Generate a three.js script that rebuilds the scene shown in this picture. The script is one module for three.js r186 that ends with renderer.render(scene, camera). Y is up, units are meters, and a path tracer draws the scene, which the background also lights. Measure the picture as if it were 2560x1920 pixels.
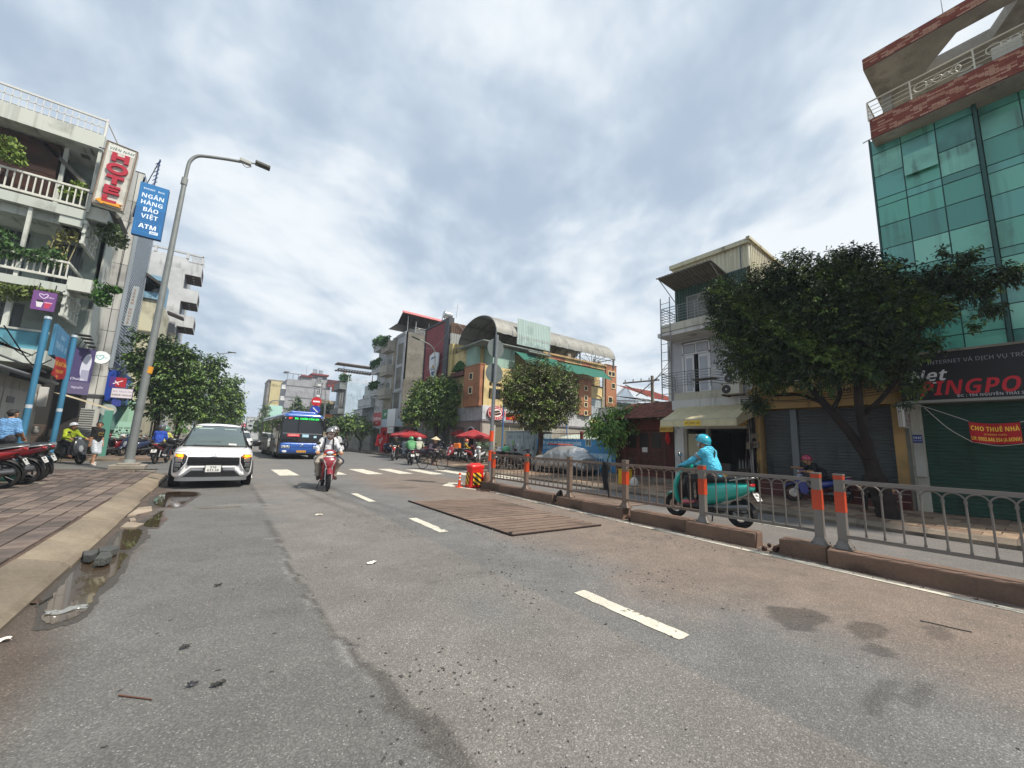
import*as THREE from 'three';
import{mergeGeometries}from 'three/addons/utils/BufferGeometryUtils.js';
import{RoundedBoxGeometry}from 'three/addons/geometries/RoundedBoxGeometry.js';
// camera, sky, sun, exposure
const scene=new THREE.Scene();
const camera=new THREE.PerspectiveCamera(88.24,4/3,0.1,1500);
const EYE=1.38;
const AX=[[0.80319399,0.03558125,0.59465401],[-0.11798942,0.98794115,0.1002536],[-0.58391602,-0.15068597,0.7977066]];
camera.position.set(0,EYE,0);
camera.setRotationFromMatrix(new THREE.Matrix4().makeBasis(...AX.map(a=>new THREE.Vector3(...a))));
camera.updateMatrixWorld(true);
const renderer=new THREE.WebGLRenderer({antialias:true});
renderer.setSize(1024,768);
renderer.toneMapping=THREE.LinearToneMapping;
renderer.toneMappingExposure=1.22;
renderer.shadowMap.enabled=true;
let seed=7;
const rnd=()=>{seed=(seed*1664525+1013904223)>>>0;return seed/4294967296;};
const rr=(a,b)=>a+(b-a)*rnd();
const lerp=(a,b,t)=>a+(b-a)*t;
const clamp=(x,a=0,b=1)=>Math.min(b,Math.max(a,x));
const smooth=(a,b,x)=>{const t=clamp((x-a)/(b-a));return t*t*(3-2*t);};
const hash=(x,y)=>{let h=(x*374761393+y*668265263)|0;h=Math.imul(h ^(h>>>13),1274126177);return((h ^(h>>>16))>>>0)/4294967296;};
function vnoise(x,y,px=0,py=px){
const xi=Math.floor(x),yi=Math.floor(y),fx=x-xi,fy=y-yi;
const w=(a,p)=>p?((a%p)+p)%p:a;
const u=fx*fx*(3-2*fx),v=fy*fy*(3-2*fy);
const a=hash(w(xi,px),w(yi,py)),b=hash(w(xi+1,px),w(yi,py)),c=hash(w(xi,px),w(yi+1,py)),d=hash(w(xi+1,px),w(yi+1,py));
return lerp(lerp(a,b,u),lerp(c,d,u),v);
}
function fbm(x,y,oct=4,p=0,gain=0.5){let s=0,a=0.5,n=0;for(let i=0;i<oct;i++){s+=a*vnoise(x+i*17*(p?0:1),y,p);n+=a;a*=gain;x*=2;y*=2;p*=2;}return s/n;}
function makeSky(){
const W=2048,H=1024,d=new Float32Array(W*H*4);
const sx=0.62,sz=-0.78;
for(let j=0;j<H;j++)for(let i=0;i<W;i++){
const ph=((i+0.5)/W-0.5)*2*Math.PI,th=((j+0.5)/H-0.5)*Math.PI;
const y=Math.sin(th),c=Math.cos(th),x=Math.cos(ph)*c,z=Math.sin(ph)*c,k=(j*W+i)*4;
let col;
if(y<0)col=[0.20,0.20,0.20];
else{
const q=1/(y+0.16),X=x*q,Z=z*q;
const a=X*sx+Z*sz,b=-X*sz+Z*sx;
const wx=fbm(a*0.9+9,b*0.9,4),wy=fbm(a*0.9,b*0.9+31,4);
const n0=fbm(a*0.35+5,b*0.6+2,3),n1=fbm(a*1.05+wx*1.7+3,b*1.6+wy*2.0,7,0,.6),n2=fbm(a*2.9+40+wy*1.8,b*3.9+wx*2.0,6,0,.6),n3=fbm(a*6.5+11+wx*2,b*7.5+7+wy*2,4);
let t=n0*0.26+n1*0.42+n2*0.28+n3*0.12;
t=smooth(0.36,0.66,t);
const dark=[0.375,0.46,0.575],mid=[0.52,0.60,0.69],white=[0.745,0.79,0.83];
col=t<0.5?dark.map((v,m)=>lerp(v,mid[m],t*2)):mid.map((v,m)=>lerp(v,white[m],t*2-1));
const hz=smooth(0.22,0.0,y);
col=col.map((v,m)=>lerp(v,[0.52,0.59,0.66][m],hz*0.6));
}
d[k]=col[0];d[k+1]=col[1];d[k+2]=col[2];d[k+3]=1;
}
const t=new THREE.DataTexture(d,W,H,THREE.RGBAFormat,THREE.FloatType);
t.mapping=THREE.EquirectangularReflectionMapping;t.magFilter=t.minFilter=THREE.LinearFilter;t.needsUpdate=true;
return t;
}
scene.background=makeSky();scene.environment=scene.background;
const sun=new THREE.DirectionalLight(0xfff5e8,4.9);
sun.position.set(34,90,40);sun.target.position.set(6,0,-14);scene.add(sun,sun.target);
sun.castShadow=true;sun.shadow.radius=5;sun.shadow.mapSize.set(4096,4096);
Object.assign(sun.shadow.camera,{left:-60,right:60,top:60,bottom:-60,near:1,far:260});
scene.fog=new THREE.FogExp2(0xc4d0dc,0.0009);
// a pixel of the photograph (2560 x 1920) turned into a point of the place
const FOC=990;
const V3=(x,y,z)=>new THREE.Vector3(x,y,z);
function ray(px,py){const c=[(px-1280)/FOC,-(py-960)/FOC,-1];return V3(...[0,1,2].map(i=>c[0]*AX[0][i]+c[1]*AX[1][i]+c[2]*AX[2][i]));}
const gnd=(px,py,h=0)=>{const d=ray(px,py);return d.multiplyScalar((h-EYE)/d.y).add(camera.position);};
const onX=(px,py,X)=>{const d=ray(px,py);return d.multiplyScalar(X/d.x).add(camera.position);};
const onZ=(px,py,Z)=>{const d=ray(px,py);return d.multiplyScalar(Z/d.z).add(camera.position);};
function uv(g,px,py,zl=0){
const a=g.rotation.y,d=ray(px,py),o=camera.position.clone().sub(g.position);
const c=Math.cos(a),s=Math.sin(a),L=v=>V3(v.x*c-v.z*s,v.y,v.x*s+v.z*c);
const D=L(d),O=L(o),t=(zl-O.z)/D.z;
return[O.x+D.x*t,O.y+D.y*t];
}
// names, things, parts
const used={};
function nm(b){const n=used[b]=(used[b]??-1)+1;return n?b+'_'+String(n).padStart(3,'0'):b;}
function tag(o,label,category,group){o.userData.label=label;o.userData.category=category;if(group)o.userData.group=group;return o;}
function thing(name,label,category,pos=[0,0,0],turn=0,group){
const o=new THREE.Group();o.name=nm(name);o.position.set(...(pos.isVector3?pos.toArray():pos));o.rotation.y=turn;scene.add(o);
return tag(o,label,category,group);
}
function triUV(g){
const p=g.attributes.position,n=g.attributes.normal,u=new Float32Array(p.count*2);
for(let i=0;i<p.count;i++){
const ax=Math.abs(n.getX(i)),ay=Math.abs(n.getY(i)),az=Math.abs(n.getZ(i));
const[a,b]=ay>=ax&&ay>=az?[p.getX(i),p.getZ(i)]:ax>=az?[p.getZ(i),p.getY(i)]:[p.getX(i),p.getY(i)];
u[2*i]=a;u[2*i+1]=b;
}
g.setAttribute('uv',new THREE.BufferAttribute(u,2));return g;
}
function merge(gs,keepUV){
gs=[].concat(gs).map(g=>{g=g.index?g.toNonIndexed():g;if(!g.attributes.normal)g.computeVertexNormals();for(const k of Object.keys(g.attributes))if(!['position','normal','uv','color'].includes(k))g.deleteAttribute(k);return g;});
const hasCol=gs.some(g=>g.attributes.color);
gs.forEach(g=>{if(!g.attributes.uv)triUV(g);if(hasCol&&!g.attributes.color)g.setAttribute('color',new THREE.BufferAttribute(new Float32Array(g.attributes.position.count*3).fill(1),3));g.morphAttributes={};});
const m=gs.length===1?gs[0].clone():mergeGeometries(gs);
return keepUV?m:triUV(m);
}
function P(parent,name,gs,mat,opt={}){
const geo=gs.isBufferGeometry&&opt.raw?gs:merge(gs,opt.uv);
const m=new THREE.Mesh(geo,mat);m.name=parent===scene?nm(name):name;m.castShadow=m.receiveShadow=true;
if(opt.pos)m.position.set(...opt.pos);
if(opt.label)m.userData.label=opt.label;
if(opt.kind)m.userData.kind=opt.kind;
parent.add(m);return m;
}
function struct(name,gs,mat,opt={}){return P(scene,name,gs,mat,{...opt,kind:opt.kind||'structure'});}
// geometry
const B=(x0,x1,y0,y1,z0,z1)=>new THREE.BoxGeometry(Math.abs(x1-x0),Math.abs(y1-y0),Math.abs(z1-z0)).translate((x0+x1)/2,(y0+y1)/2,(z0+z1)/2);
const RB=(x0,x1,y0,y1,z0,z1,r=0.02,s=2)=>new RoundedBoxGeometry(Math.abs(x1-x0),Math.abs(y1-y0),Math.abs(z1-z0),s,Math.min(r,Math.abs(x1-x0)*.49,Math.abs(y1-y0)*.49,Math.abs(z1-z0)*.49)).translate((x0+x1)/2,(y0+y1)/2,(z0+z1)/2);
const vec=a=>a.isVector3?a:V3(...a);
function cyl(a,b,r1,r2=r1,seg=8){
a=vec(a);b=vec(b);const d=b.clone().sub(a),g=new THREE.CylinderGeometry(r2,r1,d.length(),seg);
g.applyQuaternion(new THREE.Quaternion().setFromUnitVectors(V3(0,1,0),d.normalize()));
const m=a.clone().add(b).multiplyScalar(0.5);return g.translate(m.x,m.y,m.z);
}
const tube=(pts,r,n=16,seg=6)=>new THREE.TubeGeometry(new THREE.CatmullRomCurve3(pts.map(vec),false,'catmullrom',0.4),n,r,seg);
const sph=(c,r,sx=1,sy=1,sz=1,a=14,b=10)=>new THREE.SphereGeometry(r,a,b).scale(sx,sy,sz).translate(...c);
const rot=(g,x=0,y=0,z=0)=>g.applyMatrix4(new THREE.Matrix4().makeRotationFromEuler(new THREE.Euler(x,y,z)));
const mv=(g,x,y,z)=>g.translate(x,y,z);
const shp=pts=>new THREE.Shape(pts.map(p=>new THREE.Vector2(...p)));
function ext(pts,depth,holes=[],bevel=0){
const s=shp(pts);holes.forEach(h=>s.holes.push(new THREE.Path(h.map(p=>new THREE.Vector2(...p)))));
return new THREE.ExtrudeGeometry(s,{depth,bevelEnabled:bevel>0,bevelThickness:bevel,bevelSize:bevel,bevelOffset:-bevel,bevelSegments:2,curveSegments:12});
}
const R4=(x0,x1,y0,y1)=>[[x0,y0],[x1,y0],[x1,y1],[x0,y1]];
const wall=(x0,x1,y0,y1,z0,z1,holes=[])=>ext(R4(x0,x1,y0,y1),z1-z0,holes.map(h=>R4(...h))).translate(0,0,z0);
function pln(x0,x1,y0,y1,z){return new THREE.PlaneGeometry(x1-x0,y1-y0).translate((x0+x1)/2,(y0+y1)/2,z);}
function ring(c,u,v,n=24,e=2){
const o=[];for(let i=0;i<n;i++){const t=i/n*2*Math.PI,a=Math.cos(t),b=Math.sin(t);const k=s=>Math.sign(s)*Math.pow(Math.abs(s),2/e);o.push(vec(c).clone().addScaledVector(vec(u),k(a)).addScaledVector(vec(v),k(b)));}return o;
}
function skin(rings,cap=true){
const n=rings[0].length,pos=[],idx=[];rings.forEach(r=>r.forEach(p=>pos.push(p.x,p.y,p.z)));
for(let i=0;i<rings.length-1;i++)for(let j=0;j<n;j++){const a=i*n+j,b=i*n+(j+1)%n,c=a+n,d=b+n;idx.push(a,b,c,b,d,c);}
if(cap)for(const[k,f]of[[0,1],[rings.length-1,0]]){const m=pos.length/3,c=rings[k].reduce((s,p)=>s.add(p),V3(0,0,0)).multiplyScalar(1/n);pos.push(c.x,c.y,c.z);for(let j=0;j<n;j++){const a=k*n+j,b=k*n+(j+1)%n;f?idx.push(m,b,a):idx.push(m,a,b);}}
const g=new THREE.BufferGeometry();g.setAttribute('position',new THREE.Float32BufferAttribute(pos,3));g.setIndex(idx);g.computeVertexNormals();return g;
}
function sheet(f,nu,nv){
const pos=[],idx=[];for(let j=0;j<=nv;j++)for(let i=0;i<=nu;i++){const p=f(i/nu,j/nv);pos.push(...(p.isVector3?p.toArray():p));}
for(let j=0;j<nv;j++)for(let i=0;i<nu;i++){const a=j*(nu+1)+i,b=a+1,c=a+nu+1,d=c+1;idx.push(a,b,c,b,d,c);}
const g=new THREE.BufferGeometry();g.setAttribute('position',new THREE.Float32BufferAttribute(pos,3));g.setIndex(idx);g.computeVertexNormals();return g;
}
function corrugated(x0,x1,y0,y1,z,pitch,depth,vertical=true){
const L=vertical?x1-x0:y1-y0,n=Math.max(1,Math.round(L/pitch)),q=L/n,pr=[];
for(let i=0;i<n;i++)pr.push([i*q,0],[i*q+q*.3,0],[i*q+q*.45,depth],[i*q+q*.85,depth]);
pr.push([L,0]);
const pos=[],idx=[];pr.forEach(([s,d])=>{vertical?pos.push(x0+s,y0,z+d,x0+s,y1,z+d):pos.push(x0,y0+s,z+d,x1,y0+s,z+d);});
for(let i=0;i<pr.length-1;i++){const a=2*i;idx.push(a,a+2,a+1,a+1,a+2,a+3);}
let g=new THREE.BufferGeometry();g.setAttribute('position',new THREE.Float32BufferAttribute(pos,3));g.setIndex(idx);g=g.toNonIndexed();g.computeVertexNormals();return g;
}
// textures and materials
function tex(n,f,srgb=true,rep=1){
const d=new Uint8Array(n*n*4);
for(let j=0;j<n;j++)for(let i=0;i<n;i++){const c=f(i/n,j/n),k=(j*n+i)*4;for(let m=0;m<3;m++)d[k+m]=clamp((c.length?c[m]:c),0,1)*255;d[k+3]=255;}
const t=new THREE.DataTexture(d,n,n);t.wrapS=t.wrapT=THREE.RepeatWrapping;t.magFilter=THREE.LinearFilter;t.minFilter=THREE.LinearMipmapLinearFilter;t.generateMipmaps=true;
if(srgb)t.colorSpace=THREE.SRGBColorSpace;t.repeat.set(rep,rep);t.needsUpdate=true;return t;
}
const T={};
T.plaster=tex(512,(u,v)=>{const a=fbm(u*6,v*6,5,6),s=fbm(u*40,v*3,4,0),g=fbm(u*90,v*90,2,90);return 0.80+0.16*a+0.05*g-0.10*smooth(0.55,0.8,fbm(u*24,v*2,4,24))*1;},true,0.28);
T.dirty=tex(512,(u,v)=>{const st=smooth(0.52,0.75,fbm(u*32,v*2,4,2*16)),bl=smooth(0.5,0.75,fbm(u*5,v*5,5,5));const k=0.96-0.22*st*(0.4+bl)-0.16*bl;return[k,k*0.99,k*0.965];},true,0.24);
T.concrete=tex(512,(u,v)=>{const a=fbm(u*5,v*5,6,5),g=fbm(u*128,v*128,2,128),b=smooth(0.55,0.8,fbm(u*8+3,v*8,4,8));const k=0.72+0.30*a+0.12*(g-.5)-0.14*b;return[k,k*.985,k*.96];},true,0.4);
T.metal=tex(256,(u,v)=>0.86+0.14*fbm(u*8,v*8,5,8)-0.12*smooth(.6,.8,fbm(u*5,v*20,4,5)),true,0.5);
T.cloth=tex(256,(u,v)=>0.84+0.12*fbm(u*6,v*6,4,6)+0.06*Math.sin(u*256*Math.PI)*Math.sin(v*256*Math.PI),true,2);
T.rust=tex(512,(u,v)=>{const a=smooth(0.35,0.7,fbm(u*6,v*6,6,6)),g=fbm(u*70,v*70,3,70);return[lerp(0.52,0.70,a)+.1*(g-.5),lerp(0.42,0.56,a)+.1*(g-.5),lerp(0.37,0.48,a)+.1*(g-.5)];},true,0.6);
function stones(n,size,fn){
const h=new Float32Array(n*n).fill(0),c=new Float32Array(n*n).fill(0.5);const N=Math.round(n*n/(size*size)*0.9);
for(let k=0;k<N;k++){const x=rnd()*n,y=rnd()*n,r=size*rr(.32,.75),e=rr(.7,1.3),t=rnd(),ca=Math.cos(t*6.3),sa=Math.sin(t*6.3),col=fn(rnd()),z=rnd();
const m=Math.ceil(r*1.4);for(let j=-m;j<=m;j++)for(let i=-m;i<=m;i++){const a=(i*ca+j*sa)/e,b=(-i*sa+j*ca)*e,q=(a*a+b*b)/(r*r);if(q>1)continue;const K=(((y+j|0)+n)%n)*n+(((x+i|0)+n)%n),hh=(1-q)*.6+z*.4;if(hh>h[K]){h[K]=hh;c[K]=col;}}}
return[h,c];
}
{
const n=1024,[h,c]=stones(n,3.9,t=>t<.035?.84:t<.15?.67:lerp(.50,.60,t));
const at=(a,u,v)=>a[Math.floor(v*n)*n+Math.floor(u*n)];
T.asphalt=tex(n,(u,v)=>{const k=h[0]===undefined?0:at(h,u,v)>0?at(c,u,v):0.45,g=fbm(u*7,v*7,4,7);const w=k*(0.9+0.2*g)+.16;return[w,w*.998,w*.985];},true,1/1.9);
T.asphaltH=tex(n,(u,v)=>at(h,u,v),false,1/1.9);
}
T.folds=tex(256,(u,v)=>{const w=fbm(u*3,v*3,4,3),q=fbm(u*2+w*1.5,v*5+w*2,4,0);return .5+.45*Math.sin((q*5+w*3)*6.2832)*(.3+.7*w);},false,1.6);
T.worn=tex(512,(u,v)=>{const a=fbm(u*6,v*6,5,6),c=smooth(.60,.66,fbm(u*22+3,v*22,4,22))*smooth(.45,.6,a),g=fbm(u*120,v*120,2,120);const k=.86+.16*(g-.5)+.1*(a-.5)-.42*c;return[k,k*.985,k*.95];},true,.8);
T.paver=tex(512,(u,v)=>{const a=fbm(u*8,v*8,5,8),g=fbm(u*120,v*120,2,120),s=smooth(.55,.75,fbm(u*4,v*4,5,4));const k=.74+.28*a+.14*(g-.5)-.2*s;return[k,k*.98,k*.95];},true,0.7);
const mats={};
const lin=h=>new THREE.Color(h);
function M(color,o={}){
const key=color+JSON.stringify(o,(k,v)=>v&&v.isTexture?v.id:v);if(mats[key])return mats[key];
const phys=('clearcoat' in o||'transmission' in o),m=new(phys?THREE.MeshPhysicalMaterial:THREE.MeshStandardMaterial)({color,roughness:0.75,metalness:0,...o});
m.side=THREE.DoubleSide;if(o.bumpMap)m.bumpScale=o.bumpScale??0.002;return mats[key]=m;
}
const paint=(c,t=T.plaster,r=.85)=>M(c,{map:t,roughness:r});
const steel=c=>M(c,{map:T.metal,roughness:.42,metalness:.55});
const gloss=c=>M(c,{roughness:.28,clearcoat:.8,clearcoatRoughness:.12});
const plastic=(c,r=.5)=>M(c,{roughness:r});
const cloth=c=>M(c,{map:T.cloth,roughness:.95});
const GLASS=M('#20282b',{roughness:.06,metalness:.0,clearcoat:1,clearcoatRoughness:.03});
const DARK=M('#0c0c0d',{roughness:.8}),BLACK=M('#151515',{roughness:.55}),RUBBER=M('#1a1a1a',{roughness:.88});
const CHROME=M('#c8c8c6',{roughness:.2,metalness:.95}),ALU=M('#9a9c9c',{roughness:.38,metalness:.7});
const WHITE=paint('#dfe2e2'),OFFW=paint('#d3d3cb',T.dirty),GREYC=paint('#a3a09a',T.concrete);
function print(w,h,f,o={}){
const c=document.createElement('canvas');c.width=w;c.height=h;const x=c.getContext('2d');f(x,w,h);
const t=new THREE.CanvasTexture(c);t.colorSpace=THREE.SRGBColorSpace;t.anisotropy=8;
return new THREE.MeshStandardMaterial({map:t,roughness:.55,side:THREE.DoubleSide,...o});
}
function words(x,s,px,py,size,color,o={}){
x.save();x.translate(px,py);if(o.skew)x.transform(1,0,o.skew,1,0,0);if(o.sx||o.sy)x.scale(o.sx||1,o.sy||1);
x.font=(o.style||'bold')+' '+size+'px '+(o.face||'sans-serif');x.textAlign='left';x.textBaseline='alphabetic';x.fillStyle=x.strokeStyle=color;
const cl=[];for(const c of s.normalize('NFD')){const k=c.codePointAt(0);if(k>=0x300&&k<0x370)cl[cl.length-1][1].push(k);else cl.push([c,[]]);}
const plain=cl.map(c=>c[0]).join(''),w=x.measureText(plain).width,q=Math.min(1,(o.max||9999)/w);x.scale(q,1);x.translate(o.align==='left'?0:-w/2,size*.36);x.fillText(plain,0,0);
x.lineWidth=size*.085;let t=0;for(const[c,m]of cl){const cw=x.measureText(c).width,X=t+cw/2;let y=c===c.toUpperCase()?-size*.80:-size*.62;const h=size*.14,L=(...p)=>{x.beginPath();x.moveTo(p[0],p[1]);for(let i=2;i<p.length;i+=2)x.lineTo(p[i],p[i+1]);x.stroke();};
for(const k of m.sort((a,b)=>a-b)){const top=()=>{y-=h*.95;};if(k===0x302){L(X-h,y,X,y-h*.8,X+h,y);top();}else if(k===0x306){L(X-h,y-h*.6,X,y,X+h,y-h*.6);top();}else if(k===0x301){L(X-h*.4,y,X+h*.5,y-h);top();}else if(k===0x300){L(X+h*.4,y,X-h*.5,y-h);top();}else if(k===0x309){L(X-h*.4,y-h,X+h*.4,y-h,X+h*.1,y);top();}else if(k===0x303){L(X-h,y,X-h*.3,y-h*.5,X+h*.3,y,X+h,y-h*.5);top();}else if(k===0x323)x.fillRect(X-size*.05,size*.09,size*.1,size*.1);else if(k===0x31b)L(X+cw*.3,-size*.6,X+cw*.48,-size*.75);}t+=cw;}
x.restore();
}
const fill=(x,w,h,c)=>{x.fillStyle=c;x.fillRect(0,0,w,h);};
function grime(x,w,h,n=60,a=.05){for(let i=0;i<n;i++){x.fillStyle=`rgba(60,50,40,${a * rnd()})`;const yy=rnd()*h;x.fillRect(rnd()*w,yy,rr(1,w*.05),rr(h*.05,h*.6));}}
// ground, road, kerbs, markings
const medX=z=>6.6-0.03*z;
const ROAD=M('#ffffff',{map:T.asphalt,bumpMap:T.asphaltH,bumpScale:0.0022,roughness:.8,vertexColors:true});
const SEAM=[[1.05,0],[0.94,-1.76],[0.91,-2.11],[0.885,-2.54],[0.85,-3.0],[0.81,-3.55],[0.79,-4.52],[0.79,-5.96],[0.86,-9],[0.92,-12],[1.0,-30],[1,-400]];
function seamX(z){for(let i=0;i<SEAM.length-1;i++){const a=SEAM[i],b=SEAM[i+1];if(z>=b[1])return lerp(a[0],b[0],clamp((z-a[1])/(b[1]-a[1])));}return 1;}
const MARKS=[[4.2,-1.48,.36,.22,.5],[4.42,-1.05,.27,.13,.45],[4.05,-0.9,.12,.08,.4],[3.3,-0.75,.35,.06,.35],[3.5,-0.62,.25,.05,.3],[4.9,-.7,.2,.08,.3],[3.75,-8.0,.5,.3,.15],[2.2,-12.6,2.2,.5,.12],[4.6,-11.6,.55,.25,.3],[0.6,-9.6,.5,.35,-.25]];
function roadCol(x,z){
const n=fbm(x*.8,z*.8,4),f=fbm(x*5,z*5,3),s=seamX(z)+.05*(fbm(z*6,3.3,3)-.5)*2;
let c;
if(x<s){const k=.258*(.86+.28*n);c=[k*1.01,k,k*.965];}
else{const k=.30*(.9+.2*n);c=[k,k,k];}
const w=lerp(.022,.075,smooth(-2.9,-1.7,z));
if(x>s&&x<s+w*2){const k=lerp(1,.52,smooth(.15,.4,f));c=c.map(v=>v*k);}
if(x<s&&x>s-.05&&z<-2.4&&z>-6.5){const k=1+.55*smooth(.42,.6,f);c=c.map(v=>v*k);}
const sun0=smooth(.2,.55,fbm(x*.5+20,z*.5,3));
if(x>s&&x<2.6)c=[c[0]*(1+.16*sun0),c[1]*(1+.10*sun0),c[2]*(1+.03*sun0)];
const d=smooth(3.3,4.9,x+(n-.5)*1.6+(z>-3?.3:0))*smooth(-24,-12,z)*(x<medX(z)+.4?1:.25);
c=c.map((v,i)=>lerp(v,[.40,.305,.24][i]*(.85+.3*f),d*.8));
const g=smooth(-.45,-.85,x+(n-.5)*.5)*(z<-18?0:1);
c=c.map((v,i)=>lerp(v,[.17,.12,.088][i]*(.6+.8*f),g*.85));
for(const[mx,mz,a,b,k]of MARKS){const q=Math.hypot((x-mx)/a,(z-mz)/b)+(f-.5)*.9;const m=smooth(1.0,.86,q)*k;c=c.map(v=>v*(1-m));}
const chips=smooth(.60,.66,fbm(x*16,z*16,2))*smooth(.5,.66,fbm(x*.9+7,z*.9+2,3));
c=c.map(v=>v*(1-.10*chips));
for(let k=0;k<3;k++){const cx=1.9+k*.42+.045*(z+13)*(z+13)*.35-.6*smooth(-8,-5,z);const t=smooth(.14,.03,Math.abs(x-cx))*smooth(-15.5,-13,z)*smooth(-6,-9,z)*(.45+.6*f);c=c.map(v=>v*(1-.33*t));}
return c;
}
function roadSheet(name,x0,x1,z0,z1,step,y,label){
const nx=Math.round((x1-x0)/step),nz=Math.round((z1-z0)/step),g=sheet((u,v)=>[lerp(x0,x1,u),y,lerp(z1,z0,v)],nx,nz);
const p=g.attributes.position,c=new Float32Array(p.count*3),u=new Float32Array(p.count*2);
for(let i=0;i<p.count;i++){c.set(roadCol(p.getX(i),p.getZ(i)),i*3);u[2*i]=p.getX(i);u[2*i+1]=p.getZ(i);}
g.setAttribute('color',new THREE.BufferAttribute(c,3));g.setAttribute('uv',new THREE.BufferAttribute(u,2));
return g;
}
{
const G1=roadSheet('',-1.6,11.2,-6,1.2,.045),G2=roadSheet('',-1.6,11.2,-20,-6,.09),G3=roadSheet('',-45,60,-46,-20,.5),G4=roadSheet('',-40,60,-300,-46,3),G5=roadSheet('',-8,16,1.2,14,.4);
[G1,G2,G3,G4,G5].forEach(g=>{const n=g.attributes.normal;for(let i=0;i<n.count;i++)n.setXYZ(i,0,1,0);const p=g.attributes.position;});
struct('road',[G1,G2,G3,G4,G5].map(g=>{g.attributes.position.array.forEach((v,i,a)=>{if(i%3===1)a[i]=0;});return g;}),ROAD,{uv:true});
struct('ground',[new THREE.PlaneGeometry(1600,1600).rotateX(-Math.PI/2).translate(0,-.03,-300)],paint('#77746c',T.concrete));
}
const ROADPAINT=M('#e6e4da',{map:T.worn,roughness:.8,bumpMap:T.asphaltH,bumpScale:.003});
const SANDY=M('#c9b18c',{map:T.dirty,roughness:.85});
const ragged=(pts,y,j=.015)=>{
const out=[];for(let i=0;i<pts.length;i++){const a=pts[i],b=pts[(i+1)%pts.length],L=Math.hypot(b[0]-a[0],b[1]-a[1]),n=Math.max(2,Math.min(40,Math.round(L/.06)));for(let k=0;k<n;k++)out.push([lerp(a[0],b[0],k/n)+rr(-j,j),lerp(a[1],b[1],k/n)+rr(-j,j)]);}
return new THREE.ShapeGeometry(shp(out.map(([x,z])=>[x,-z]))).rotateX(-Math.PI/2).translate(0,y,0);
};
const MARK='road markings';
function marking(name,label,cat,pts,group,mat=ROADPAINT,y=.005){const m=P(scene,name,[ragged(pts,y,.008)],mat);m.userData.kind='structure';m.userData.label=label;return m;}
const dash=(px,w,z0,z1,label)=>marking('lane_dash',label,'',[[px-w,z0],[px+w,z0],[px+w,z1],[px-w,z1]]);
dash(2.98,.075,-1.78,-2.86,'thick white lane dash in the road closest to the camera');
dash(3.01,.075,-5.75,-7.0,'white lane dash beside the steel trench plate');
dash(2.98,.075,-9.2,-10.7,'short white lane dash between the steel plate and the motorbike');
dash(2.98,.075,1.4,.2,'white lane dash under the camera');
marking('edge_line','long white line along the foot of the brown median kerb','',[[medX(3)-.45,3],[medX(3)-.32,3],[medX(-9.5)-.27,-9.5],[medX(-9.5)-.38,-9.5]],'');
marking('island_marking','white painted nose of the median beside the orange bollard','',[[5.95,-11.7],[6.6,-12.5],[7.0,-12.3],[6.9,-12.05],[6.5,-12.1],[6.35,-11.6],[6.5,-10.4],[6.42,-10.4]],'');
{
const near=[[590,1188],[726,1189],[873,1188],[1000,1187],[1079,1186],[1156,1189.5]],far=[[555,1174],[675,1173],[820,1172.5],[930,1172.5],[1027,1173.5],[1120,1175]];
const xs=[-.2,1.95,3.6,5.0,6.3,7.5,8.75,9.9];
xs.forEach((x,i)=>{const z1=-16.3+Math.max(0,x-6.2)*.42,z0=z1-2.9;marking('zebra_bar',['zebra bar half hidden behind the white car','zebra bar between the white car and the red motorbike','zebra bar behind the legs of the red motorbike riders','zebra bar just right of the red motorbike','zebra bar midway between motorbike and orange bollard','zebra bar in front of the bicycle wheels','zebra bar left of the red plastic barrier','zebra bar behind the red plastic barrier'][i],'',[[x,z1],[x+.62,z1],[x+.62,z0],[x,z0]],'');});
[10.6,11.3].forEach((x,i)=>marking('zebra_bar',['zebra bar seen through the first railing panel','zebra bar beside the far pavement behind the railing'][i],'',[[x-1.2,-13.2-i*.0],[x-.75,-13.2],[x-.75,-15.6],[x-1.2,-15.6]],''));
for(const[x,z]of[[8.9,-3.0],[8.9,-1.2]])dash(x,.06,z,z-1.1,z<-2?'white dash on the far carriageway behind the paired railing posts':'white dash on the far carriageway');
for(let k=0;k<4;k++)dash(.9+k*.03,.07,-22-k*8,-24-k*8,['first','second','third','fourth'][k]+' small white dash left of the blue bus, counted away from it');
}
const KERB=paint('#8f8575',T.concrete,.9),KERB2=paint('#7f7668',T.concrete,.9),KERB3=paint('#746d62',T.concrete,.9);
{
const k=new THREE.Group();k.name='kerb';k.userData.kind='structure';scene.add(k);
const prof=[[-1.02,-.05],[-1.02,.035],[-1.07,.075],[-1.30,.135],[-1.40,.145],[-1.42,-.05]];
const zs=[2.4,.9,-.6,-2.2,-4.0,-5.96,-8.27,-10.49,-12.3,-14.2,-16.0];
for(let i=0;i<zs.length-1;i++){const L=zs[i]-zs[i+1]-.018;const g=ext(prof,L,[],.012);const dx=-.0-(i>6?.03:0)+rr(-.012,.012);P(k,'kerb_stone',[g.translate(dx,rr(-.006,.006),zs[i+1]+.009)],[KERB,KERB2,KERB][i%3]);}
for(let i=0;i<4;i++){const a0=i/4*Math.PI/2,a1=(i+1)/4*Math.PI/2-.02,R0=2.3,n=5,rings=[];for(let q=0;q<=n;q++){const a=lerp(a0,a1,q/n);rings.push(prof.map(([x,y])=>{const r=R0+(x+1.02);return V3(-1.02-R0+Math.cos(a)*r,y,-16.0-Math.sin(a)*r);}));}P(k,'kerb_stone',[skin(rings).toNonIndexed()],KERB3);}
}
const PAV=paint('#5d4c43',T.concrete,.95);
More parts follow.
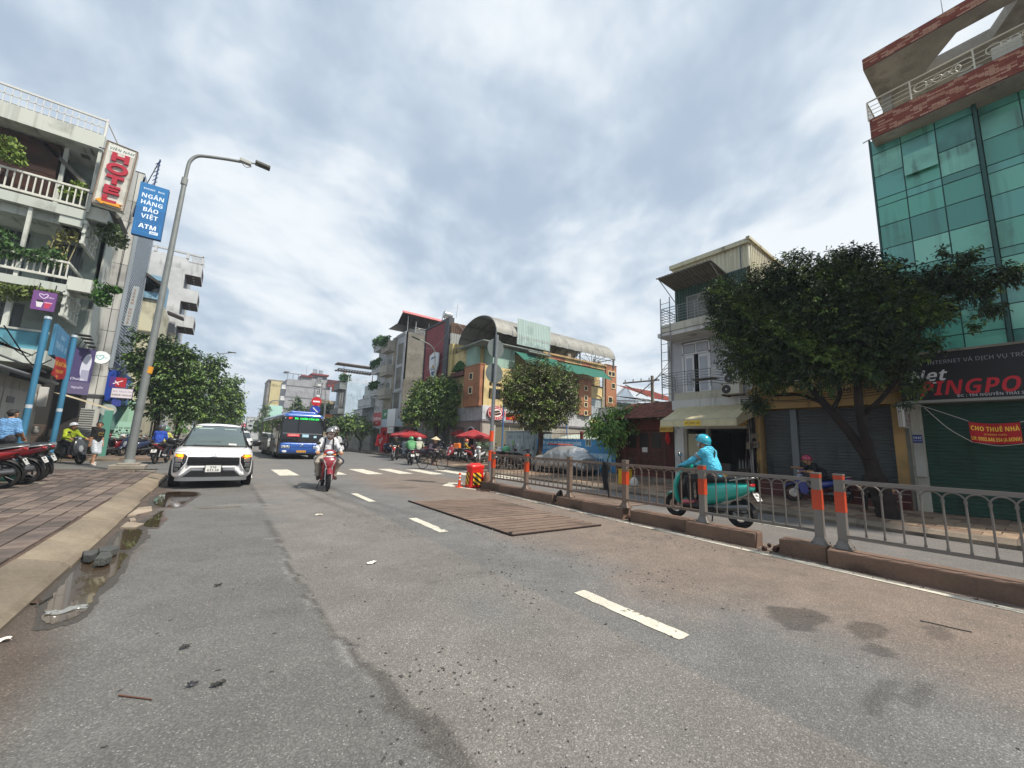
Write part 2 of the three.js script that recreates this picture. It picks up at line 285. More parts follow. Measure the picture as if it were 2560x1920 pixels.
{
const s=new THREE.Group();s.name='pavement';s.userData.kind='structure';scene.add(s);
P(s,'bedding',[B(-14,-1.40,-.05,.128,-17.0,2.4),B(-14,-3.3,-.05,.128,-18.3,-17.0),B(-3.3,-2.0,-.05,.126,-17.9,-17.0)],PAV);
const tm=['#6f6560','#645b57','#796d66','#59514d','#6c615c','#7f736b'].map(c=>M(c,{map:T.paver,roughness:.8,bumpMap:T.paver,bumpScale:.004})),spots=[];
const W=.235,L=.40;
for(let i=0;i<42;i++)for(let j=0;j<42;j++){
const x=-1.43-W*(i+.5),z=-1.2-L*(j+.5+(i%2?.5:0)+.1*hash(i,9));if(x<-9.5||z<-17.6||(z<-16.6&&x>-2.2)||x<z*.9-2)continue;
if(hash(i*7,j*3)<.012)continue;spots.push([x,z,Math.hypot(x,z)+(x<z*.78?30:0),i,j]);
}
spots.sort((a,b)=>a[2]-b[2]);
const tg=[0,1,2].map(()=>merge([RB(-W/2+.011,W/2-.011,0,.03,-L/2+.011,L/2-.011,.009,1)]));
const rest=tm.map(()=>[]);
spots.forEach(([x,z,d,i,j],n)=>{
const m=Math.floor(clamp(vnoise(i*.5,j*.4)*.75+hash(i,j)*.45)*5.99),y=.118+.008*hash(i*3,j);
if(n<300){const t=P(s,'tile',tg[n%3],tm[m],{raw:true});t.position.set(x,y,z);t.rotation.set(rr(-.012,.012),rr(-.02,.02),rr(-.015,.015));}
else rest[m].push(tg[n%3].clone().rotateY(rr(-.02,.02)).translate(x,y,z));
});
const all=[];rest.forEach((g,m)=>{if(g.length){const q=P(s,'tile_field',g,tm[m],{kind:'stuff'});}});
const c=P(scene,'patch',[ragged([[-4.6,-13.4],[-3.0,-13.2],[-2.9,-14.0],[-4.2,-14.2]],.152,.03)],paint('#8f877c',T.concrete));c.userData.kind='structure';c.userData.label='grey mortar patch on the tiled pavement';
}
{
const k=new THREE.Group();k.name='side_pavement';k.userData.kind='structure';scene.add(k);
P(k,'paving',[B(-40,-1.5,-.05,.13,-120,-25.4)],paint('#84756a',T.paver,.9));
for(let i=0;i<24;i++)P(k,'kerb_stone',[RB(-1.5,-1.28,-.05,.135,-27.4-i*2-1.96,-27.4-i*2,.03)],[KERB,KERB2,KERB3][i%3]);
for(let i=0;i<8;i++)P(k,'kerb_stone',[RB(-3.4-i*2-1.96,-3.4-i*2,-.05,.135,-25.4,-25.18,.03)],[KERB,KERB2,KERB3][i%3]);
}
{
const k=new THREE.Group();k.name='right_pavement';k.userData.kind='structure';scene.add(k);
P(k,'bedding',[B(10.72,26,-.05,.125,-24.5,8)],paint('#6a5a4e',T.concrete,.95));
P(k,'paving',[B(12.3,40,-.05,.13,-140,-24.5)],paint('#84756a',T.paver,.9));
const tm=['#94806f','#85705f','#a18d78','#776456','#9b8875'].map(c=>M(c,{map:T.paver,roughness:.85})),W=.4,g0=merge([RB(-.192,.192,0,.022,-.192,.192,.006,1)]),rest=tm.map(()=>[]),sp=[];
for(let i=0;i<9;i++)for(let j=0;j<58;j++){const x=10.97+W*i,z=2.5-W*(j+(i%2)*.5);sp.push([x,z,i,j,Math.hypot(x,z)]);}
sp.sort((a,b)=>a[4]-b[4]);
sp.forEach(([x,z,i,j],n)=>{const m=Math.floor(clamp(vnoise(i*.5+40,j*.4)*.8+hash(i+50,j)*.4)*4.99),y=.112+.006*hash(i,j+99);if(x>14&&z>-8)return;if(n<260){const t=P(k,'tile',g0,tm[m],{raw:true});t.position.set(x,y,z);t.rotation.set(rr(-.012,.012),rr(-.02,.02),rr(-.012,.012));}else rest[m].push(g0.clone().translate(x,y,z));});
rest.forEach((g,m)=>g.length&&P(k,'tile_field',g,tm[m],{kind:'stuff'}));
const km=[paint('#8d8274',T.concrete,.9),paint('#7b7166',T.concrete,.9)];
for(let i=0;i<27;i++)P(k,'kerb_stone',[ext([[10.45,-.05],[10.45,.07],[10.55,.13],[10.75,.135],[10.75,-.05]],.985,[],.01).translate(rr(-.01,.01),rr(-.006,.006),2.5-i)],km[i%2]);
for(let i=0;i<26;i++)P(k,'kerb_stone',[RB(12.0,12.3,-.05,.135,-24.5-i*2-1.96,-24.5-i*2,.03)],km[i%2]);
for(let i=0;i<2;i++)P(k,'kerb_stone',[B(10.75+i*.8,11.53+i*.8,-.05,.136,-24.75,-24.5)],km[i%2]);
}
const WATER=M('#4a3c2e',{roughness:.12,metalness:0,clearcoat:1,clearcoatRoughness:.02});
const puddles=[['long shallow puddle along the left kerb reflecting the buildings',[[125,1505],[152,1468],[185,1425],[215,1400],[262,1385],[310,1384],[290,1430],[245,1478],[222,1515],[185,1545],[140,1560],[110,1560]]],['narrow puddle beside the asphalt chunks',[[290,1345],[322,1322],[352,1325],[345,1350],[318,1375],[285,1372]]],['small puddle by the broken gutter slab',[[362,1316],[385,1290],[405,1278],[400,1300],[390,1318]]],['dark wet puddle in front of the white car wheel',[[385,1262],[400,1238],[430,1230],[490,1232],[470,1250],[440,1268],[410,1268]]]];
for(const[label,pts]of puddles){const cv=new THREE.CatmullRomCurve3(pts.map(p=>gnd(...p)),true),g=cv.getPoints(60).map(q=>[Math.max(q.x+.03*(vnoise(q.x*20,q.z*20)-.5),-1.015),q.z]);const cx=g.reduce((s,p)=>s+p[0],0)/g.length,cz=g.reduce((s,p)=>s+p[1],0)/g.length,wet=P(scene,'wet_margin',[ragged(g.map(([x,z])=>{const q=.05+.06*vnoise(x*14,z*9),d=Math.hypot(x-cx,(z-cz)*.5)||1;return[Math.max(-1.017,x+(x-cx)/d*q),z+(z-cz)/d*q*.7];}),.003,.014)],M('#625b53',{map:T.asphalt,roughness:.42}));wet.userData.kind='structure';const m=P(scene,'puddle',[ragged(g,.006,.012)],WATER);m.userData.kind='structure';m.userData.label=label;}
{
const sl=[[[318,1292],[345,1272],[378,1268],[380,1280],[340,1290]],[[300,1322],[318,1308],[360,1312],[340,1322]],[[322,1300],[335,1297],[340,1303],[325,1306]]];
sl.forEach((p,i)=>{const o=P(scene,'gutter_slab',[ext(p.map(q=>{const g=gnd(...q);return[g.x,-g.z];}),.022).rotateX(-Math.PI/2)],paint('#a5998a',T.concrete));o.userData.kind='structure';o.userData.label=['pale broken gutter slab beyond the small puddle','pale broken gutter slab beside the narrow puddle','small concrete crumb between the broken gutter slabs'][i];});
const worn=P(scene,'worn_marking',[ragged([[-.15,-9.75],[.55,-9.6],[.55,-9.35],[-.1,-9.45]],.004,.03)],M('#8f8a80',{map:T.asphalt,roughness:.85}));worn.userData.kind='structure';
}
const MEDA=paint('#7a6355',T.concrete,.9),MEDB=paint('#836b5d',T.concrete,.9),MEDC=paint('#6f5b4e',T.concrete,.9);
{
const k=new THREE.Group();k.name='median_kerb';k.userData.kind='structure';scene.add(k);
const zs=[3.2,1.8,.35,-1.88,-2.45,-2.75,-3.85,-5.0,-5.2,-6.3,-7.15,-7.35,-8.5,-9.7,-10.75];
for(let i=0;i<zs.length-1;i++){if(i===4||i===7||i===10)continue;const L=zs[i]-zs[i+1]-.025,z=(zs[i]+zs[i+1])/2,dx=rr(-.015,.015)+(i>9?.02:0);const g=RB(-.15,.15,-.04,.212+rr(-.012,.006),-L/2,L/2,.022,2);g.rotateY(.03+rr(-.008,.008));P(k,'kerb_block',[g.translate(medX(z)+dx,0,z)],[MEDA,MEDB,MEDC][(i*5)%3]);}
for(const[z,s]of[[-2.6,1],[-5.1,.8],[-7.25,.8]]){const ch=[];for(let q=0;q<7;q++)ch.push(rot(new THREE.DodecahedronGeometry(rr(.025,.06)*s,0),rnd()*3,rnd()*3,0).translate(medX(z)+rr(-.16,.16),.03,z+rr(-.1,.1)));P(k,'rubble',ch,paint('#6b5344',T.rust),{kind:'stuff'});}
}
{
const g=[];for(let i=0;i<120;i++){const z=rr(-10.5,2);g.push(new THREE.DodecahedronGeometry(rr(.004,.014),0).translate(medX(z)-.17-rnd()*rnd()*.5,.004,z));}
for(let i=0;i<60;i++){const a=rnd()*6.3,r=rnd()*.35;g.push(rot(new THREE.DodecahedronGeometry(rr(.01,.05),0),a,a,0).scale(1,.6,1).translate(6.6+Math.cos(a)*r,.01,-10.2+Math.sin(a)*r));}
const o=P(scene,'debris',g,paint('#77604f',T.rust));o.userData.kind='stuff';o.userData.label='loose stones and dust along the foot of the median';
}
{
const g=[],N=3400;let n=0;for(let k=0;n<N&&k<60000;k++){const x=rr(-.3,6.1),z=-Math.pow(rnd(),1.5)*15+.8,dn=smooth(.48,.66,fbm(x*.8+7,z*.55+2,3));if(rnd()>dn*(x>seamX(z)?1:.3)+.035)continue;n++;const a0=rnd()*6.3,r=rr(.0025,.0085)*(z>-2.2?.7:1.1)*(rnd()<.06?1.7:1),e=rr(1,2.4),m=7,pts=[];for(let i=0;i<m;i++){const a=i/m*6.2832,q=r*rr(.55,1.2),u=Math.cos(a)*q*e,v=Math.sin(a)*q;pts.push([u*Math.cos(a0)-v*Math.sin(a0),u*Math.sin(a0)+v*Math.cos(a0)]);}g.push(new THREE.ShapeGeometry(shp(pts)).rotateX(-Math.PI/2).translate(x,.0035,z));}
const o=P(scene,'road_flecks',g,M('#5d5c5a',{map:T.asphalt,roughness:.85}));o.userData.kind='stuff';o.userData.label='dark worn flecks scattered over the asphalt lanes';
}
// helpers for buildings: shapes drawn in place, then hung under the building at its base
const bases=new WeakMap();
function building(name,label,category,base,group){const o=thing(name,label,category,base,0,group);bases.set(o,base);return o;}
const rightFace=X=>g=>g.rotateY(-Math.PI/2).translate(X,0,0);
const leftFace=X=>g=>g.rotateY(Math.PI/2).translate(X,0,0);
const frontFace=Z=>g=>g.translate(0,0,Z);
const asIs=g=>g;
function W(parent,name,gs,mat,face=asIs,opt={}){
let b=bases.get(parent);gs=[].concat(gs).map(g=>face(g).translate(-b[0],-b[1],-b[2]));
const m=P(parent,name,gs,mat,opt);bases.set(m,b);return m;
}
function win(parent,face,x0,x1,y0,y1,z,nx,ny,fm,gm=GLASS,t=.05,d=.06,name='window'){
const g=[B(x0,x1,y0,y0+t,z,z+d),B(x0,x1,y1-t,y1,z,z+d),B(x0,x0+t,y0+t,y1-t,z,z+d),B(x1-t,x1,y0+t,y1-t,z,z+d)];
for(let i=1;i<nx;i++){const x=lerp(x0,x1,i/nx);g.push(B(x-t*.35,x+t*.35,y0+t,y1-t,z+.003,z+d-.004));}
for(let j=1;j<ny;j++){const y=lerp(y0,y1,j/ny);g.push(B(x0+t,x1-t,y-t*.35,y+t*.35,z+.006,z+d-.008));}
const w=W(parent,name,g,fm,face);
for(let i=0;i<nx;i++)for(let j=0;j<ny;j++)W(w,'pane',[B(lerp(x0,x1,i/nx)+t*.4,lerp(x0,x1,(i+1)/nx)-t*.4,lerp(y0,y1,j/ny)+t*.4,lerp(y0,y1,(j+1)/ny)-t*.4,z+.012,z+.026)],gm,face);
return w;
}
function rails(pts,y0,y1,n,r,posts=0){
const g=[];for(let i=0;i<pts.length-1;i++){const[a,b]=[pts[i],pts[i+1]];for(let k=0;k<n;k++){const y=lerp(y0,y1,n>1?k/(n-1):1);g.push(cyl([a[0],y,a[1]],[b[0],y,b[1]],k===n-1?r*1.5:r,undefined,5));}const L=Math.hypot(b[0]-a[0],b[1]-a[1]),m=posts?Math.max(1,Math.round(L/posts)):1;for(let k=0;k<=m;k++){const x=lerp(a[0],b[0],k/m),z=lerp(a[1],b[1],k/m);g.push(cyl([x,y0-.12,z],[x,y1,z],r*1.2,undefined,5));}}
return g;
}
function board(parent,name,mat,w,h,face,[x,y,z],edge=BLACK,d=.05){
const b=W(parent,name,[B(x-w/2,x+w/2,y-h/2,y+h/2,z,z+d)],edge,face),g=pln(x-w/2,x+w/2,y-h/2,y+h/2,z+d+.004);
W(b,'print',[g],mat,face,{uv:true});return b;
}
function signThing(name,label,category,mat,w,h,face,at,edge,d=.08,extra,group){
const p=face(new THREE.BoxGeometry(.01,.01,.01).translate(...at));p.computeBoundingSphere();const c=p.boundingSphere.center;
const o=building(name,label,category,[c.x,c.y-h/2,c.z],group);board(o,'panel',mat,w,h,face,at,edge,d);if(extra)extra(o);return o;
}
// green glass building with brick bands
{
const o=building('glass_building','green glass curtain wall building with brick bands and open roof beam, far right','building',[14,0,-2.2]),F=rightFace(14);
W(o,'wall',[B(-2.18,4,3.9,10.1,-6,-.06),B(-2.2,4,.1,2.75,-6,-.75),B(-2.2,-2.12,.1,2.75,-.75,0),B(-2.2,4,2.75,3.9,-6,-.3),B(-2.0,4,10.3,10.6,-6,-.1)],paint('#8b8c84',T.dirty),F);
const ys=[3.95,4.3,4.9,5.5,6.0,6.22,6.88,7.53,8.1,8.31,8.98,9.66,10.1],tones=['#5fb2a1','#70bfae','#529f92','#82cab9','#479389','#62afa7','#43877f'];
const gm=tones.map(c=>M(c,{roughness:.3,metalness:.1,clearcoat:.5,clearcoatRoughness:.08,map:T.dirty}));
const bay=(xs,z,s)=>{for(let i=0;i<xs.length-1;i++)for(let j=0;j<ys.length-1;j++){const h=hash(i*13+s,j*7+s);const g=B(xs[i]+.012,xs[i+1]-.012,ys[j]+.012,ys[j+1]-.012,z,z+.03);rot(g.translate(-(xs[i]+xs[i+1])/2,-(ys[j]+ys[j+1])/2,-z),rr(-.008,.008),rr(-.012,.012),0).translate((xs[i]+xs[i+1])/2,(ys[j]+ys[j+1])/2,z);W(o,'pane',[g],gm[Math.floor(h*6.99)],F);}};
bay([-2.2,-1.62,-.99,-.36],.25,1);bay([-.29,.33,1.0,1.65,2.3,3,3.7],.02,5);
W(o,'mullion',[B(-.355,-.295,3.9,10.15,-.02,.33),...[-1.62,-.99].map(x=>B(x-.011,x+.011,3.95,10.1,.2,.262)),...[.33,1,1.65,2.3].map(x=>B(x-.011,x+.011,3.95,10.1,-.03,.032)),...ys.slice(1,-1).flatMap(y=>[B(-2.2,-.36,y-.011,y+.011,.2,.258),B(-.29,3.7,y-.011,y+.011,-.03,.028)]),B(-2.24,-2.2,3.9,10.15,-.06,.29)],M('#1c4a44',{roughness:.5}),F);
W(o,'open_pane',[rot(B(-.3,.3,-.3,.3,0,.03),-.12,0,0).translate(-1.3,8.95,.33)],gm[3],F,{label:'pane tilted open under the roof'});
W(o,'roof_slab',[B(-2.1,4,9.86,10.46,-2,.72)],paint('#bdbbb4',T.concrete),F);
W(o,'roof_beam',[ext([[-2.05,-1.4],[4,-1.4],[4,1.08],[-2.05,1.08]],.3,[[[-1.1,-.25],[-.4,.62],[.55,.62],[.1,-.25]]]).rotateX(-Math.PI/2).rotateX(Math.PI).translate(0,12.02,0),B(-1.95,-1.75,10.45,11.73,-.6,-.2),B(2.9,3.2,10.45,11.73,-.6,-.2)],paint('#b5b2ab',T.concrete),F);
const bricks=(y0,y1,zf,x0,x1)=>{const n=Math.ceil((x1-x0)/.155),m=Math.round((y1-y0)/.042),im=new THREE.InstancedMesh(RB(-.074,.074,-.018,.018,-.012,.012,.004,1),M('#ffffff',{map:T.paver,roughness:.8}),n*m);let k=0;const q=new THREE.Matrix4();
for(let j=0;j<m;j++)for(let i=0;i<n;i++){q.makeRotationY(-Math.PI/2);q.setPosition(14-zf-14,y0+.02+j*.042,x0+.075+i*.155+(j%2)*.06+2.2);im.setMatrixAt(k,q);const blk=(Math.floor(i/2.2)+Math.floor(j/3.4))%2,h=hash(i,j);const c=(blk?h>.22:h>.86)?lin(h>.6?'#dcae98':'#d09c85'):lin(h>.5?'#9c5144':'#a85d4e');im.setColorAt(k++,c);}im.name='brick';im.userData.kind='stuff';im.castShadow=im.receiveShadow=true;o.add(im);};
bricks(9.9,10.46,.73,-2.1,3.6);bricks(11.75,12.05,1.09,-2.05,3.6);
W(o,'brick_backing',[B(-2.1,3.8,9.87,10.46,.7,.735),B(-2.05,3.8,11.73,12.06,1.07,1.095)],M('#5d3a30'),F);
const rg=[];for(const y of[10.62,10.74,10.86])rg.push(cyl([-2.12,y,.68],[4,y,.68],.009,.009,5),cyl([-2.12,y,.68],[-2.12,y,-.8],.009,.009,5));rg.push(cyl([-2.12,11.02,.68],[4,11.02,.68],.02,.02,6),cyl([-2.12,11.02,.68],[-2.12,11.02,-.8],.02,.02,6));
for(const x of[-2.12,-1.28,-.21,.75,1.8])rg.push(cyl([x,10.46,.68],[x,11.02,.68],.018,.018,6));
for(let k=0;k<6;k++){const r=[.12,.06,.08,.05,.09,.15][k];rg.push(new THREE.TorusGeometry(r,.011,5,18).translate(-1.1+k*.15,10.73,.68),new THREE.TorusGeometry(r,.011,5,18).translate(.1+k*.15,10.78,.68));}
W(o,'railing',rg,M('#cfc9b8',{roughness:.5,metalness:.3}),F);
W(o,'roof_box',[RB(.05,.5,10.47,10.95,.1,.5,.03),RB(-.5,-.1,10.47,10.75,0,.4,.03)],paint('#d5d5d0',T.dirty),F);
W(o,'lightning_rod',[cyl([-.55,12.05,.9],[-.55,13.6,.9],.012,.006,5)],ALU,F);
W(o,'drain_stub',[cyl([-2.3,9.95,.6],[-2.05,9.98,.6],.015,.015,5)],ALU,F);
const sg=corrugated(-2.0,4,.12,2.72,-.02,.085,.02,false);W(o,'shutter',[sg],M('#1f4a3c',{map:T.dirty,roughness:.55,metalness:.2}),F);
W(o,'pillar',[RB(-2.12,-1.87,.1,2.75,-.3,.06,.01)],paint('#b9b6ac',T.dirty),F);W(o,'canopy_edge',[B(-2.1,4,2.72,2.78,.0,.42)],M('#8d8d88'),F);
const s=building('shop_sign','black shop sign with red and white lettering under the green glass','sign',[13.65,2.78,-2.15]);
W(s,'box',[B(-2.14,4,2.79,3.9,.2,.36)],M('#0b0a0e',{roughness:.8}),F);
const rb=[];for(let x=-2.1;x<3.9;x+=.16)rb.push(B(x,x+.045,2.82,3.55,.362,.372));W(s,'ribs',rb,M('#0a090d',{roughness:.8}),F);
W(s,'print',[pln(-2.14,.9,2.79,3.9,.378)],print(1536,561,(x,w,h)=>{fill(x,w,h,'#0b0a0f');words(x,'INTERNET VÀ DỊCH VỤ TRÒ CHƠI ĐIỆN TỬ',260,110,62,'#8d8c92',{align:'left',style:'normal'});words(x,'Net',95,265,190,'#c9c9cc',{skew:-.25,align:'left',sx:.95});fillBar(x);words(x,'PINGPONG',175,425,235,'#c01324',{skew:-.2,align:'left',sx:.86});words(x,'ĐC : 194 NGUYỄN THÁI SƠN, P.4, Q. GÒ VẤP',470,528,42,'#a5a4a8',{align:'left'});function fillBar(c){c.fillStyle='#c9c9cc';c.beginPath();c.moveTo(105,350);c.lineTo(330,350);c.lineTo(326,366);c.lineTo(98,366);c.fill();}}),F,{uv:true});
const lamp=[];for(let x=-2.0;x<3.8;x+=.13)lamp.push(RB(x,x+.07,2.745,2.785,.34,.39,.01));W(s,'bulb_strip',lamp,M('#a8a79f'),F);
W(s,'top_strip',[B(-2.14,4,3.905,3.96,.1,.4)],paint('#8f8b80',T.dirty),F);
}
{
const o=building('cloth_banner','red cloth banner with yellow lettering hung on wires before green shutter','banner',[13.5,1.78,-.72]);
const f=(u,v)=>[lerp(-1.08,-.37,u),lerp(1.80,2.24,v)-.035*Math.sin(u*3.14)-.02*u,.5+.02*Math.sin(u*9+v*2)];
const g=sheet(f,24,8),uvs=[];for(let j=0;j<=8;j++)for(let i=0;i<=24;i++)uvs.push(i/24,j/8);g.setAttribute('uv',new THREE.Float32BufferAttribute(uvs,2));
W(o,'cloth',[g],print(640,396,(x,w,h)=>{fill(x,w,h,'#a8121c');words(x,'CHO THUÊ NHÀ',w/2,110,96,'#e9c53b',{max:610,sy:1.25});words(x,'(CHÍNH CHỦ)',w/2,215,46,'#d8a63a');words(x,'LH: 0903.846.554 (A.MINH)',w/2,310,76,'#e9c53b',{max:620,sy:1.3});},{roughness:.8}),rightFace(14),{uv:true});
W(o,'cord',[tube([[-2.0,2.72,.4],[-1.7,2.6,.45],[-1.08,2.26,.5]],.008),tube([[-1.75,2.6,.45],[-1.4,2.1,.5],[-1.07,1.8,.5]],.008),tube([[-.37,2.22,.5],[.6,2.45,.5],[1.4,2.6,.4]],.008),tube([[-1.07,1.8,.5],[-.7,1.72,.5],[-.3,1.78,.5]],.007)],M('#b5b3ab'),rightFace(14));
}
{
const F=rightFace(14);
const o=building('light_box','small white light box sign projecting beside the black shop sign','sign',[13.55,2.12,-2.0]);
W(o,'box',[RB(-2.17,-2.05,2.12,2.72,.2,.85,.015)],M('#c9c8c2',{roughness:.5}),F);
W(o,'ribs',[-2.14,-2.1].map(x=>B(x-.006,x+.006,2.12,2.73,.85,.862)),M('#9c9b96'),F);
W(o,'print',[pln(-.32,.32,-.28,.28,0).rotateY(Math.PI/2).translate(-2.044,2.42,.52)],print(256,256,(x,w,h)=>{fill(x,w,h,'#8d8a86');for(let i=0;i<30;i++){x.fillStyle=['#5d4640','#a49a94','#6f5a54'][i%3];x.fillRect(hash(i,1)*200+20,hash(i,2)*200+20,40,30);}}),F,{uv:true});
const n=building('number_board','grey board with a blue house number plate beside the green shutter','sign',[13.9,.92,-1.97]);
W(n,'board',[RB(-2.07,-1.88,.95,2.1,.09,.12,.01)],paint('#a9aaa6',T.dirty),F);
W(n,'number_plate',[pln(-2.06,-1.89,1.77,1.97,.126)],print(192,192,(x,w,h)=>{fill(x,w,h,'#1d2a66');words(x,'194C',w/2,70,78,'#c9cbd8',{face:'serif'});words(x,'NGUYỄN THÁI SƠN',w/2,140,30,'#aab0c8',{max:170});}),F,{uv:true});
}
// ochre shutter house
{
const o=building('shutter_house','ochre house with grey roller shutters and maroon tiled plinth behind the big tree','house',[14,0,-3.95]),F=rightFace(14),OC=paint('#b59562',T.dirty),OC2=paint('#c0a06c',T.dirty);
W(o,'wall',[B(-5.8,-2.2,2.78,3.25,-4,0),B(-5.8,-5.55,.13,2.78,-4,0),B(-2.42,-2.2,.13,2.78,-4,.02),B(-5.55,-2.42,.13,.68,-4,.05),B(-5.55,-2.42,.68,2.78,-4,-.35)],OC,F);
W(o,'cornice',[B(-5.8,-2.22,3.25,3.4,-4,.18),B(-5.8,-2.22,5.9,6.0,-4,.1)],OC2,F);
W(o,'upper_wall',[wall(-5.78,-2.22,3.4,5.9,-4,-.05,[[-5.2,-4.2,3.6,5.4],[-3.7,-2.8,3.6,5.4]])],OC2,F);
win(o,F,-5.2,-4.2,3.6,5.4,-.2,2,2,WHITE);win(o,F,-3.7,-2.8,3.6,5.4,-.2,2,2,WHITE);
const sm=M('#565b5f',{map:T.dirty,roughness:.5,metalness:.3});
W(o,'shutter',[corrugated(-5.52,-4.78,.68,2.76,-.3,.085,.025,false)],sm,F);W(o,'shutter',[corrugated(-4.6,-2.44,.68,2.76,-.3,.085,.025,false)],sm,F);
W(o,'shutter_post',[RB(-4.78,-4.6,.68,2.76,-.32,-.2,.01)],M('#6d7478',{roughness:.5,metalness:.3}),F);
W(o,'plinth',[B(-5.6,-2.2,.13,.32,.05,.26),B(-5.6,-2.2,.325,.50,.05,.16),B(-5.6,-2.2,.505,.665,.05,.09)],M('#54201d',{map:T.dirty,roughness:.4}),F);
W(o,'plinth_joint',[.322,.502].map(y=>B(-5.6,-2.2,y-.004,y+.004,.05,y<.4?.262:.162)),M('#a58d85'),F);
W(o,'gable',[ext([[-5.6,6.0],[-2.4,6.0],[-4.1,7.9]],.2).translate(0,0,-2.6)],paint('#a8552f',T.dirty),F);
W(o,'roof',[sheet((u,v)=>[lerp(-5.8,-4.1,u),lerp(5.95,8.1,u)+.02*Math.sin(v*60),lerp(-6,-2.3,v)],2,80),sheet((u,v)=>[lerp(-2.2,-4.1,u),lerp(5.95,8.1,u)+.02*Math.sin(v*60),lerp(-6,-2.3,v)],2,80)],paint('#a24a2d',T.rust),F);
W(o,'roof_finial',[cyl([-4.1,8.05,-2.35],[-4.1,8.3,-2.35],.04,.02,6)],paint('#a24a2d'),F);
}
{
const F=rightFace(14),o=building('meter_boxes','electricity meter boxes with tangled cables on the ochre pier','meter box',[13.9,.2,-5.75]);
W(o,'box',[RB(-5.74,-5.6,1.55,1.75,.01,.13,.015),RB(-5.95,-5.83,1.5,1.72,.01,.12,.015),RB(-5.75,-5.62,1.85,2.0,.01,.12,.015)],M('#8f857a',{map:T.dirty}),F);
W(o,'cover',[RB(-5.72,-5.63,1.6,1.7,.13,.15,.01)],M('#5a4a42'),F);
for(let k=0;k<7;k++){const x=-5.95+k*.05;W(o,'cable',[tube([[x,3.0+rr(-.1,.1),.05],[x+rr(-.08,.08),2.3,.07],[x+rr(-.1,.1),1.7,.1],[x+rr(-.1,.1),1.0,.06],[x+.05,.2,.05]],rr(.008,.016),20,5)],M(k%3?'#332824':'#5a3f36',{roughness:.8}),F);}
W(o,'conduit',[cyl([-5.66,.15,.05],[-5.66,1.5,.05],.02,.02,6)],M('#b59a55'),F);
}
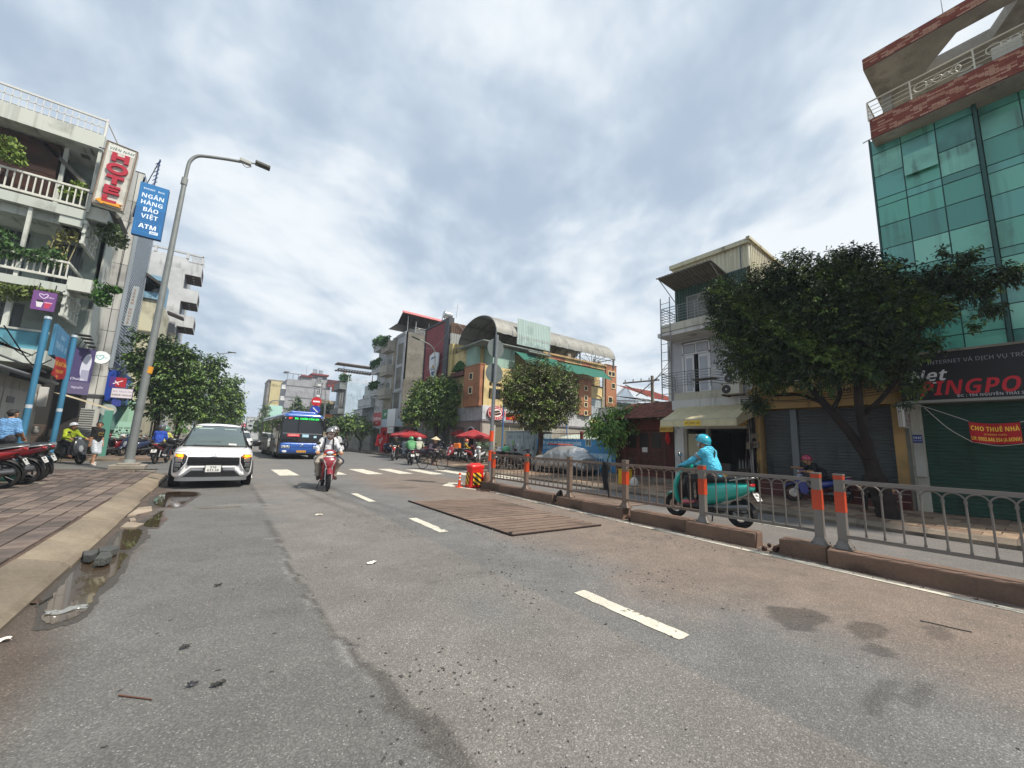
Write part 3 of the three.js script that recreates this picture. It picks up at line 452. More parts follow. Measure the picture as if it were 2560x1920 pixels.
// white three storey house with balconies
{
const o=building('white_house','white narrow three storey house with two balconies and cream shop awning','house',[14,0,-7.2]),F=rightFace(14),WH=paint('#c9cbd0',T.plaster),WS=paint('#cfd0d2',T.dirty),CR=paint('#cfc8ae',T.dirty);
W(o,'wall',[B(-8.55,-5.72,2.9,3.25,-5,.1),B(-8.55,-8.1,.13,2.9,-5,0),B(-5.9,-5.7,.13,2.9,-5,0),B(-8.1,-5.9,2.2,2.9,-5,-.05),B(-8.75,-8.63,3.25,5.7,-5,.0),B(-5.92,-5.72,3.25,5.7,-5,0),B(-8.6,-5.8,5.6,5.75,-5,.88)],WS,F);
W(o,'recess_wall',[wall(-8.63,-5.92,3.25,5.6,-5,-.1,[[-8.2,-7.1,3.35,5.5]])],WH,F);
const dr=W(o,'balcony_door',[B(-8.18,-7.1,4.98,5.04,-.12,-.06),B(-8.18,-8.12,3.35,5.45,-.12,-.06),B(-7.16,-7.1,3.35,5.45,-.12,-.06),B(-8.18,-7.1,5.39,5.45,-.12,-.06),B(-7.66,-7.61,5.04,5.4,-.12,-.07),B(-8.1,-7.72,3.35,4.97,-.1,-.085),B(-7.55,-7.16,3.35,4.97,-.1,-.085)],M('#d9dbde',{roughness:.5}),F);
for(const[a,b,c,d]of[[-8.02,-7.8,3.6,4.85],[-7.5,-7.22,3.6,4.85],[-8.1,-7.68,5.06,5.37],[-7.6,-7.18,5.06,5.37]])W(dr,'pane',[B(a,b,c,d,-.084,-.07)],M('#a9adb6',{roughness:.25}),F);
W(dr,'gap',[B(-7.71,-7.62,3.35,4.97,-.4,-.12)],DARK,F);
W(o,'balcony_slab',[ext([[-8.5,-.95],[-6.55,-.95],[-6.3,0],[-8.5,0]],.34).rotateX(-Math.PI/2).rotateX(Math.PI).translate(0,3.54,0)],paint('#c2c2b4',T.dirty),F,{label:'stained lower balcony slab'});
W(o,'balcony_slab',[B(-8.45,-5.75,5.76,6.03,-1,.92)],paint('#c2c2b8',T.dirty),F);
W(o,'ceiling_light',[RB(-7.6,-7.35,5.57,5.61,.3,.55,.02)],M('#9a9a92'),F);
const RM=M('#87898a',{roughness:.5,metalness:.5}),w2=(pts,y0,y1,n,ps)=>rails(pts.map(([z,d])=>[z,d]),y0,y1,n,.011,ps);
const rg=w2([[-8.45,0],[-8.45,.9],[-6.62,.9],[-6.4,.1]],3.68,4.16,6,.62);rg.push(...w2([[-7.45,.91],[-7.3,.91]],3.75,4.05,2,.15));
W(o,'balcony_railing',rg,RM,F);W(o,'balcony_railing',w2([[-8.4,0],[-8.4,.88],[-5.8,.88]],6.15,6.68,6,.62),RM,F);
const ld=[cyl([-8.42,3.2,.93],[-8.42,7.1,.93],.018,.018,6),cyl([-8.04,3.2,.93],[-8.04,7.07,.93],.018,.018,6)];for(let y=3.4;y<7.1;y+=.315)ld.push(cyl([-8.42,y,.93],[-8.04,y,.93],.012,.012,5));W(o,'ladder',ld,RM,F);
W(o,'drying_rack',[B(-7.15,-6.4,3.78,3.8,.75,1.15)],M('#3c3430'),F);
W(o,'green_wall',[corrugated(-8.43,-5.75,6.03,7.75,-.1,.12,.03)],M('#39564d',{map:T.dirty,roughness:.6}),F);
W(o,'upper_core',[B(-8.42,-5.74,6.03,8.2,-5,-.12)],paint('#b9b9ae',T.dirty),F);
win(o,F,-7.9,-7.0,6.1,7.28,-.06,2,1,M('#8d8f8e'),M('#5d625c',{roughness:.2}));
W(o,'sill_shelf',[B(-8.1,-7.1,6.05,6.22,.05,.3)],paint('#8d6a4c'),F);
W(o,'small_awning',[corrugated(-8.45,-6.35,0,1.25,0,.12,.03).rotateX(1.42).translate(0,7.7,-.1),B(-8.45,-6.35,7.84,7.87,1.1,1.14)],M('#7d7a74',{map:T.dirty,roughness:.6,metalness:.3}),F);
W(o,'awning_bracket',[cyl([-8.38,7.82,1.05],[-8.38,7.2,0],.015),cyl([-6.4,7.82,1.05],[-6.4,7.2,0],.015),tube([[-6.75,7.4,0],[-6.7,7.2,.25],[-6.6,7.45,.3],[-6.5,7.1,.1]],.02)],RM,F);
W(o,'cream_wall',[corrugated(-8.5,-5.6,7.75,8.62,-.08,.14,.03),corrugated(-5,-.1,7.2,8.6,0,.14,.03).rotateY(Math.PI/2).translate(-5.6,0,-5.1)],M('#cfccb8',{map:T.dirty,roughness:.6}),F);
W(o,'roof_edge',[rot(B(-8.55,-5.55,8.58,8.74,-.2,.06),0,0,0),rot(B(-5.62,-5.5,-.05,.05,-4,.1),-.06,0,0).translate(0,8.72,0)],M('#c9c6ae',{map:T.dirty,roughness:.6}),F);
W(o,'down_pipe',[cyl([-5.85,7.7,.02],[-5.85,8.55,.02],.02),cyl([-5.85,7.7,.02],[-6.5,7.7,.02],.015)],M('#5a6672'),F);
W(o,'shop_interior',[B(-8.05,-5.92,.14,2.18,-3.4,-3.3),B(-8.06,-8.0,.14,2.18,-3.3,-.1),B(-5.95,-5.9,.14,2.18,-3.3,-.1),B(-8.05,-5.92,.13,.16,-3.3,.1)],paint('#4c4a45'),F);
W(o,'folding_door',[B(-8.03,-7.33,.2,2.0,-.12,-.05),...Array.from({length:12},(_,k)=>B(-7.98,-7.8,.45+k*.12,.49+k*.12,-.05,-.035)),B(-8.0,-7.85,1.2,1.32,-.05,-.03)],M('#b9b29a',{map:T.dirty,roughness:.6}),F);
W(o,'door_post',[RB(-7.32,-7.22,.14,2.2,-.15,.02,.01),RB(-8.12,-8.04,.14,2.2,-.15,.02,.01)],M('#a8a495',{map:T.dirty}),F);
W(o,'lintel',[B(-8.15,-5.88,2.18,2.26,-.1,.04)],M('#c9c6bb'),F);
W(o,'pillar',[RB(-8.5,-8.14,.13,2.25,-.2,.05,.01)],paint('#d6d6d6',T.dirty),F);
W(o,'step',[B(-8.5,-5.75,.12,.3,-.05,.35),B(-12,-8.5,.12,.3,-.3,.25)],paint('#837c74',T.concrete),F);
}
{
const F=rightFace(14),o=building('shop_awning','cream canvas awning with small yellow labels over the dark shop','awning',[13.2,2.17,-7]),c=M('#d3c9a4',{map:T.cloth,roughness:.9});
W(o,'canvas',[sheet((u,v)=>{const z=lerp(lerp(-8.3,-8.1,v),lerp(-5.8,-5.55,v),u);return[z,lerp(2.98,2.40,v)-.03*Math.sin(v*3.1)+.012*Math.sin(u*40)*v,lerp(.1,1.58,v)];},40,12)],c,F);
W(o,'valance',[sheet((u,v)=>[lerp(-8.1,-5.55,u),lerp(2.40,2.17,v),1.585+.02*v+.012*Math.sin(u*55)*v],80,4)],c,F);
const yl=s=>print(128,128,(x,w,h)=>{fill(x,w,h,'#d9b62a');words(x,s,w/2,h/2,54,'#3a2c10',{max:110});});
for(const[z,s]of[[-7.12,'MỸ'],[-6.92,'BÁNH'],[-6.73,'MÌ']])W(o,'label',[pln(z-.085,z+.085,2.19,2.36,1.612)],yl(s),F,{uv:true});
W(o,'side_canvas',[sheet((u,v)=>[-5.68+.12*u,lerp(2.98-.58*u,2.55-.38*u,v),lerp(.1,1.58,u)],10,6)],c,F);
W(o,'frame',[cyl([-8.1,2.39,1.57],[-5.55,2.39,1.57],.018),cyl([-5.8,2.2,.05],[-5.57,2.38,1.55],.014),cyl([-8.3,2.2,.05],[-8.08,2.38,1.55],.014)],ALU,F);
const s2=building('yellow_shop_board','yellow shop board with brown lettering under the right end of the awning','sign',[13.95,2.0,-6.2]);
W(s2,'board',[B(-6.6,-5.9,2.27,2.5,.05,.1)],M('#b08a28'),F);W(s2,'print',[pln(-6.6,-5.9,2.27,2.5,.104)],print(384,128,(x,w,h)=>{fill(x,w,h,'#b8902c');words(x,'BÁNH MÌ',w/2,h/2,72,'#4a3010',{max:340});}),F,{uv:true});
const s3=building('yellow_shop_board','small yellow board with dark lettering left of the awning above the red cloth','sign',[13.7,2.1,-8.7]);
W(s3,'board',[B(-9.0,-8.45,2.06,2.26,.2,.25)],M('#b08a28'),F);W(s3,'print',[pln(-9.0,-8.45,2.06,2.26,.254)],print(384,128,(x,w,h)=>{fill(x,w,h,'#c29a30');words(x,'BÁNH LỌT',w/2,h/2,74,'#3c2a10',{max:350});}),F,{uv:true});
const rc=building('hanging_cloth','red cloth hanging from a hook beside the brown doors','cloth',[13.8,1.55,-8.65]);W(rc,'cloth',[skin([[.0,2.06,.03],[.0,1.95,.09],[.01,1.75,.11],[.03,1.6,.06]].map(([x,y,r])=>ring([-8.66+x,y,.28],[r,0,0],[0,0,r*.5],10)))],cloth('#b01a18'),F);
const fc=building('food_case','yellow glass food case standing in the dark shop doorway','food case',[14.1,.14,-6.8]);
W(fc,'cabinet',[RB(-7.1,-6.55,.15,.72,-.45,-.05,.02)],M('#c9a520',{map:T.dirty,roughness:.5}),F);W(fc,'lettering',[pln(-7.06,-6.6,.25,.6,-.045)],print(256,192,(x,w,h)=>{fill(x,w,h,'#cfab24');words(x,'BK',w/2,h/2,130,'#1c1608');}),F,{uv:true});
W(fc,'glass_case',[B(-7.08,-6.57,.722,1.0,-.42,-.08)],M('#8f9a9a',{roughness:.05,transmission:.85,thickness:0}),F);
const jr=building('jar_rack','row of clear bottles on a stand in the dark doorway','bottles',[14.2,.14,-6.25]);W(jr,'stand',[RB(-6.45,-6.05,.15,.85,-.5,-.25,.02)],M('#3a352f'),F);for(let k=0;k<4;k++)W(jr,'bottle',[cyl([-6.4+k*.1,.85,-.38],[-6.4+k*.1,1.08,-.38],.035,.03,8),cyl([-6.4+k*.1,1.08,-.38],[-6.4+k*.1,1.16,-.38],.015,.012,8)],M('#aab0b0',{roughness:.1,transmission:.5,thickness:0}),F);
}
for(const[y,k]of[[3.6,0],[3.25,1]]){
const F=rightFace(14),o=building('air_conditioner',k?'lower outdoor air conditioning unit beside the balcony':'upper outdoor air conditioning unit half hidden by leaves','air conditioner',[13.4,y+.02,-6.1],'outdoor units of the white house');
W(o,'case',[RB(-6.43+(1-k)*.1,-5.85+(1-k)*.1,y+.03,y+.36,.35,.62,.02)],M('#cdcdc6',{map:T.dirty,roughness:.5}),F);const x=-6.26+(1-k)*.1;
W(o,'fan_grille',[new THREE.TorusGeometry(.14,.008,5,24).translate(x,y+.19,.625),new THREE.TorusGeometry(.09,.005,5,20).translate(x,y+.19,.625),...[0,1,2,3,4,5].map(q=>rot(B(-.004,.004,-.14,.14,0,.006),0,0,q*.52).translate(x,y+.19,.622))],M('#5f6164'),F);
W(o,'fan',[new THREE.CylinderGeometry(.135,.135,.01,24).rotateX(Math.PI/2).translate(x,y+.19,.618)],M('#26282a'),F);W(o,'hub',[new THREE.CylinderGeometry(.035,.035,.03,12).rotateX(Math.PI/2).translate(x,y+.19,.62)],M('#b9bab6'),F);
W(o,'bracket',[B(-6.45,-5.8,y-.02,y+.025,.3,.34),B(-6.42,-6.38,y-.02,y+.024,0,.62)],M('#6b4a35',{map:T.rust}),F);
}
// low house with red tiles and brown doors
{
const F=rightFace(14),o=building('tiled_house','low old house with red tiled roof and tall brown wooden doors','house',[14.2,0,-10]);
const BR=paint('#5f3025',T.dirty,.6),BR2=paint('#4c241c',T.dirty,.6);
W(o,'wall',[B(-11.5,-8.5,.13,.35,-4,-.2),B(-11.5,-10.95,.13,2.5,-4,-.2),B(-8.62,-8.5,.13,2.5,-4,-.15),B(-10.95,-8.62,2.15,2.6,-4,-.2)],paint('#6d3a30',T.dirty),F);
for(let k=0;k<4;k++){const a=-10.93+k*.58,d=W(o,'door',[B(a,a+.56,.35,2.13,-.32,-.26)],BR,F);for(const[c,e]of[[.45,.95],[1.05,1.32],[1.42,2.05]])W(d,'door_panel',[RB(a+.07,a+.49,c,e,-.27,-.235,.012)],e>2?M('#231613',{roughness:.4}):BR2,F);if(k%2)W(d,'bars',[0,1,2,3].map(q=>cyl([a+.12+q*.1,1.44,-.22],[a+.12+q*.1,2.04,-.22],.008)),BLACK,F);}
W(o,'notice',[B(-10.15,-9.9,1.26,1.46,-.232,-.226)],M('#c9c7bf'),F);W(o,'side_column',[RB(-8.95,-8.6,.13,2.2,-.2,-.02,.01)],paint('#51231d',T.dirty),F);
const tg=[0,1,2].map(()=>merge([skin([0,1].map(v=>ring([0,0,v*.26],[.07,0,0],[0,.022,0],8)),true)]));const tc=['#a86a54','#96594a','#b57660','#8a5546','#c08468'].map(c=>paint(c,T.rust));
const rf=W(o,'roof',[sheet((u,v)=>[lerp(-11.6,-8.4,u),lerp(2.58,3.42,v),lerp(.35,-1.55,v)],1,1),B(-11.6,-8.4,3.36,3.46,-1.65,-1.5)],tc[1],F);
let n=0;for(let j=0;j<9;j++)for(let i=0;i<24;i++){const v=j/9,t=new THREE.Mesh(tg[n%3],tc[Math.floor(hash(i,j)*4.99)]);t.name='tile';t.castShadow=true;t.position.set(14-lerp(.38,-1.5,v)-14.2,lerp(2.6,3.42,v)+rr(0,.015),-11.55+i*.133+10);t.rotation.set(0,Math.PI/2+rr(-.05,.05),0);t.rotation.order='YXZ';t.rotation.x=-.42;rf.add(t);n++;}
}
{
const YB=gnd(1563,1211,.13),WB=gnd(1584,1216,.13),a=building('yellow_box','yellow plastic box standing on the pavement beyond the railing','box',[YB.x,.13,YB.z]);W(a,'box',[RB(YB.x-.17,YB.x+.17,.13,.62,YB.z-.17,YB.z+.17,.02)],M('#c9a312',{roughness:.5}));W(a,'lid',[RB(YB.x-.19,YB.x+.19,.62,.66,YB.z-.19,YB.z+.19,.015)],M('#b8930c',{roughness:.5}));
const b=building('white_sack','small white sack on the pavement beside the yellow box','sack',[WB.x,.13,WB.z]);W(b,'sack',[skin([[0,.09],[.04,.13],[.15,.14],[.26,.09],[.31,.03]].map(([y,r],i)=>ring([WB.x+.01*i,.13+y,WB.z],[r*rr(.9,1.1),0,0],[0,0,r],14)))],cloth('#cfcdc6'));
}
{
const F=rightFace(14),o=building('overhead_cable','sagging black cables strung along the ochre shop front behind the tree','cable',[13.8,3,-4]);for(let k=0;k<4;k++)W(o,'cable',[tube([[-6,3.05+k*.07,.25],[-4.6,2.94+k*.09-.05*(k%2),.3],[-3.2,2.95+k*.08,.3],[-2.1,3.05+k*.05,.4]],.009+.003*(k%2),24,5)],BLACK,F);
const w=building('overhead_cable','thin cables crossing between the tiled house and the white house ladder','cable',[14,4,-10]);for(let k=0;k<3;k++)W(w,'cable',[tube([[21.2,5.6-k*.2,-14.6],[17,4.7-k*.12,-11.6],[14.2,4.6+k*.2,-8.7]],.012,20,4)],BLACK);
}
// blue hoarding with its lettering, rail fence and camera pole behind
{
const F=rightFace(14.3),o=building('hoarding','long blue painted hoarding with white traffic safety lettering behind the covered car','hoarding',[14.3,0,-14.2]);
const bm=M('#2f7fb8',{map:T.dirty,roughness:.6});
for(let k=0;k<6;k++)W(o,'panel',[B(-17.0+k*.925,-17.0+(k+1)*.925-.012,.13,1.75,-.06,rr(-.004,.006))],bm,F);
W(o,'print',[pln(-17.0,-11.46,.15,1.74,.012)],print(1664,480,(x,w,h)=>{fill(x,w,h,'#3a86ba');grime(x,w,h,160,.10);words(x,'HÃY LÁI XE AN TOÀN GIAO THÔNG',560,62,74,'#cfe0ea',{max:900});words(x,'LÀ TRÁCH NHIỆM CỦA MỌI NGƯỜI',560,135,60,'#b9d2e0',{max:780});x.fillStyle='#9cc4da';x.fillRect(1180,190,380,200);x.fillStyle='#2b6a96';for(let i=0;i<9;i++)x.fillRect(1190+i*42,250+hash(i,4)*60,26,90);words(x,'2 - 24',1330,235,60,'#e3eef4');x.fillStyle='#2c5a4a';x.fillRect(1220,340,130,60);x.fillRect(1390,350,150,60);for(let i=0;i<40;i++){x.fillStyle=`rgba(190,215,230,${.25 * hash(i, 8)})`;x.fillRect(hash(i,1)*w,170+hash(i,2)*280,60*hash(i,3),40*hash(i,5));}words(x,'ATGT',700,330,120,'rgba(170,205,225,.55)');}),F,{uv:true});
W(o,'picture',[pln(-13.35,-13.0,1.42,1.74,.022)],print(128,128,(x,w,h)=>{fill(x,w,h,'#c7d3d3');fill(x,1,1,'#fff');x.fillStyle='#3d4a42';x.fillRect(10,10,108,108);x.fillStyle='#8a9a8a';x.beginPath();x.moveTo(30,118);x.lineTo(60,30);x.lineTo(90,20);x.lineTo(80,118);x.fill();}),F,{uv:true});
const f=building('spike_fence','dark rusty bar fence rising above the blue hoarding','fence',[14.6,1.7,-14.5]),sp=[];for(let z=-17;z<-11.6;z+=.11)sp.push(cyl([z,1.6,-.3],[z,2.2,-.3],.009,.006,4));W(f,'bars',sp,M('#5a4a4a'),F,{kind:'stuff'});W(f,'rail',[B(-17,-11.6,2.02,2.05,-.32,-.28),B(-17,-11.6,1.72,1.75,-.32,-.28),RB(-14.0,-13.88,1.6,2.15,-.4,-.25,.01)],M('#6b2f2a'),F);
const y=building('yard_roof','low pale sheet roof seen between the hoarding and the bar fence','roof',[16,1.5,-14]);W(y,'sheet',[rot(corrugated(-16.5,-11.8,0,1.6,0,.15,.03),-1.4,0,0).translate(0,1.78,-.8)],M('#b9c6c2',{map:T.dirty}),F);W(y,'beam',[B(-16.5,-11.8,1.6,1.76,-2.4,-.9)],M('#8a5040'),F);
const p=building('camera_pole','thin white pole with a small lamp rising behind the blue hoarding','pole',[14.8,.1,-15]);W(p,'pole',[cyl([-15,.1,-.4],[-15,2.62,-.4],.03,.02)],M('#c9c9c6'),F);W(p,'head',[RB(-15.06,-14.94,2.6,2.68,-.46,-.3,.02)],M('#8a8a88'),F);
}
{
const o=building('electric_cabinet','tall pale grey electric cabinet with double doors left of the blue hoarding','cabinet',[15.2,.1,-18.6]),g=M('#9fb0b8',{map:T.dirty,roughness:.5});
const F=rightFace(14.6);W(o,'body',[RB(-20.4,-17.45,.2,2.16,-1.2,0,.02)],g,F);W(o,'roof',[RB(-20.5,-17.38,2.16,2.22,-1.3,.08,.02)],M('#b5c0c2',{map:T.dirty}),F);W(o,'plinth',[B(-20.4,-17.5,.1,.22,-1.2,.05)],GREYC,F);
for(const[a,b]of[[-20.33,-19.45],[-19.42,-18.6],[-18.5,-17.55]]){const d=W(o,'door',[RB(a,b,.35,2.05,.0,.035,.012)],g,F);W(d,'handle',[RB(b-.1,b-.06,1.1,1.3,.03,.07,.01)],BLACK,F);W(d,'vent',[0,1,2,3].map(k=>B(a+.2,b-.2,1.75+k*.05,1.77+k*.05,.03,.045)),M('#76868c'),F);}
W(o,'sticker',[B(-19.7,-19.45,1.35,1.6,.036,.04)],M('#7fa36a'),F);W(o,'sticker',[B(-19.15,-19.0,1.3,1.45,.036,.04)],M('#c9cfcf'),F);
}
// corner coffee shop building
{
const o=building('corner_building','large yellow and orange corner building with green awnings and an arched roof canopy','building',[22,0,-26]),F=frontFace(-25),L=rightFace(15.65);
const YE=paint('#d3c08e',T.dirty),OR=paint('#a87355',T.dirty),GF=paint('#b4b6b8',T.plaster),TEAL=paint('#9dbcae',T.plaster),BEI=paint('#b9a58d',T.plaster);
W(o,'ground_floor_wall',[wall(15.7,27.3,.1,3.2,-.3,0,[[16.9,22.4,.5,2.9]]),B(15.7,27.3,.1,.3,-9,-.3)],paint('#a9a7a0',T.dirty),F);
W(o,'ground_floor_wall',[wall(-31,-25.35,.1,3.1,-.3,0,[[-27.2,-25.8,.15,2.5],[-30.8,-27.6,.3,2.6]])],paint('#8d7f7c',T.dirty),L);
win(o,F,16.9,22.4,.5,2.9,-.15,4,1,M('#c9c4b4'),M('#6b6753',{roughness:.12}));win(o,L,-30.8,-27.6,.3,2.6,-.15,3,1,M('#9c8f8a'),M('#7c6f66',{roughness:.12}));
W(o,'arch_door',[new THREE.TorusGeometry(.72,.06,6,20,Math.PI).translate(-26.5,1.85,.02),B(-27.28,-27.16,.1,1.85,0,.06),B(-25.84,-25.72,.1,1.85,0,.06)],M('#c9c2bd'),L);W(o,'door_void',[B(-27.2,-25.8,.15,2.55,-.6,-.3)],DARK,L);
W(o,'fascia',[B(15.65,27.25,3.17,4.2,-.4,.06)],M('#d3d6d7',{map:T.plaster,roughness:.5}),F);const jn=[];for(let x=17;x<27;x+=1.2)jn.push(B(x-.008,x+.008,3.18,4.19,.05,.064));W(o,'fascia_joint',jn,M('#a5a9aa'),F);
W(o,'fascia',[B(-30.4,-24.95,3.1,4.15,-.4,.02)],GF,L);W(o,'fascia_soffit',[B(15.6,27.3,3.02,3.17,-.3,.1),B(15.6,15.95,3.02,3.1,-6,-.3)],M('#77757a'),F);
const wins=[];for(let k=0;k<5;k++){wins.push([15.85+k*.92,16.45+k*.92,4.72,5.55],[15.85+k*.92,16.45+k*.92,5.72,6.02]);}
W(o,'upper_wall',[wall(15.68,25.6,4.2,7.0,-.4,0,wins),wall(25.6,30.6,3.0,7.0,-.4,0,[[27.2,28.95,4.0,5.9]]),B(15.9,30.4,3.0,9.0,-8,-1.6)],YE,F);
wins.forEach(w=>win(o,F,...w,-.2,1,1,M('#c9b98a'),M('#15130f',{roughness:.3}),.04));
W(o,'upper_wall',[B(-31,-24.98,4.15,7.0,-.5,-.03)],YE,L);
W(o,'arch_trim',[new THREE.TorusGeometry(.92,.06,6,20,Math.PI).scale(1,.55,1).translate(28.08,5.75,.02),B(27.12,27.22,4,5.75,0,.05),B(28.93,29.03,4,5.75,0,.05)],M('#d9cba0'),F);
win(o,F,27.22,28.93,4.05,6.2,-.12,4,4,M('#c9cfcf'),M('#9aa5a8',{roughness:.2}),.045);win(o,F,24.3,25.45,4.05,6.1,.003,3,4,M('#c9cfcf'),M('#9aa5a8',{roughness:.2}),.045);
const pier=(face,x0,x1,y0,y1,list,d=.28)=>{const p=W(o,'orange_pier',[B(x0,x1,y0,y1,-.2,d),B(x0-.04,x1+.04,y1,y1+.07,-.2,d+.04)],OR,face);list.forEach(([x,y,s])=>{W(p,'niche',[B(x-s,x+s,y-s,y+s,d,d+.02)],M('#17130f'),face);W(p,'niche_trim',[B(x-s-.06,x+s+.06,y+s,y+s+.06,d,d+.05),B(x-s-.06,x+s+.06,y-s-.06,y-s,d,d+.05),B(x-s-.06,x-s,y-s,y+s,d,d+.05),B(x+s,x+s+.06,y-s,y+s,d,d+.05)],M('#d8c9a2'),face);});};
pier(L,-27.5,-25.1,4.15,7.3,[[-26.4,6.5,.22],[-26.4,5.4,.22]]);pier(F,25.6,27.15,4.2,7.35,[[26.4,6.65,.17],[26.4,5.75,.17],[26.4,5.15,.17],[26.4,4.4,.17]]);pier(F,29.2,30.7,3.2,9.25,[[29.7,8.45,.2],[30.2,8.45,.2],[30.2,7.3,.22],[29.75,5.9,.25]]);
W(o,'drain_pipe',[cyl([29.06,2.5,.08],[29.06,9.1,.08],.07)],M('#c9c5ba'),F);
W(o,'terrace_wall',[B(18,29.2,7.0,7.1,-2,.05),B(18,29.2,7.0,8.9,-1.8,-1.65)],M('#2a2622'),F);
const tr=[];for(const y of[7.2,7.35,7.5,7.65])tr.push(cyl([23,y,0],[29,y,0],.02,.02,4));for(let x=23;x<29;x+=.8)tr.push(cyl([x,7.05,0],[x,7.68,0],.02,.02,4));W(o,'terrace_railing',tr,M('#3d3f40'),F);
W(o,'cornice',[B(21.2,29.15,8.72,9.05,-1.5,.2),B(21.2,29.2,9.05,9.2,-1.5,.34)],paint('#c2a678',T.dirty),F);W(o,'cornice',[B(22.2,23.8,8.74,9.02,.2,.22),B(26,27.2,8.74,9.02,.2,.22)],paint('#b4755f',T.dirty),F);
W(o,'awning',[sheet((u,v)=>[lerp(lerp(18.3,18.9,v),22.65,u),lerp(8.72,7.6,v)+.05*Math.sin(u*14)*v,.25+lerp(0,1.1,v)],30,8)],M('#1f6a5a',{map:T.cloth,roughness:.85}),F);W(o,'awning',[sheet((u,v)=>[lerp(22.95,28.7,u),lerp(8.58,7.6,v)+.04*Math.sin(u*17+1)*v,.25+lerp(0,1.1,v)],30,8)],M('#1f6a5a',{map:T.cloth,roughness:.85}),F);
W(o,'awning_frame',[cyl([22.78,8.7,.2],[23.1,7.1,1.4],.04),cyl([18.2,9.2,0],[18.2,7,0],.04),cyl([28.75,8.6,.2],[28.75,7.55,1.4],.03)],M('#5d6a66'),F);
W(o,'small_roof',[rot(corrugated(19.5,21.8,0,.9,0,.2,.04),-1.1,0,0).translate(0,8.75,.75),B(15.2,21,9.02,9.1,-3.6,.4)],M('#8f9a98',{map:T.dirty,roughness:.5}),F);
W(o,'set_back_wall',[wall(15.75,21.2,7.0,9.0,-3,-2.6,[[16.5,17.3,7.1,8.5],[19.2,20.4,7.1,8.6]]),B(15.72,16.1,7.0,9.0,-2.6,-1.4),B(18.0,18.4,7,9,-2.6,-.6)],TEAL,F);win(o,F,16.5,17.3,7.1,8.5,-2.75,2,1,WHITE,M('#3d4f4c',{roughness:.2}));win(o,F,19.2,20.4,7.1,8.6,-2.75,2,1,WHITE,M('#2d3a38',{roughness:.2}));
W(o,'set_back_wall',[B(-30.9,-25.2,7.0,8.95,-3,-.9)],TEAL,L);W(o,'parapet',[B(15.7,21.5,7.0,7.25,-.2,.02)],YE,F);
W(o,'planter',[B(-29.8,-27.6,6.75,7.1,-.1,.35)],paint('#6b3a30'),L);
const pl=[];for(let k=0;k<900;k++){const a=rnd()*6.28,r=rnd();pl.push(rot(new THREE.PlaneGeometry(.16,.06),rnd()*3,rnd()*3,rnd()*3).translate(-28.7+Math.cos(a)*r*1.05,7.25+rnd()*.75*(1.1-r*r),.1+Math.sin(a)*r*.4));}W(o,'planter_foliage',pl,M('#3f6b35',{roughness:.8}),L,{kind:'stuff'});
const AR=[[15.75,9.7]];const arc=(t,z)=>{const a=Math.PI*(1-t);return[z,9.75+2.25*Math.sin(a),-.05-1.9-1.9*Math.cos(a)];};
const CANG=(u,v)=>{const a=Math.PI*v;return[lerp(16.4,30.4,u),9.9+1.95*Math.sin(a)*(v<.5?1:1),.35-3.0+3.0*Math.cos(a)];};
W(o,'canopy_roof',[sheet((u,v)=>{const p=CANG(u,v);p[1]+=.02*Math.sin(u*90);return p;},140,24)],M('#8d8e8b',{map:T.dirty,roughness:.6,metalness:.2}),F);const ribs=[];for(let k=0;k<=9;k++){const u=k/9,q=[];for(let i=0;i<=12;i++){const p=CANG(u,i/12);q.push([p[0],p[1]-.06,p[2]]);}ribs.push(tube(q,.045,20,5));}
for(const v of[.12,.3,.5,.7,.88]){const a=CANG(0,v),b=CANG(1,v);ribs.push(cyl([a[0],a[1]-.07,a[2]],[b[0],b[1]-.07,b[2]],.035,.035,4));}
for(const x of[16.4,21.9,25.6,30.2])ribs.push(cyl([x,8.9,.3],[x,9.95,.3],.07),cyl([x,8.9,-5.6],[x,9.95,-5.6],.07));
for(let k=1;k<8;k++){const p=CANG(1,k/8);ribs.push(cyl([30.35,9.95,-2.65],[30.35,p[1]-.1,p[2]],.03,.03,4));}ribs.push(cyl([30.35,9.95,.3],[30.35,9.95,-5.6],.04));for(const x of[27.5,30.2])ribs.push(cyl([x,9.0,-2],[x,11,-2],.03));ribs.push(cyl([26,9.7,.28],[30.3,9.7,.28],.025),cyl([30.3,9.1,.3],[30.3,9.95,.3],.05));
W(o,'canopy_frame',ribs,M('#5f6466',{roughness:.5,metalness:.4}),F);const th=[];for(let x=26;x<30.2;x+=.22)th.push(cyl([x,9.1,.28],[x,9.7,.28],.012,.012,4));W(o,'roof_railing',th,M('#7d8385'),F);
W(o,'canopy_panel',[corrugated(18.4,21.95,9.3,11.45,.33,.18,.03)],M('#b3cbca',{map:T.dirty,roughness:.5}),F);W(o,'roof_vent',[RB(24.1,24.5,9.2,9.5,.1,.3,.03),RB(28.3,28.6,9.2,9.5,.0,.2,.03),RB(27.7,27.8,9.2,9.6,.0,.1,.02)],paint('#9a8d78'),F);
}
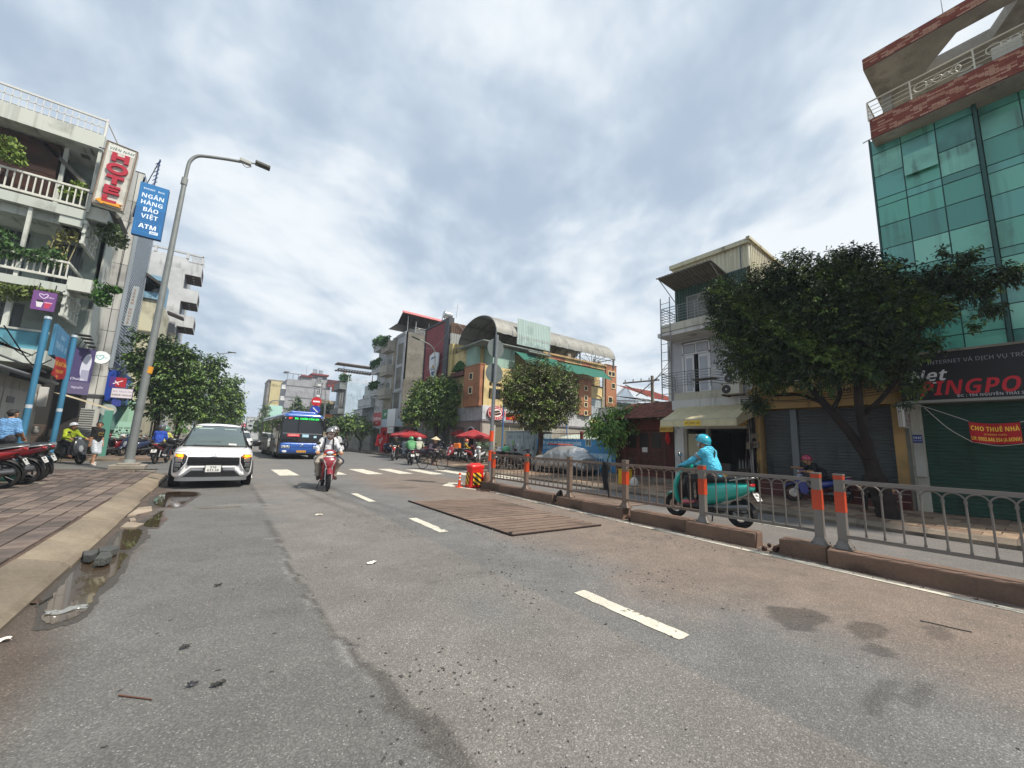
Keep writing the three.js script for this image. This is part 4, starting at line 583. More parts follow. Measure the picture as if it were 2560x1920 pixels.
{
const F=frontFace(-25),o=building('round_sign','round red and white coffee shop sign on the white fascia behind the sign pole','sign',[16.8,3.1,-24.9]);
W(o,'disc',[new THREE.CylinderGeometry(1,1,.16,40).rotateX(Math.PI/2).scale(.82,.55,1).translate(16.83,3.69,.14)],M('#8a1420'),F);
W(o,'print',[new THREE.CircleGeometry(1,40).scale(.80,.535,1).translate(16.83,3.69,.225)],print(512,512,(x,w,h)=>{fill(x,w,h,'#fff');const c=256;x.fillStyle='#e6e2dc';x.beginPath();x.arc(c,c,256,0,7);x.fill();x.fillStyle='#a8202c';x.beginPath();x.arc(c,c,246,0,7);x.fill();x.fillStyle='#e9e4dc';x.beginPath();x.arc(c,c,142,0,7);x.fill();x.fillStyle='#4a2a1e';x.save();x.translate(c,c);x.rotate(-.35);x.beginPath();x.ellipse(0,-38,110,48,0,0,7);x.fill();x.beginPath();x.ellipse(0,46,118,46,0,0,7);x.fill();x.fillStyle='#e9e4dc';x.fillRect(-110,-2,220,12);x.restore();const arcText=(s,r,a0,st,up)=>{x.font='bold 74px sans-serif';x.textAlign='center';x.textBaseline='middle';x.fillStyle='#f2ece4';[...s].forEach((ch,i)=>{const a=a0+i*st;x.save();x.translate(c+Math.sin(a)*r,c-Math.cos(a)*r);x.rotate(up?a:a+Math.PI);x.fillText(ch,0,0);x.restore();});};arcText('HIGHLANDS',195,-1.32,.33,true);arcText('COFFEE',195,Math.PI+.85,-.34,false);}),F,{uv:true});
const b=building('red_banner','red banner with yellow lettering on the white fascia beside the round sign','banner',[19.4,3.2,-24.9]);W(b,'cloth',[B(17.8,20.4,3.25,3.78,.07,.09)],M('#a81818'),F);W(b,'print',[pln(17.8,20.4,3.25,3.78,.096)],print(768,200,(x,w,h)=>{fill(x,w,h,'#b81a1a');words(x,'SANG MẶT BẰNG',w/2,58,74,'#e8c03c',{max:720});words(x,'LH: 0903 846 554',w/2,145,74,'#e8c03c',{max:680});}),F,{uv:true});
const c=building('blue_sign_panel','small blue and green sign panel on the fascia half hidden by tree leaves','sign',[20.4,3.7,-24.9]);W(c,'panel',[B(18.6,21.2,3.82,4.1,.07,.1)],M('#1d4f8a'),F);W(c,'stripe',[B(18.6,21.2,3.82,3.88,.1,.104)],M('#2f8a4a'),F);
const k1=onZ(1255,1120,-22.5),k2=onZ(1260,993,-22.5),p=building('pink_sign','round pink sign on a thin blue pole beside the tree','sign',[k1.x,.1,-22.5]);W(p,'pole',[cyl([k1.x,.1,-22.5],[k2.x,k2.y,-22.5],.05)],M('#3a6a9c'));W(p,'disc',[new THREE.CylinderGeometry(.42,.42,.1,24).rotateX(Math.PI/2).rotateY(.9).scale(1,1.15,1).translate(k2.x,k2.y,-22.4)],M('#c22a5c',{roughness:.4}));
const q=building('blue_pole','second thin blue pole in front of the white fascia','pole',[22.3,.1,-23]);W(q,'pole',[cyl([22.3,.1,-23],[22.4,3.2,-23],.04)],M('#3a6a9c'));
}
// red billboard wall and what stands round it
{
const L=rightFace(15.65),o=building('billboard','tall faded red billboard in a dark frame with a white emblem','billboard',[15.6,6,-34]);
for(let k=0;k<5;k++)W(o,'panel',[B(-36.1+k*.84,-36.1+(k+1)*.84-.02,4.2,12.3,-.2,.02)],M('#8f3b40',{map:T.plaster,roughness:.7}),L);
W(o,'frame',[B(-36.25,-36.1,4,12.55,-.3,.1),B(-31.9,-31.1,4,12.5,-.4,.12),B(-36.1,-31.9,12.3,12.5,-.3,.1)],M('#3a3d42',{roughness:.6}),L);const sp=[];for(let y=4.4;y<12.3;y+=.28)sp.push(cyl([-31.12,y,.1],[-30.98,y+.05,.18],.015,.015,4));W(o,'spikes',sp,M('#222'),L);
W(o,'emblem',[ext([[-.95,.9],[0,1.15],[.95,.9],[.95,-.2],[.5,-1.0],[0,-1.4],[-.5,-1.0],[-.95,-.2]],.08).translate(-33.2,8.45,.3)],M('#c9ced3',{roughness:.5}),L);W(o,'emblem_print',[new THREE.ShapeGeometry(shp([[-.85,.8],[0,1.03],[.85,.8],[.85,-.2],[.45,-.9],[0,-1.25],[-.45,-.9],[-.85,-.2]])).translate(-33.2,8.45,.385)],M('#d5d8da'),L);
const em=[];for(let k=0;k<9;k++){const a=-.9+k*.22;em.push(B(-33.2+Math.sin(a)*.6-.05,-33.2+Math.sin(a)*.6+.05,8.85+Math.cos(a)*.2-.07,8.85+Math.cos(a)*.2+.07,.39,.4));}em.push(B(-33.75,-32.65,7.9,7.98,.39,.4),ext([[-.4,0],[.4,0],[.1,-.45],[-.3,-.3]],.01).translate(-33.2,7.75,.39));W(o,'emblem_mark',em,M('#4a5a78'),L);W(o,'emblem_mark',[ext([[-.25,0],[.3,0],[.05,.4]],.01).translate(-33.3,8.05,.392)],M('#b5904a'),L);
W(o,'stay',[tube([[-36.2,10.6,.3],[-33.2,9.9,.5],[-31,11.0,.2]],.012),tube([[-36.2,8.0,.3],[-33.2,8.1,.5],[-31,8.8,.2]],.012)],M('#9a9da0'),L);
const h=building('patched_house','weathered house of patched grey metal sheets beside the red billboard','house',[17.5,0,-30.5]);
W(h,'wall',[B(15.68,17,4,9.95,-1,0)],paint('#c2b27e',T.dirty),frontFace(-30.4));W(h,'shop_wall',[B(-38.6,-30.4,.1,4.3,-3,.0)],paint('#7d776f',T.dirty),L);W(h,'shop_shutter',[corrugated(-37.5,-34.6,.15,2.6,.02,.15,.03,false),corrugated(-34,-31.2,.15,2.6,.02,.15,.03,false)],paint('#8f8f8c',T.dirty),L);W(h,'window',[B(16.1,16.6,7.6,9.2,0,.05)],M('#4d5a50'),frontFace(-30.4));
W(h,'sheet_wall',[corrugated(15.68,19.6,9.95,11.0,0,.25,.04),B(15.68,19.5,10.5,10.99,-3,-.1)],M('#9aa0a2',{map:T.dirty,roughness:.6}),frontFace(-30.9));W(h,'sheet_wall',[corrugated(15.68,17.9,11.0,12.0,0,.2,.04)],M('#9b8f7d',{map:T.rust,roughness:.7}),frontFace(-30.95));W(h,'patch',[B(18.0,18.7,10.15,10.9,.04,.06),B(18.8,19.4,10.0,10.5,.05,.07)],M('#8a7258',{map:T.rust}),frontFace(-30.9));
W(h,'roof',[sheet((u,v)=>[lerp(17.7,20.2,u),lerp(12.0,11.5,u)+v*.5-.25,lerp(-3,.2,v)],2,2)],M('#4a4a4a',{map:T.dirty}),frontFace(-30.9));W(h,'brace',[cyl([16.2,12,.1],[17.9,10.7,.1],.03),cyl([19.3,9.9,.2],[19.3,11.6,.2],.03)],ALU,frontFace(-30.9));
const t=building('water_tank','shiny steel water tank on the roof above the red billboard','water tank',[16.3,12.5,-33]);W(t,'tank',[cyl([15.95,13.3,-33],[16.65,13.3,-33],.34,.34,20),sph([15.95,13.3,-33],.34,.35,1,1),sph([16.65,13.3,-33],.34,.35,1,1)],M('#c3c6c6',{roughness:.25,metalness:.85}));W(t,'stand',[cyl([15.8,12.2,-33.3],[15.9,13.1,-33.2],.03),cyl([16.9,12.2,-33.3],[16.8,13.1,-33.2],.03),cyl([15.8,12.2,-32.7],[15.9,13.1,-32.8],.03),cyl([16.9,12.2,-32.7],[16.8,13.1,-32.8],.03)],M('#4a4a48'));W(t,'aerial',[cyl([17.2,13.2,-33],[17.3,14.6,-33],.02),cyl([16.9,14.2,-33],[17.6,14.3,-33],.015),cyl([18,12.8,-33],[18.4,12,-32.5],.02),cyl([18.9,12,-33],[18.4,12.8,-33],.02)],ALU);
}
{
const o=building('concrete_house','tall narrow house with bare concrete side wall and red metal roof','house',[16,0,-40]),L=rightFace(14.6),F=frontFace(-38.8);
W(o,'side_wall',[B(14.6,17.6,7.6,12.6,-4,0)],paint('#87867f',T.concrete),F);W(o,'side_wall',[B(14.6,17.6,.1,7.6,-4,.004)],paint('#787770',T.concrete),F);
W(o,'front_wall',[wall(-41.3,-38.8,3.2,12.6,-.2,0.02,[[-40.9,-39.3,9.3,11.55],[-40.9,-39.3,6.7,9.0],[-41.0,-39.4,4.5,6.25]])],paint('#c3c5c8',T.plaster),L);
for(const[a,b]of[[9.3,11.55],[6.7,9.0],[4.5,6.25]])win(o,L,-40.9,-39.3,a,b,-.1,3,4,M('#4d5256'),M('#3a444b',{roughness:.1,clearcoat:.6}),.06);
W(o,'ledge',[B(-41.4,-38.78,6.32,6.45,0,.12)],paint('#b5b6b8'),L);W(o,'ledge',[B(-41.4,-38.78,12.3,12.62,0,.1)],paint('#b5b6b8'),L);
const rg=rails([[15.5,-38.85],[17.5,-38.85]],12.75,13.2,4,.02,.5);W(o,'roof_railing',rg,ALU);
W(o,'roof',[sheet((u,v)=>[lerp(14.0,18.5,u),lerp(14.6,14.45,u)-.02*(Math.floor(u*30)%2)-lerp(1.2,0,v),lerp(-1.6,.2,v)-38.8],60,2),sheet((u,v)=>[lerp(13.7,17,u),13.35+.02*v,lerp(-42,-39.2,v)],4,4)],M('#3e3a3a',{map:T.dirty,roughness:.5}));W(o,'roof_fascia',[rot(B(-2.3,2.3,-.14,.14,-.06,.06),-.5,0,-.02).translate(16.25,14.5,-38.55)],M('#a33b40',{roughness:.5}));W(o,'roof_post',[cyl([14.7,12.6,-38.9],[14.7,14.3,-38.9],.05),cyl([15.6,12.6,-38.9],[15.6,13.9,-38.9],.06),cyl([17.1,12.6,-39],[17.1,14,-39],.05)],ALU);W(o,'roof_room',[B(15.4,17.5,12.6,13.5,-42,-40)],WHITE);
W(o,'gable',[ext([[15.8,14.3],[17.9,14.3],[17.1,15.2]],.1).translate(0,0,-43)],WHITE);
W(o,'shop_front',[wall(-41.3,-38.8,.1,3.2,-.3,0,[[-40.9,-39.2,.15,2.4]]),corrugated(-40.9,-39.2,.15,2.4,-.25,.12,.03,false)],paint('#8b8985',T.dirty),L);
}
{
const mk=(name,label,z0,z1,X,base,tone,floors,plants,top)=>{
const o=building(name,label,'house',[X+1,0,(z0+z1)/2]),L=rightFace(X),w=paint(tone,T.dirty),wb=paint(base,T.plaster);
W(o,'wall',[B(z0,z1,.1,top,-4,0)],w,L);
floors.forEach(([y,h],i)=>{W(o,'balcony',[RB(z0+.1,z1-.1,y,y+.85,0,.75,.05),B(z0+.05,z1-.05,y-.25,y,0,.68),B(z0+.15,z1-.15,y+.85,y+.93,.55,.78)],wb,L);win(o,L,z0+.4,z1-.4,y+.9,y+h,.01,4,1,M('#d5d5cf'),M('#3c4548',{roughness:.15}),.06);
if(plants[i]){const g=[];for(let k=0;k<420;k++)g.push(rot(new THREE.PlaneGeometry(.24,.1),rnd()*3,rnd()*3,rnd()*3).translate(lerp(z0+.2,z1-.2,rnd()),y+.75+rnd()*.6-rnd()*rnd()*.8,.5+rnd()*.55));W(o,'balcony_plants',g,M('#33592c',{roughness:.8}),L,{kind:'stuff'});}});
return[o,L];
};
mk('balcony_house','cream house with rounded stacked balconies and potted plants beside the concrete wall',-43.9,-41.4,13.95+.5,'#b7b1a4','#a8a294',[[11.2,1.1],[8.55,2.2],[6.0,2.1]],[1,0,0],12.3);
mk('balcony_house','white house with plant covered balconies left of the cream balcony house',-47.3,-43.95,14.6,'#cfd2d4','#c3c8cc',[[11.9,1.0],[9.2,2.2],[6.6,2.1]],[1,1,1],12.4);
const[g]=mk('balcony_house','white house with ground floor shops under the green and red signs',-53,-47.4,14.9,'#c9cfd2','#b5bfc4',[[5.4,1.6]],[0],8.2);
const pg=building('pergola','long wooden slatted pergola projecting over the roof terrace','pergola',[15.5,9,-55]),sl=[];for(let k=0;k<22;k++)sl.push(B(13.2,18.3,-.05,.05,-.18,.0).translate(0,11.3,-62+k*.25));W(pg,'slats',[rot(B(12.9,18.3,12.15,12.3,-62.5,-60.6),0,0,0)],paint('#6b5a4c'));for(let k=0;k<14;k++)W(pg,'slat',[B(13.0+k*.38,13.2+k*.38,11.2,11.3,-62.5,-60.4)],paint('#4d443f'));W(pg,'beam',[B(12.95,18.3,11.32,11.42,-60.5,-60.4),B(12.95,18.3,11.32,11.42,-62.5,-62.4)],paint('#3f3a38'));W(pg,'post',[cyl([14,9.9,-60.5],[14,11.2,-60.5],.05),cyl([18,9.9,-60.5],[18,12.2,-60.5],.06),cyl([13.9,11.4,-61],[13.9,12.2,-61],.03)],paint('#6b4a3c'));
}
{
const o=building('blue_house','pale blue plastered house with a blank side wall and orange sign','house',[16,0,-60]),F=frontFace(-57.5),L=rightFace(13.7),B1=paint('#b9cddd',T.plaster),G1=paint('#8f979b',T.dirty);
W(o,'side_wall',[wall(13.75,17.6,.1,9.2,-6,0,[[16.0,16.5,6.9,7.5]])],B1,F);W(o,'side_window',[B(16.0,16.5,6.9,7.5,-.1,-.05)],M('#39414a'),F);W(o,'front_wall',[B(-62.5,-57.55,.1,9.2,-.3,.03)],G1,L);
W(o,'canopy',[B(-62.5,-57.6,8.1,9.0,0,.9),B(-62.5,-57.6,4.7,5.4,0,.8)],paint('#7f868a',T.dirty),L);win(o,L,-61,-58.3,5.6,7.9,.04,2,1,M('#6b6258'),M('#8a7a66',{roughness:.3}));W(o,'air_unit',[RB(-60.6,-59.8,5.5,6.0,.3,.7,.04)],WHITE,L);W(o,'emblem',[B(-62,-61,8.2,9.1,.9,.95)],M('#c2562f'),L);W(o,'hanging_sign',[B(-62.2,-61.4,4.2,4.7,.4,1.6)],M('#c2702a'),L);W(o,'parapet_frame',[B(13.8,17.5,9.2,9.28,-.1,0),B(13.8,17.5,9.6,9.66,-.1,0),...[13.8,15,16.2,17.4].map(x=>B(x,x+.08,9.2,9.9,-.1,0))],WHITE,F);
const g=[];for(let k=0;k<500;k++)g.push(rot(new THREE.PlaneGeometry(.3,.12),rnd()*3,rnd()*3,rnd()*3).translate(13.2+rnd()*1.3,9.3+rnd()*1.1,-58.5-rnd()*2));W(o,'roof_plants',g,M('#365f30'),asIs,{kind:'stuff'});
const s=building('shop_row','grey shop fronts with a graffiti panel beneath the blue house','shop',[13.4,0,-50]);W(s,'wall',[B(-57,-44.8,.1,2.6,-1,0)],paint('#7d7a76',T.dirty),rightFace(13.95));W(s,'panel',[B(-52.5,-48.6,3.7,5.0,0,.3)],paint('#8a8d92',T.dirty),rightFace(13.95));const z=[];for(let k=0;k<12;k++)z.push(rot(B(-.12,.12,-.5,.5,0,.02),0,0,rr(-.5,.5)).translate(-52+k*.28,4.35,.31));W(s,'graffiti',z,M('#c5c8cc'),rightFace(13.95));W(s,'door',[corrugated(-48,-45.5,.1,2.5,.02,.15,.03,false),corrugated(-56,-50,.1,2.5,.02,.15,.03,false)],paint('#9a9a96',T.dirty),rightFace(13.95));
}
{
const L=rightFace(13.9);
signThing('shop_sign','red shop sign with white lettering, left of the green sign','sign',print(384,192,(x,w,h)=>{fill(x,w,h,'#a81a24');words(x,'VietMoney',w/2,90,70,'#f0e6e4',{max:350});words(x,'CẦM ĐỒ',w/2,150,26,'#e8c9c4');}),2.75,1.45,L,[-43.2,3.55,.1],M('#c9c9c6'));
signThing('shop_sign','green shop sign with a white arrow emblem between red and white signs','sign',print(192,192,(x,w,h)=>{fill(x,w,h,'#1f6b44');x.fillStyle='#d8e6dc';x.beginPath();x.moveTo(60,90);x.lineTo(150,70);x.lineTo(120,110);x.lineTo(140,115);x.lineTo(60,130);x.lineTo(100,105);x.fill();}),1.75,1.0,L,[-40.75,4.0,.1],M('#c9c9c6'),.08,o=>W(o,'lower_panel',[B(-41.65,-39.7,2.65,3.5,.05,.15)],M('#aebccb',{roughness:.4}),L));
signThing('shop_sign','large blank white light box right of the green shop sign','sign',M('#d5d9db',{roughness:.4}),2.2,1.72,L,[-38.4,3.55,.1],M('#bcbfc2'),.25);
signThing('shop_sign','small white plate sign hanging below the blank white light box','sign',print(192,96,(x,w,h)=>{fill(x,w,h,'#d5d5d2');words(x,'CAFE 24H',w/2,h/2,30,'#777');}),1.6,.62,L,[-38.5,2.35,.2],M('#bcbfc2'),.1);
const o=building('red_doorway','bright red door surround below the green shop sign','doorway',[13.7,.1,-40]);W(o,'panel',[B(-41.2,-40.5,.1,2.6,.1,.3),B(-39.6,-39.2,.1,2.6,.1,.3),B(-41.2,-39.2,2.3,2.62,.1,.28)],M('#a81626',{roughness:.4}),L);W(o,'doorway',[B(-40.5,-39.6,.1,2.3,.02,.12)],M('#5a4f4c'),L);
const lm=building('sign_lamps','curved lamp arms leaning out above the red shop sign','lamp',[13,4.3,-42]);for(const z of[-44.3,-43.4,-42.5,-41.2,-40.2])W(lm,'arm',[tube([[z,4.4,.2],[z,4.85,.6],[z,4.75,1.1]],.02,10,5)],M('#6b6e70'),L);
const fs=building('food_stall','small food stall with a brown sign and white roof behind the red umbrella','stall',[13.3,.1,-33]);W(fs,'sign',[B(-33.6,-31.6,2.55,3.45,.8,.9)],M('#2f2320'),L);W(fs,'sign_print',[pln(-33.6,-31.6,2.55,3.45,.905)],print(256,128,(x,w,h)=>{fill(x,w,h,'#30211c');words(x,'VIỆT 10',w/2,50,62,'#d9cdb8');x.fillStyle='#a5702f';x.fillRect(20,90,216,22);}),L,{uv:true});W(fs,'roof',[RB(-33.8,-31.2,3.48,3.9,.2,1.0,.05)],M('#d9d9d4'),L);W(fs,'cart',[RB(-33.6,-31.8,.2,1.3,.2,.9,.05),RB(-35.6,-33.8,2.6,3.3,.7,.8,.03)],M('#8f9ba3'),L);W(fs,'counter',[RB(-33.5,-31.9,1.35,2.4,.3,.8,.04)],M('#5a3a22',{map:T.rust}),L);
}
// towers far down the street
{
const o=building('apartment_tower','pale grey apartment tower with banded blank side wall down the street','apartment block',[15,0,-98]),F=frontFace(-95),w=paint('#a3a5aa',T.plaster);
W(o,'wall',[B(10.6,19.2,.1,13.4,-10,0),B(13.3,18.9,13.4,14.3,-6,-.2),B(15.3,18.4,14.3,14.9,-5,-.5)],w,F);const bd=[];for(const y of[4.8,7.2,9.6,12.0])bd.push(B(10.5,19.25,y,y+.14,-.02,.07));bd.push(B(16.0,16.2,.1,13.4,0,.09),B(17.4,17.6,.1,13.4,0,.09));W(o,'band',bd,M('#6d7078'),F);
for(const y of[6.2,8.6,11,13.4]){win(o,F,16.5,17.3,y,y+1,.05,2,2,WHITE,M('#30343a',{roughness:.2}),.08,.06);}for(let k=0;k<4;k++){W(o,'balcony',[B(9.8,10.6,4+k*2.4,4.9+k*2.4,-1.5,-.1)],WHITE,F);W(o,'air_unit',[RB(16.5,17.2,5.3+k*2.4,5.7+k*2.4,.05,.4,.05)],WHITE,F);}
W(o,'roof_frame',[B(10.4,14.0,14.6,14.75,-.3,-.1),...[10.6,11.6,12.6,13.6].map(x=>B(x,x+.12,13.4,14.6,-.3,-.1)),B(10.0,10.9,14.9,15.0,-3,0)],M('#83868c'),F);W(o,'roof',[B(13.2,15.4,14.3,14.6,-5,.2),B(15.1,18.6,14.9,15.25,-5,.3)],M('#7a2f33'),F);W(o,'water_tanks',[cyl([15.9,15.3,-1],[15.9,16.3,-1],.45,.45,14),cyl([17.1,15.3,-1],[17.1,16.2,-1],.45,.45,14)],CHROME,F);W(o,'aerial',[cyl([14.2,14.3,-1],[14.2,17,-1],.03)],ALU,F);
W(o,'sign',[B(18.4,20.9,12.6,14.2,.2,.4)],M('#4a2428'),F);W(o,'sign_band',[B(18.4,20.9,12.6,13.1,.41,.43)],M('#742a32'),F);
const q=building('yellow_tower','weathered yellow tower block left of the grey apartment tower','apartment block',[11,0,-114]);W(q,'wall',[B(9.0,12.5,.1,14.5,-10,0)],paint('#c6bd95',T.dirty),frontFace(-110));W(q,'shaft',[B(8.4,9.0,.1,14.6,-8,-.3)],paint('#8d8a88',T.dirty),frontFace(-110));W(q,'roof_edge',[B(8.4,12.5,14.5,14.75,-10,.05)],M('#8d8a80'),frontFace(-110));W(q,'base_wall',[B(8.8,13,.1,8.6,.1,.4)],WHITE,frontFace(-110));
const b=building('roadside_billboard','pale green billboard with curved top beside the road behind the bus','billboard',[9,2,-90]);W(b,'panel',[B(7.7,10.0,5.2,7.4,0,.2)],M('#a5cfc4',{roughness:.5}),frontFace(-92));W(b,'frame',[tube([[7.6,7.4,.1],[8.2,8.3,.1],[9.5,8.3,.1],[10.2,7.5,.1]],.1),cyl([8.8,0,0],[8.8,5.2,0],.2)],M('#5d6468'),frontFace(-92));
const pr=building('shop_parade','brown and cream low shops under dark trees behind the no entry sign','shops',[14,0,-72]);W(pr,'wall',[B(12.5,18,.1,7.5,-6,0)],paint('#a59a86',T.dirty),frontFace(-71));win(pr,frontFace(-71),13,16,5,7,.02,3,1,M('#5d4a3c'),M('#3d3a36'));W(pr,'column',[B(15.8,16.3,.1,12.5,.0,.5)],paint('#c5c5c0'),frontFace(-70));
const far=[[3.2,-150,6.2,5.4,'#c9ccd0'],[9.5,-150,4.5,6.8,'#b9bdc2'],[-3.5,-160,5,5.4,'#bcb9b0'],[-9,-150,5,8,'#c3c0b8'],[14.2,-160,6,9,'#c5c2ba'],[-15,-110,6,9,'#bdbbb6']];
far.forEach(([x,z,w0,h,c],i)=>{const f=building('far_house',['white flat roofed house at the far end of the street','grey house at the far end of the street behind the billboard','beige low house at the very end of the road','tall beige house behind the far left trees','cream block behind the far right trees','pale house hidden behind the left street trees'][i],'house',[x,0,z]);W(f,'wall',[B(x-w0/2,x+w0/2,.1,h,z-8,z)],paint(c,T.dirty));for(let a=0;a<3;a++)for(let y=2;y<h-1;y+=1.6)win(f,frontFace(z),x-w0/2+.5+a*w0/3.2,x-w0/2+1.5+a*w0/3.2,y,y+1,.02,2,1,WHITE,M('#3a3f46'),.08);W(f,'parapet',[B(x-w0/2-.1,x+w0/2+.1,h,h+.3,z-8,z+.1)],paint(c));});
const bb=building('far_billboard','blue and red advertising billboard at the far end of the street','billboard',[-1.6,0,-90]);W(bb,'panel',[B(-.2,2.9,2.4,4.9,0,.2)],M('#243a7a'),frontFace(-95));W(bb,'print',[pln(-.1,2.8,2.5,4.8,.21)],print(256,200,(x,w,h)=>{fill(x,w,h,'#2b4287');for(let i=0;i<40;i++){x.fillStyle=['#c23a44','#d8dbe6','#a82030'][i%3];x.fillRect(60+hash(i,1)*150,50+hash(i,2)*110,30,24);}}),frontFace(-95),{uv:true});W(bb,'post',[cyl([1.3,0,0],[1.3,2.5,0],.15)],GREYC,frontFace(-95));
}
{
const o=building('gable_house','small pale blue gabled house far behind the low tiled house','house',[33,0,-24]);const F=frontFace(-26);W(o,'wall',[ext([[30.9,3],[36.5,3],[36.5,5.5],[33.6,7.6],[30.9,5.6]],.2)],paint('#a9b9cc',T.plaster),F);W(o,'roof',[cyl([30.6,5.4,.1],[33.6,7.75,.1],.12,.12,4),cyl([33.6,7.75,.1],[36.7,5.2,.1],.12,.12,4)],M('#7d838a'),F);
const g=building('green_house','glass and pipe lean-to behind the orange tower','lean-to',[31,0,-23]),q=[];for(let k=0;k<7;k++)q.push(cyl([31+k*1.1,3.5,0],[31+k*1.1,6.0,0],.04));q.push(cyl([31,6,0],[38,5.6,0],.05),cyl([31,4.9,0],[38,4.8,0],.04),cyl([31,6,-3],[38,6.6,-3],.05));W(g,'frame',q,ALU,frontFace(-22.5));W(g,'roof',[sheet((u,v)=>[31+u*7,lerp(6.05,6.5,v)+.03*Math.sin(u*60),-v*3],60,2)],M('#6b7070',{map:T.dirty}),frontFace(-22.5));W(g,'screen',[B(31,38,3.3,4.8,-.1,-.05)],M('#3d5550',{roughness:.3}),frontFace(-22.5));W(g,'wall',[B(30.9,38,.1,3.4,-3,.05)],paint('#b5a36c',T.dirty),frontFace(-22.5));
const r=building('orange_roof_house','house with a bright orange tiled roof and white walls behind the electric pole','house',[27,0,-16]),FZ=frontFace(-17);W(r,'wall',[B(25,31,.1,4.6,-5,0)],paint('#bfc3c4',T.dirty),FZ);W(r,'roof',[sheet((u,v)=>[24.8+u*4.8,lerp(5.0,6.3,v)+.03*Math.sin(u*70),lerp(.3,-3,v)],70,3)],M('#b04a26',{map:T.rust,roughness:.8}),FZ);win(r,FZ,26,27.2,3,4.4,.03,2,2,WHITE,M('#24403f'));win(r,FZ,28,29.2,3,4.4,.03,2,2,WHITE,M('#24403f'));W(r,'side_roof',[ext([[29.4,4.6],[31.5,4.4],[29.8,6.2]],.3)],M('#3d3a3a'),FZ);
const p=building('electric_pole','wooden electric pole with insulator arms above the tiled roof','pole',[21.3,0,-14.4]);W(p,'pole',[cyl([21.3,0,-14.4],[21.3,5.9,-14.4],.12,.09)],paint('#8a8172',T.concrete));W(p,'cross_arm',[cyl([20.0,5.4,-15.6],[21.6,5.65,-14.1],.05),cyl([20.5,4.6,-15],[21.3,5.5,-14.4],.03),cyl([20.1,5.3,-15.5],[21.1,4.6,-14.6],.03)],M('#4a4744'));W(p,'insulators',[0,1,2,3,4].map(k=>cyl([20.1+k*.35,5.4+k*.05,-15.5+k*.33],[20.1+k*.35,5.62+k*.05,-15.5+k*.33],.05,.04,6)),M('#8d8f90'));
const br=building('block_behind','plain backing houses behind the right hand shop row','house',[20,0,-4]);W(br,'wall',[B(18.2,24,.1,5.6,-9,4)],paint('#a39c8d',T.dirty));
}
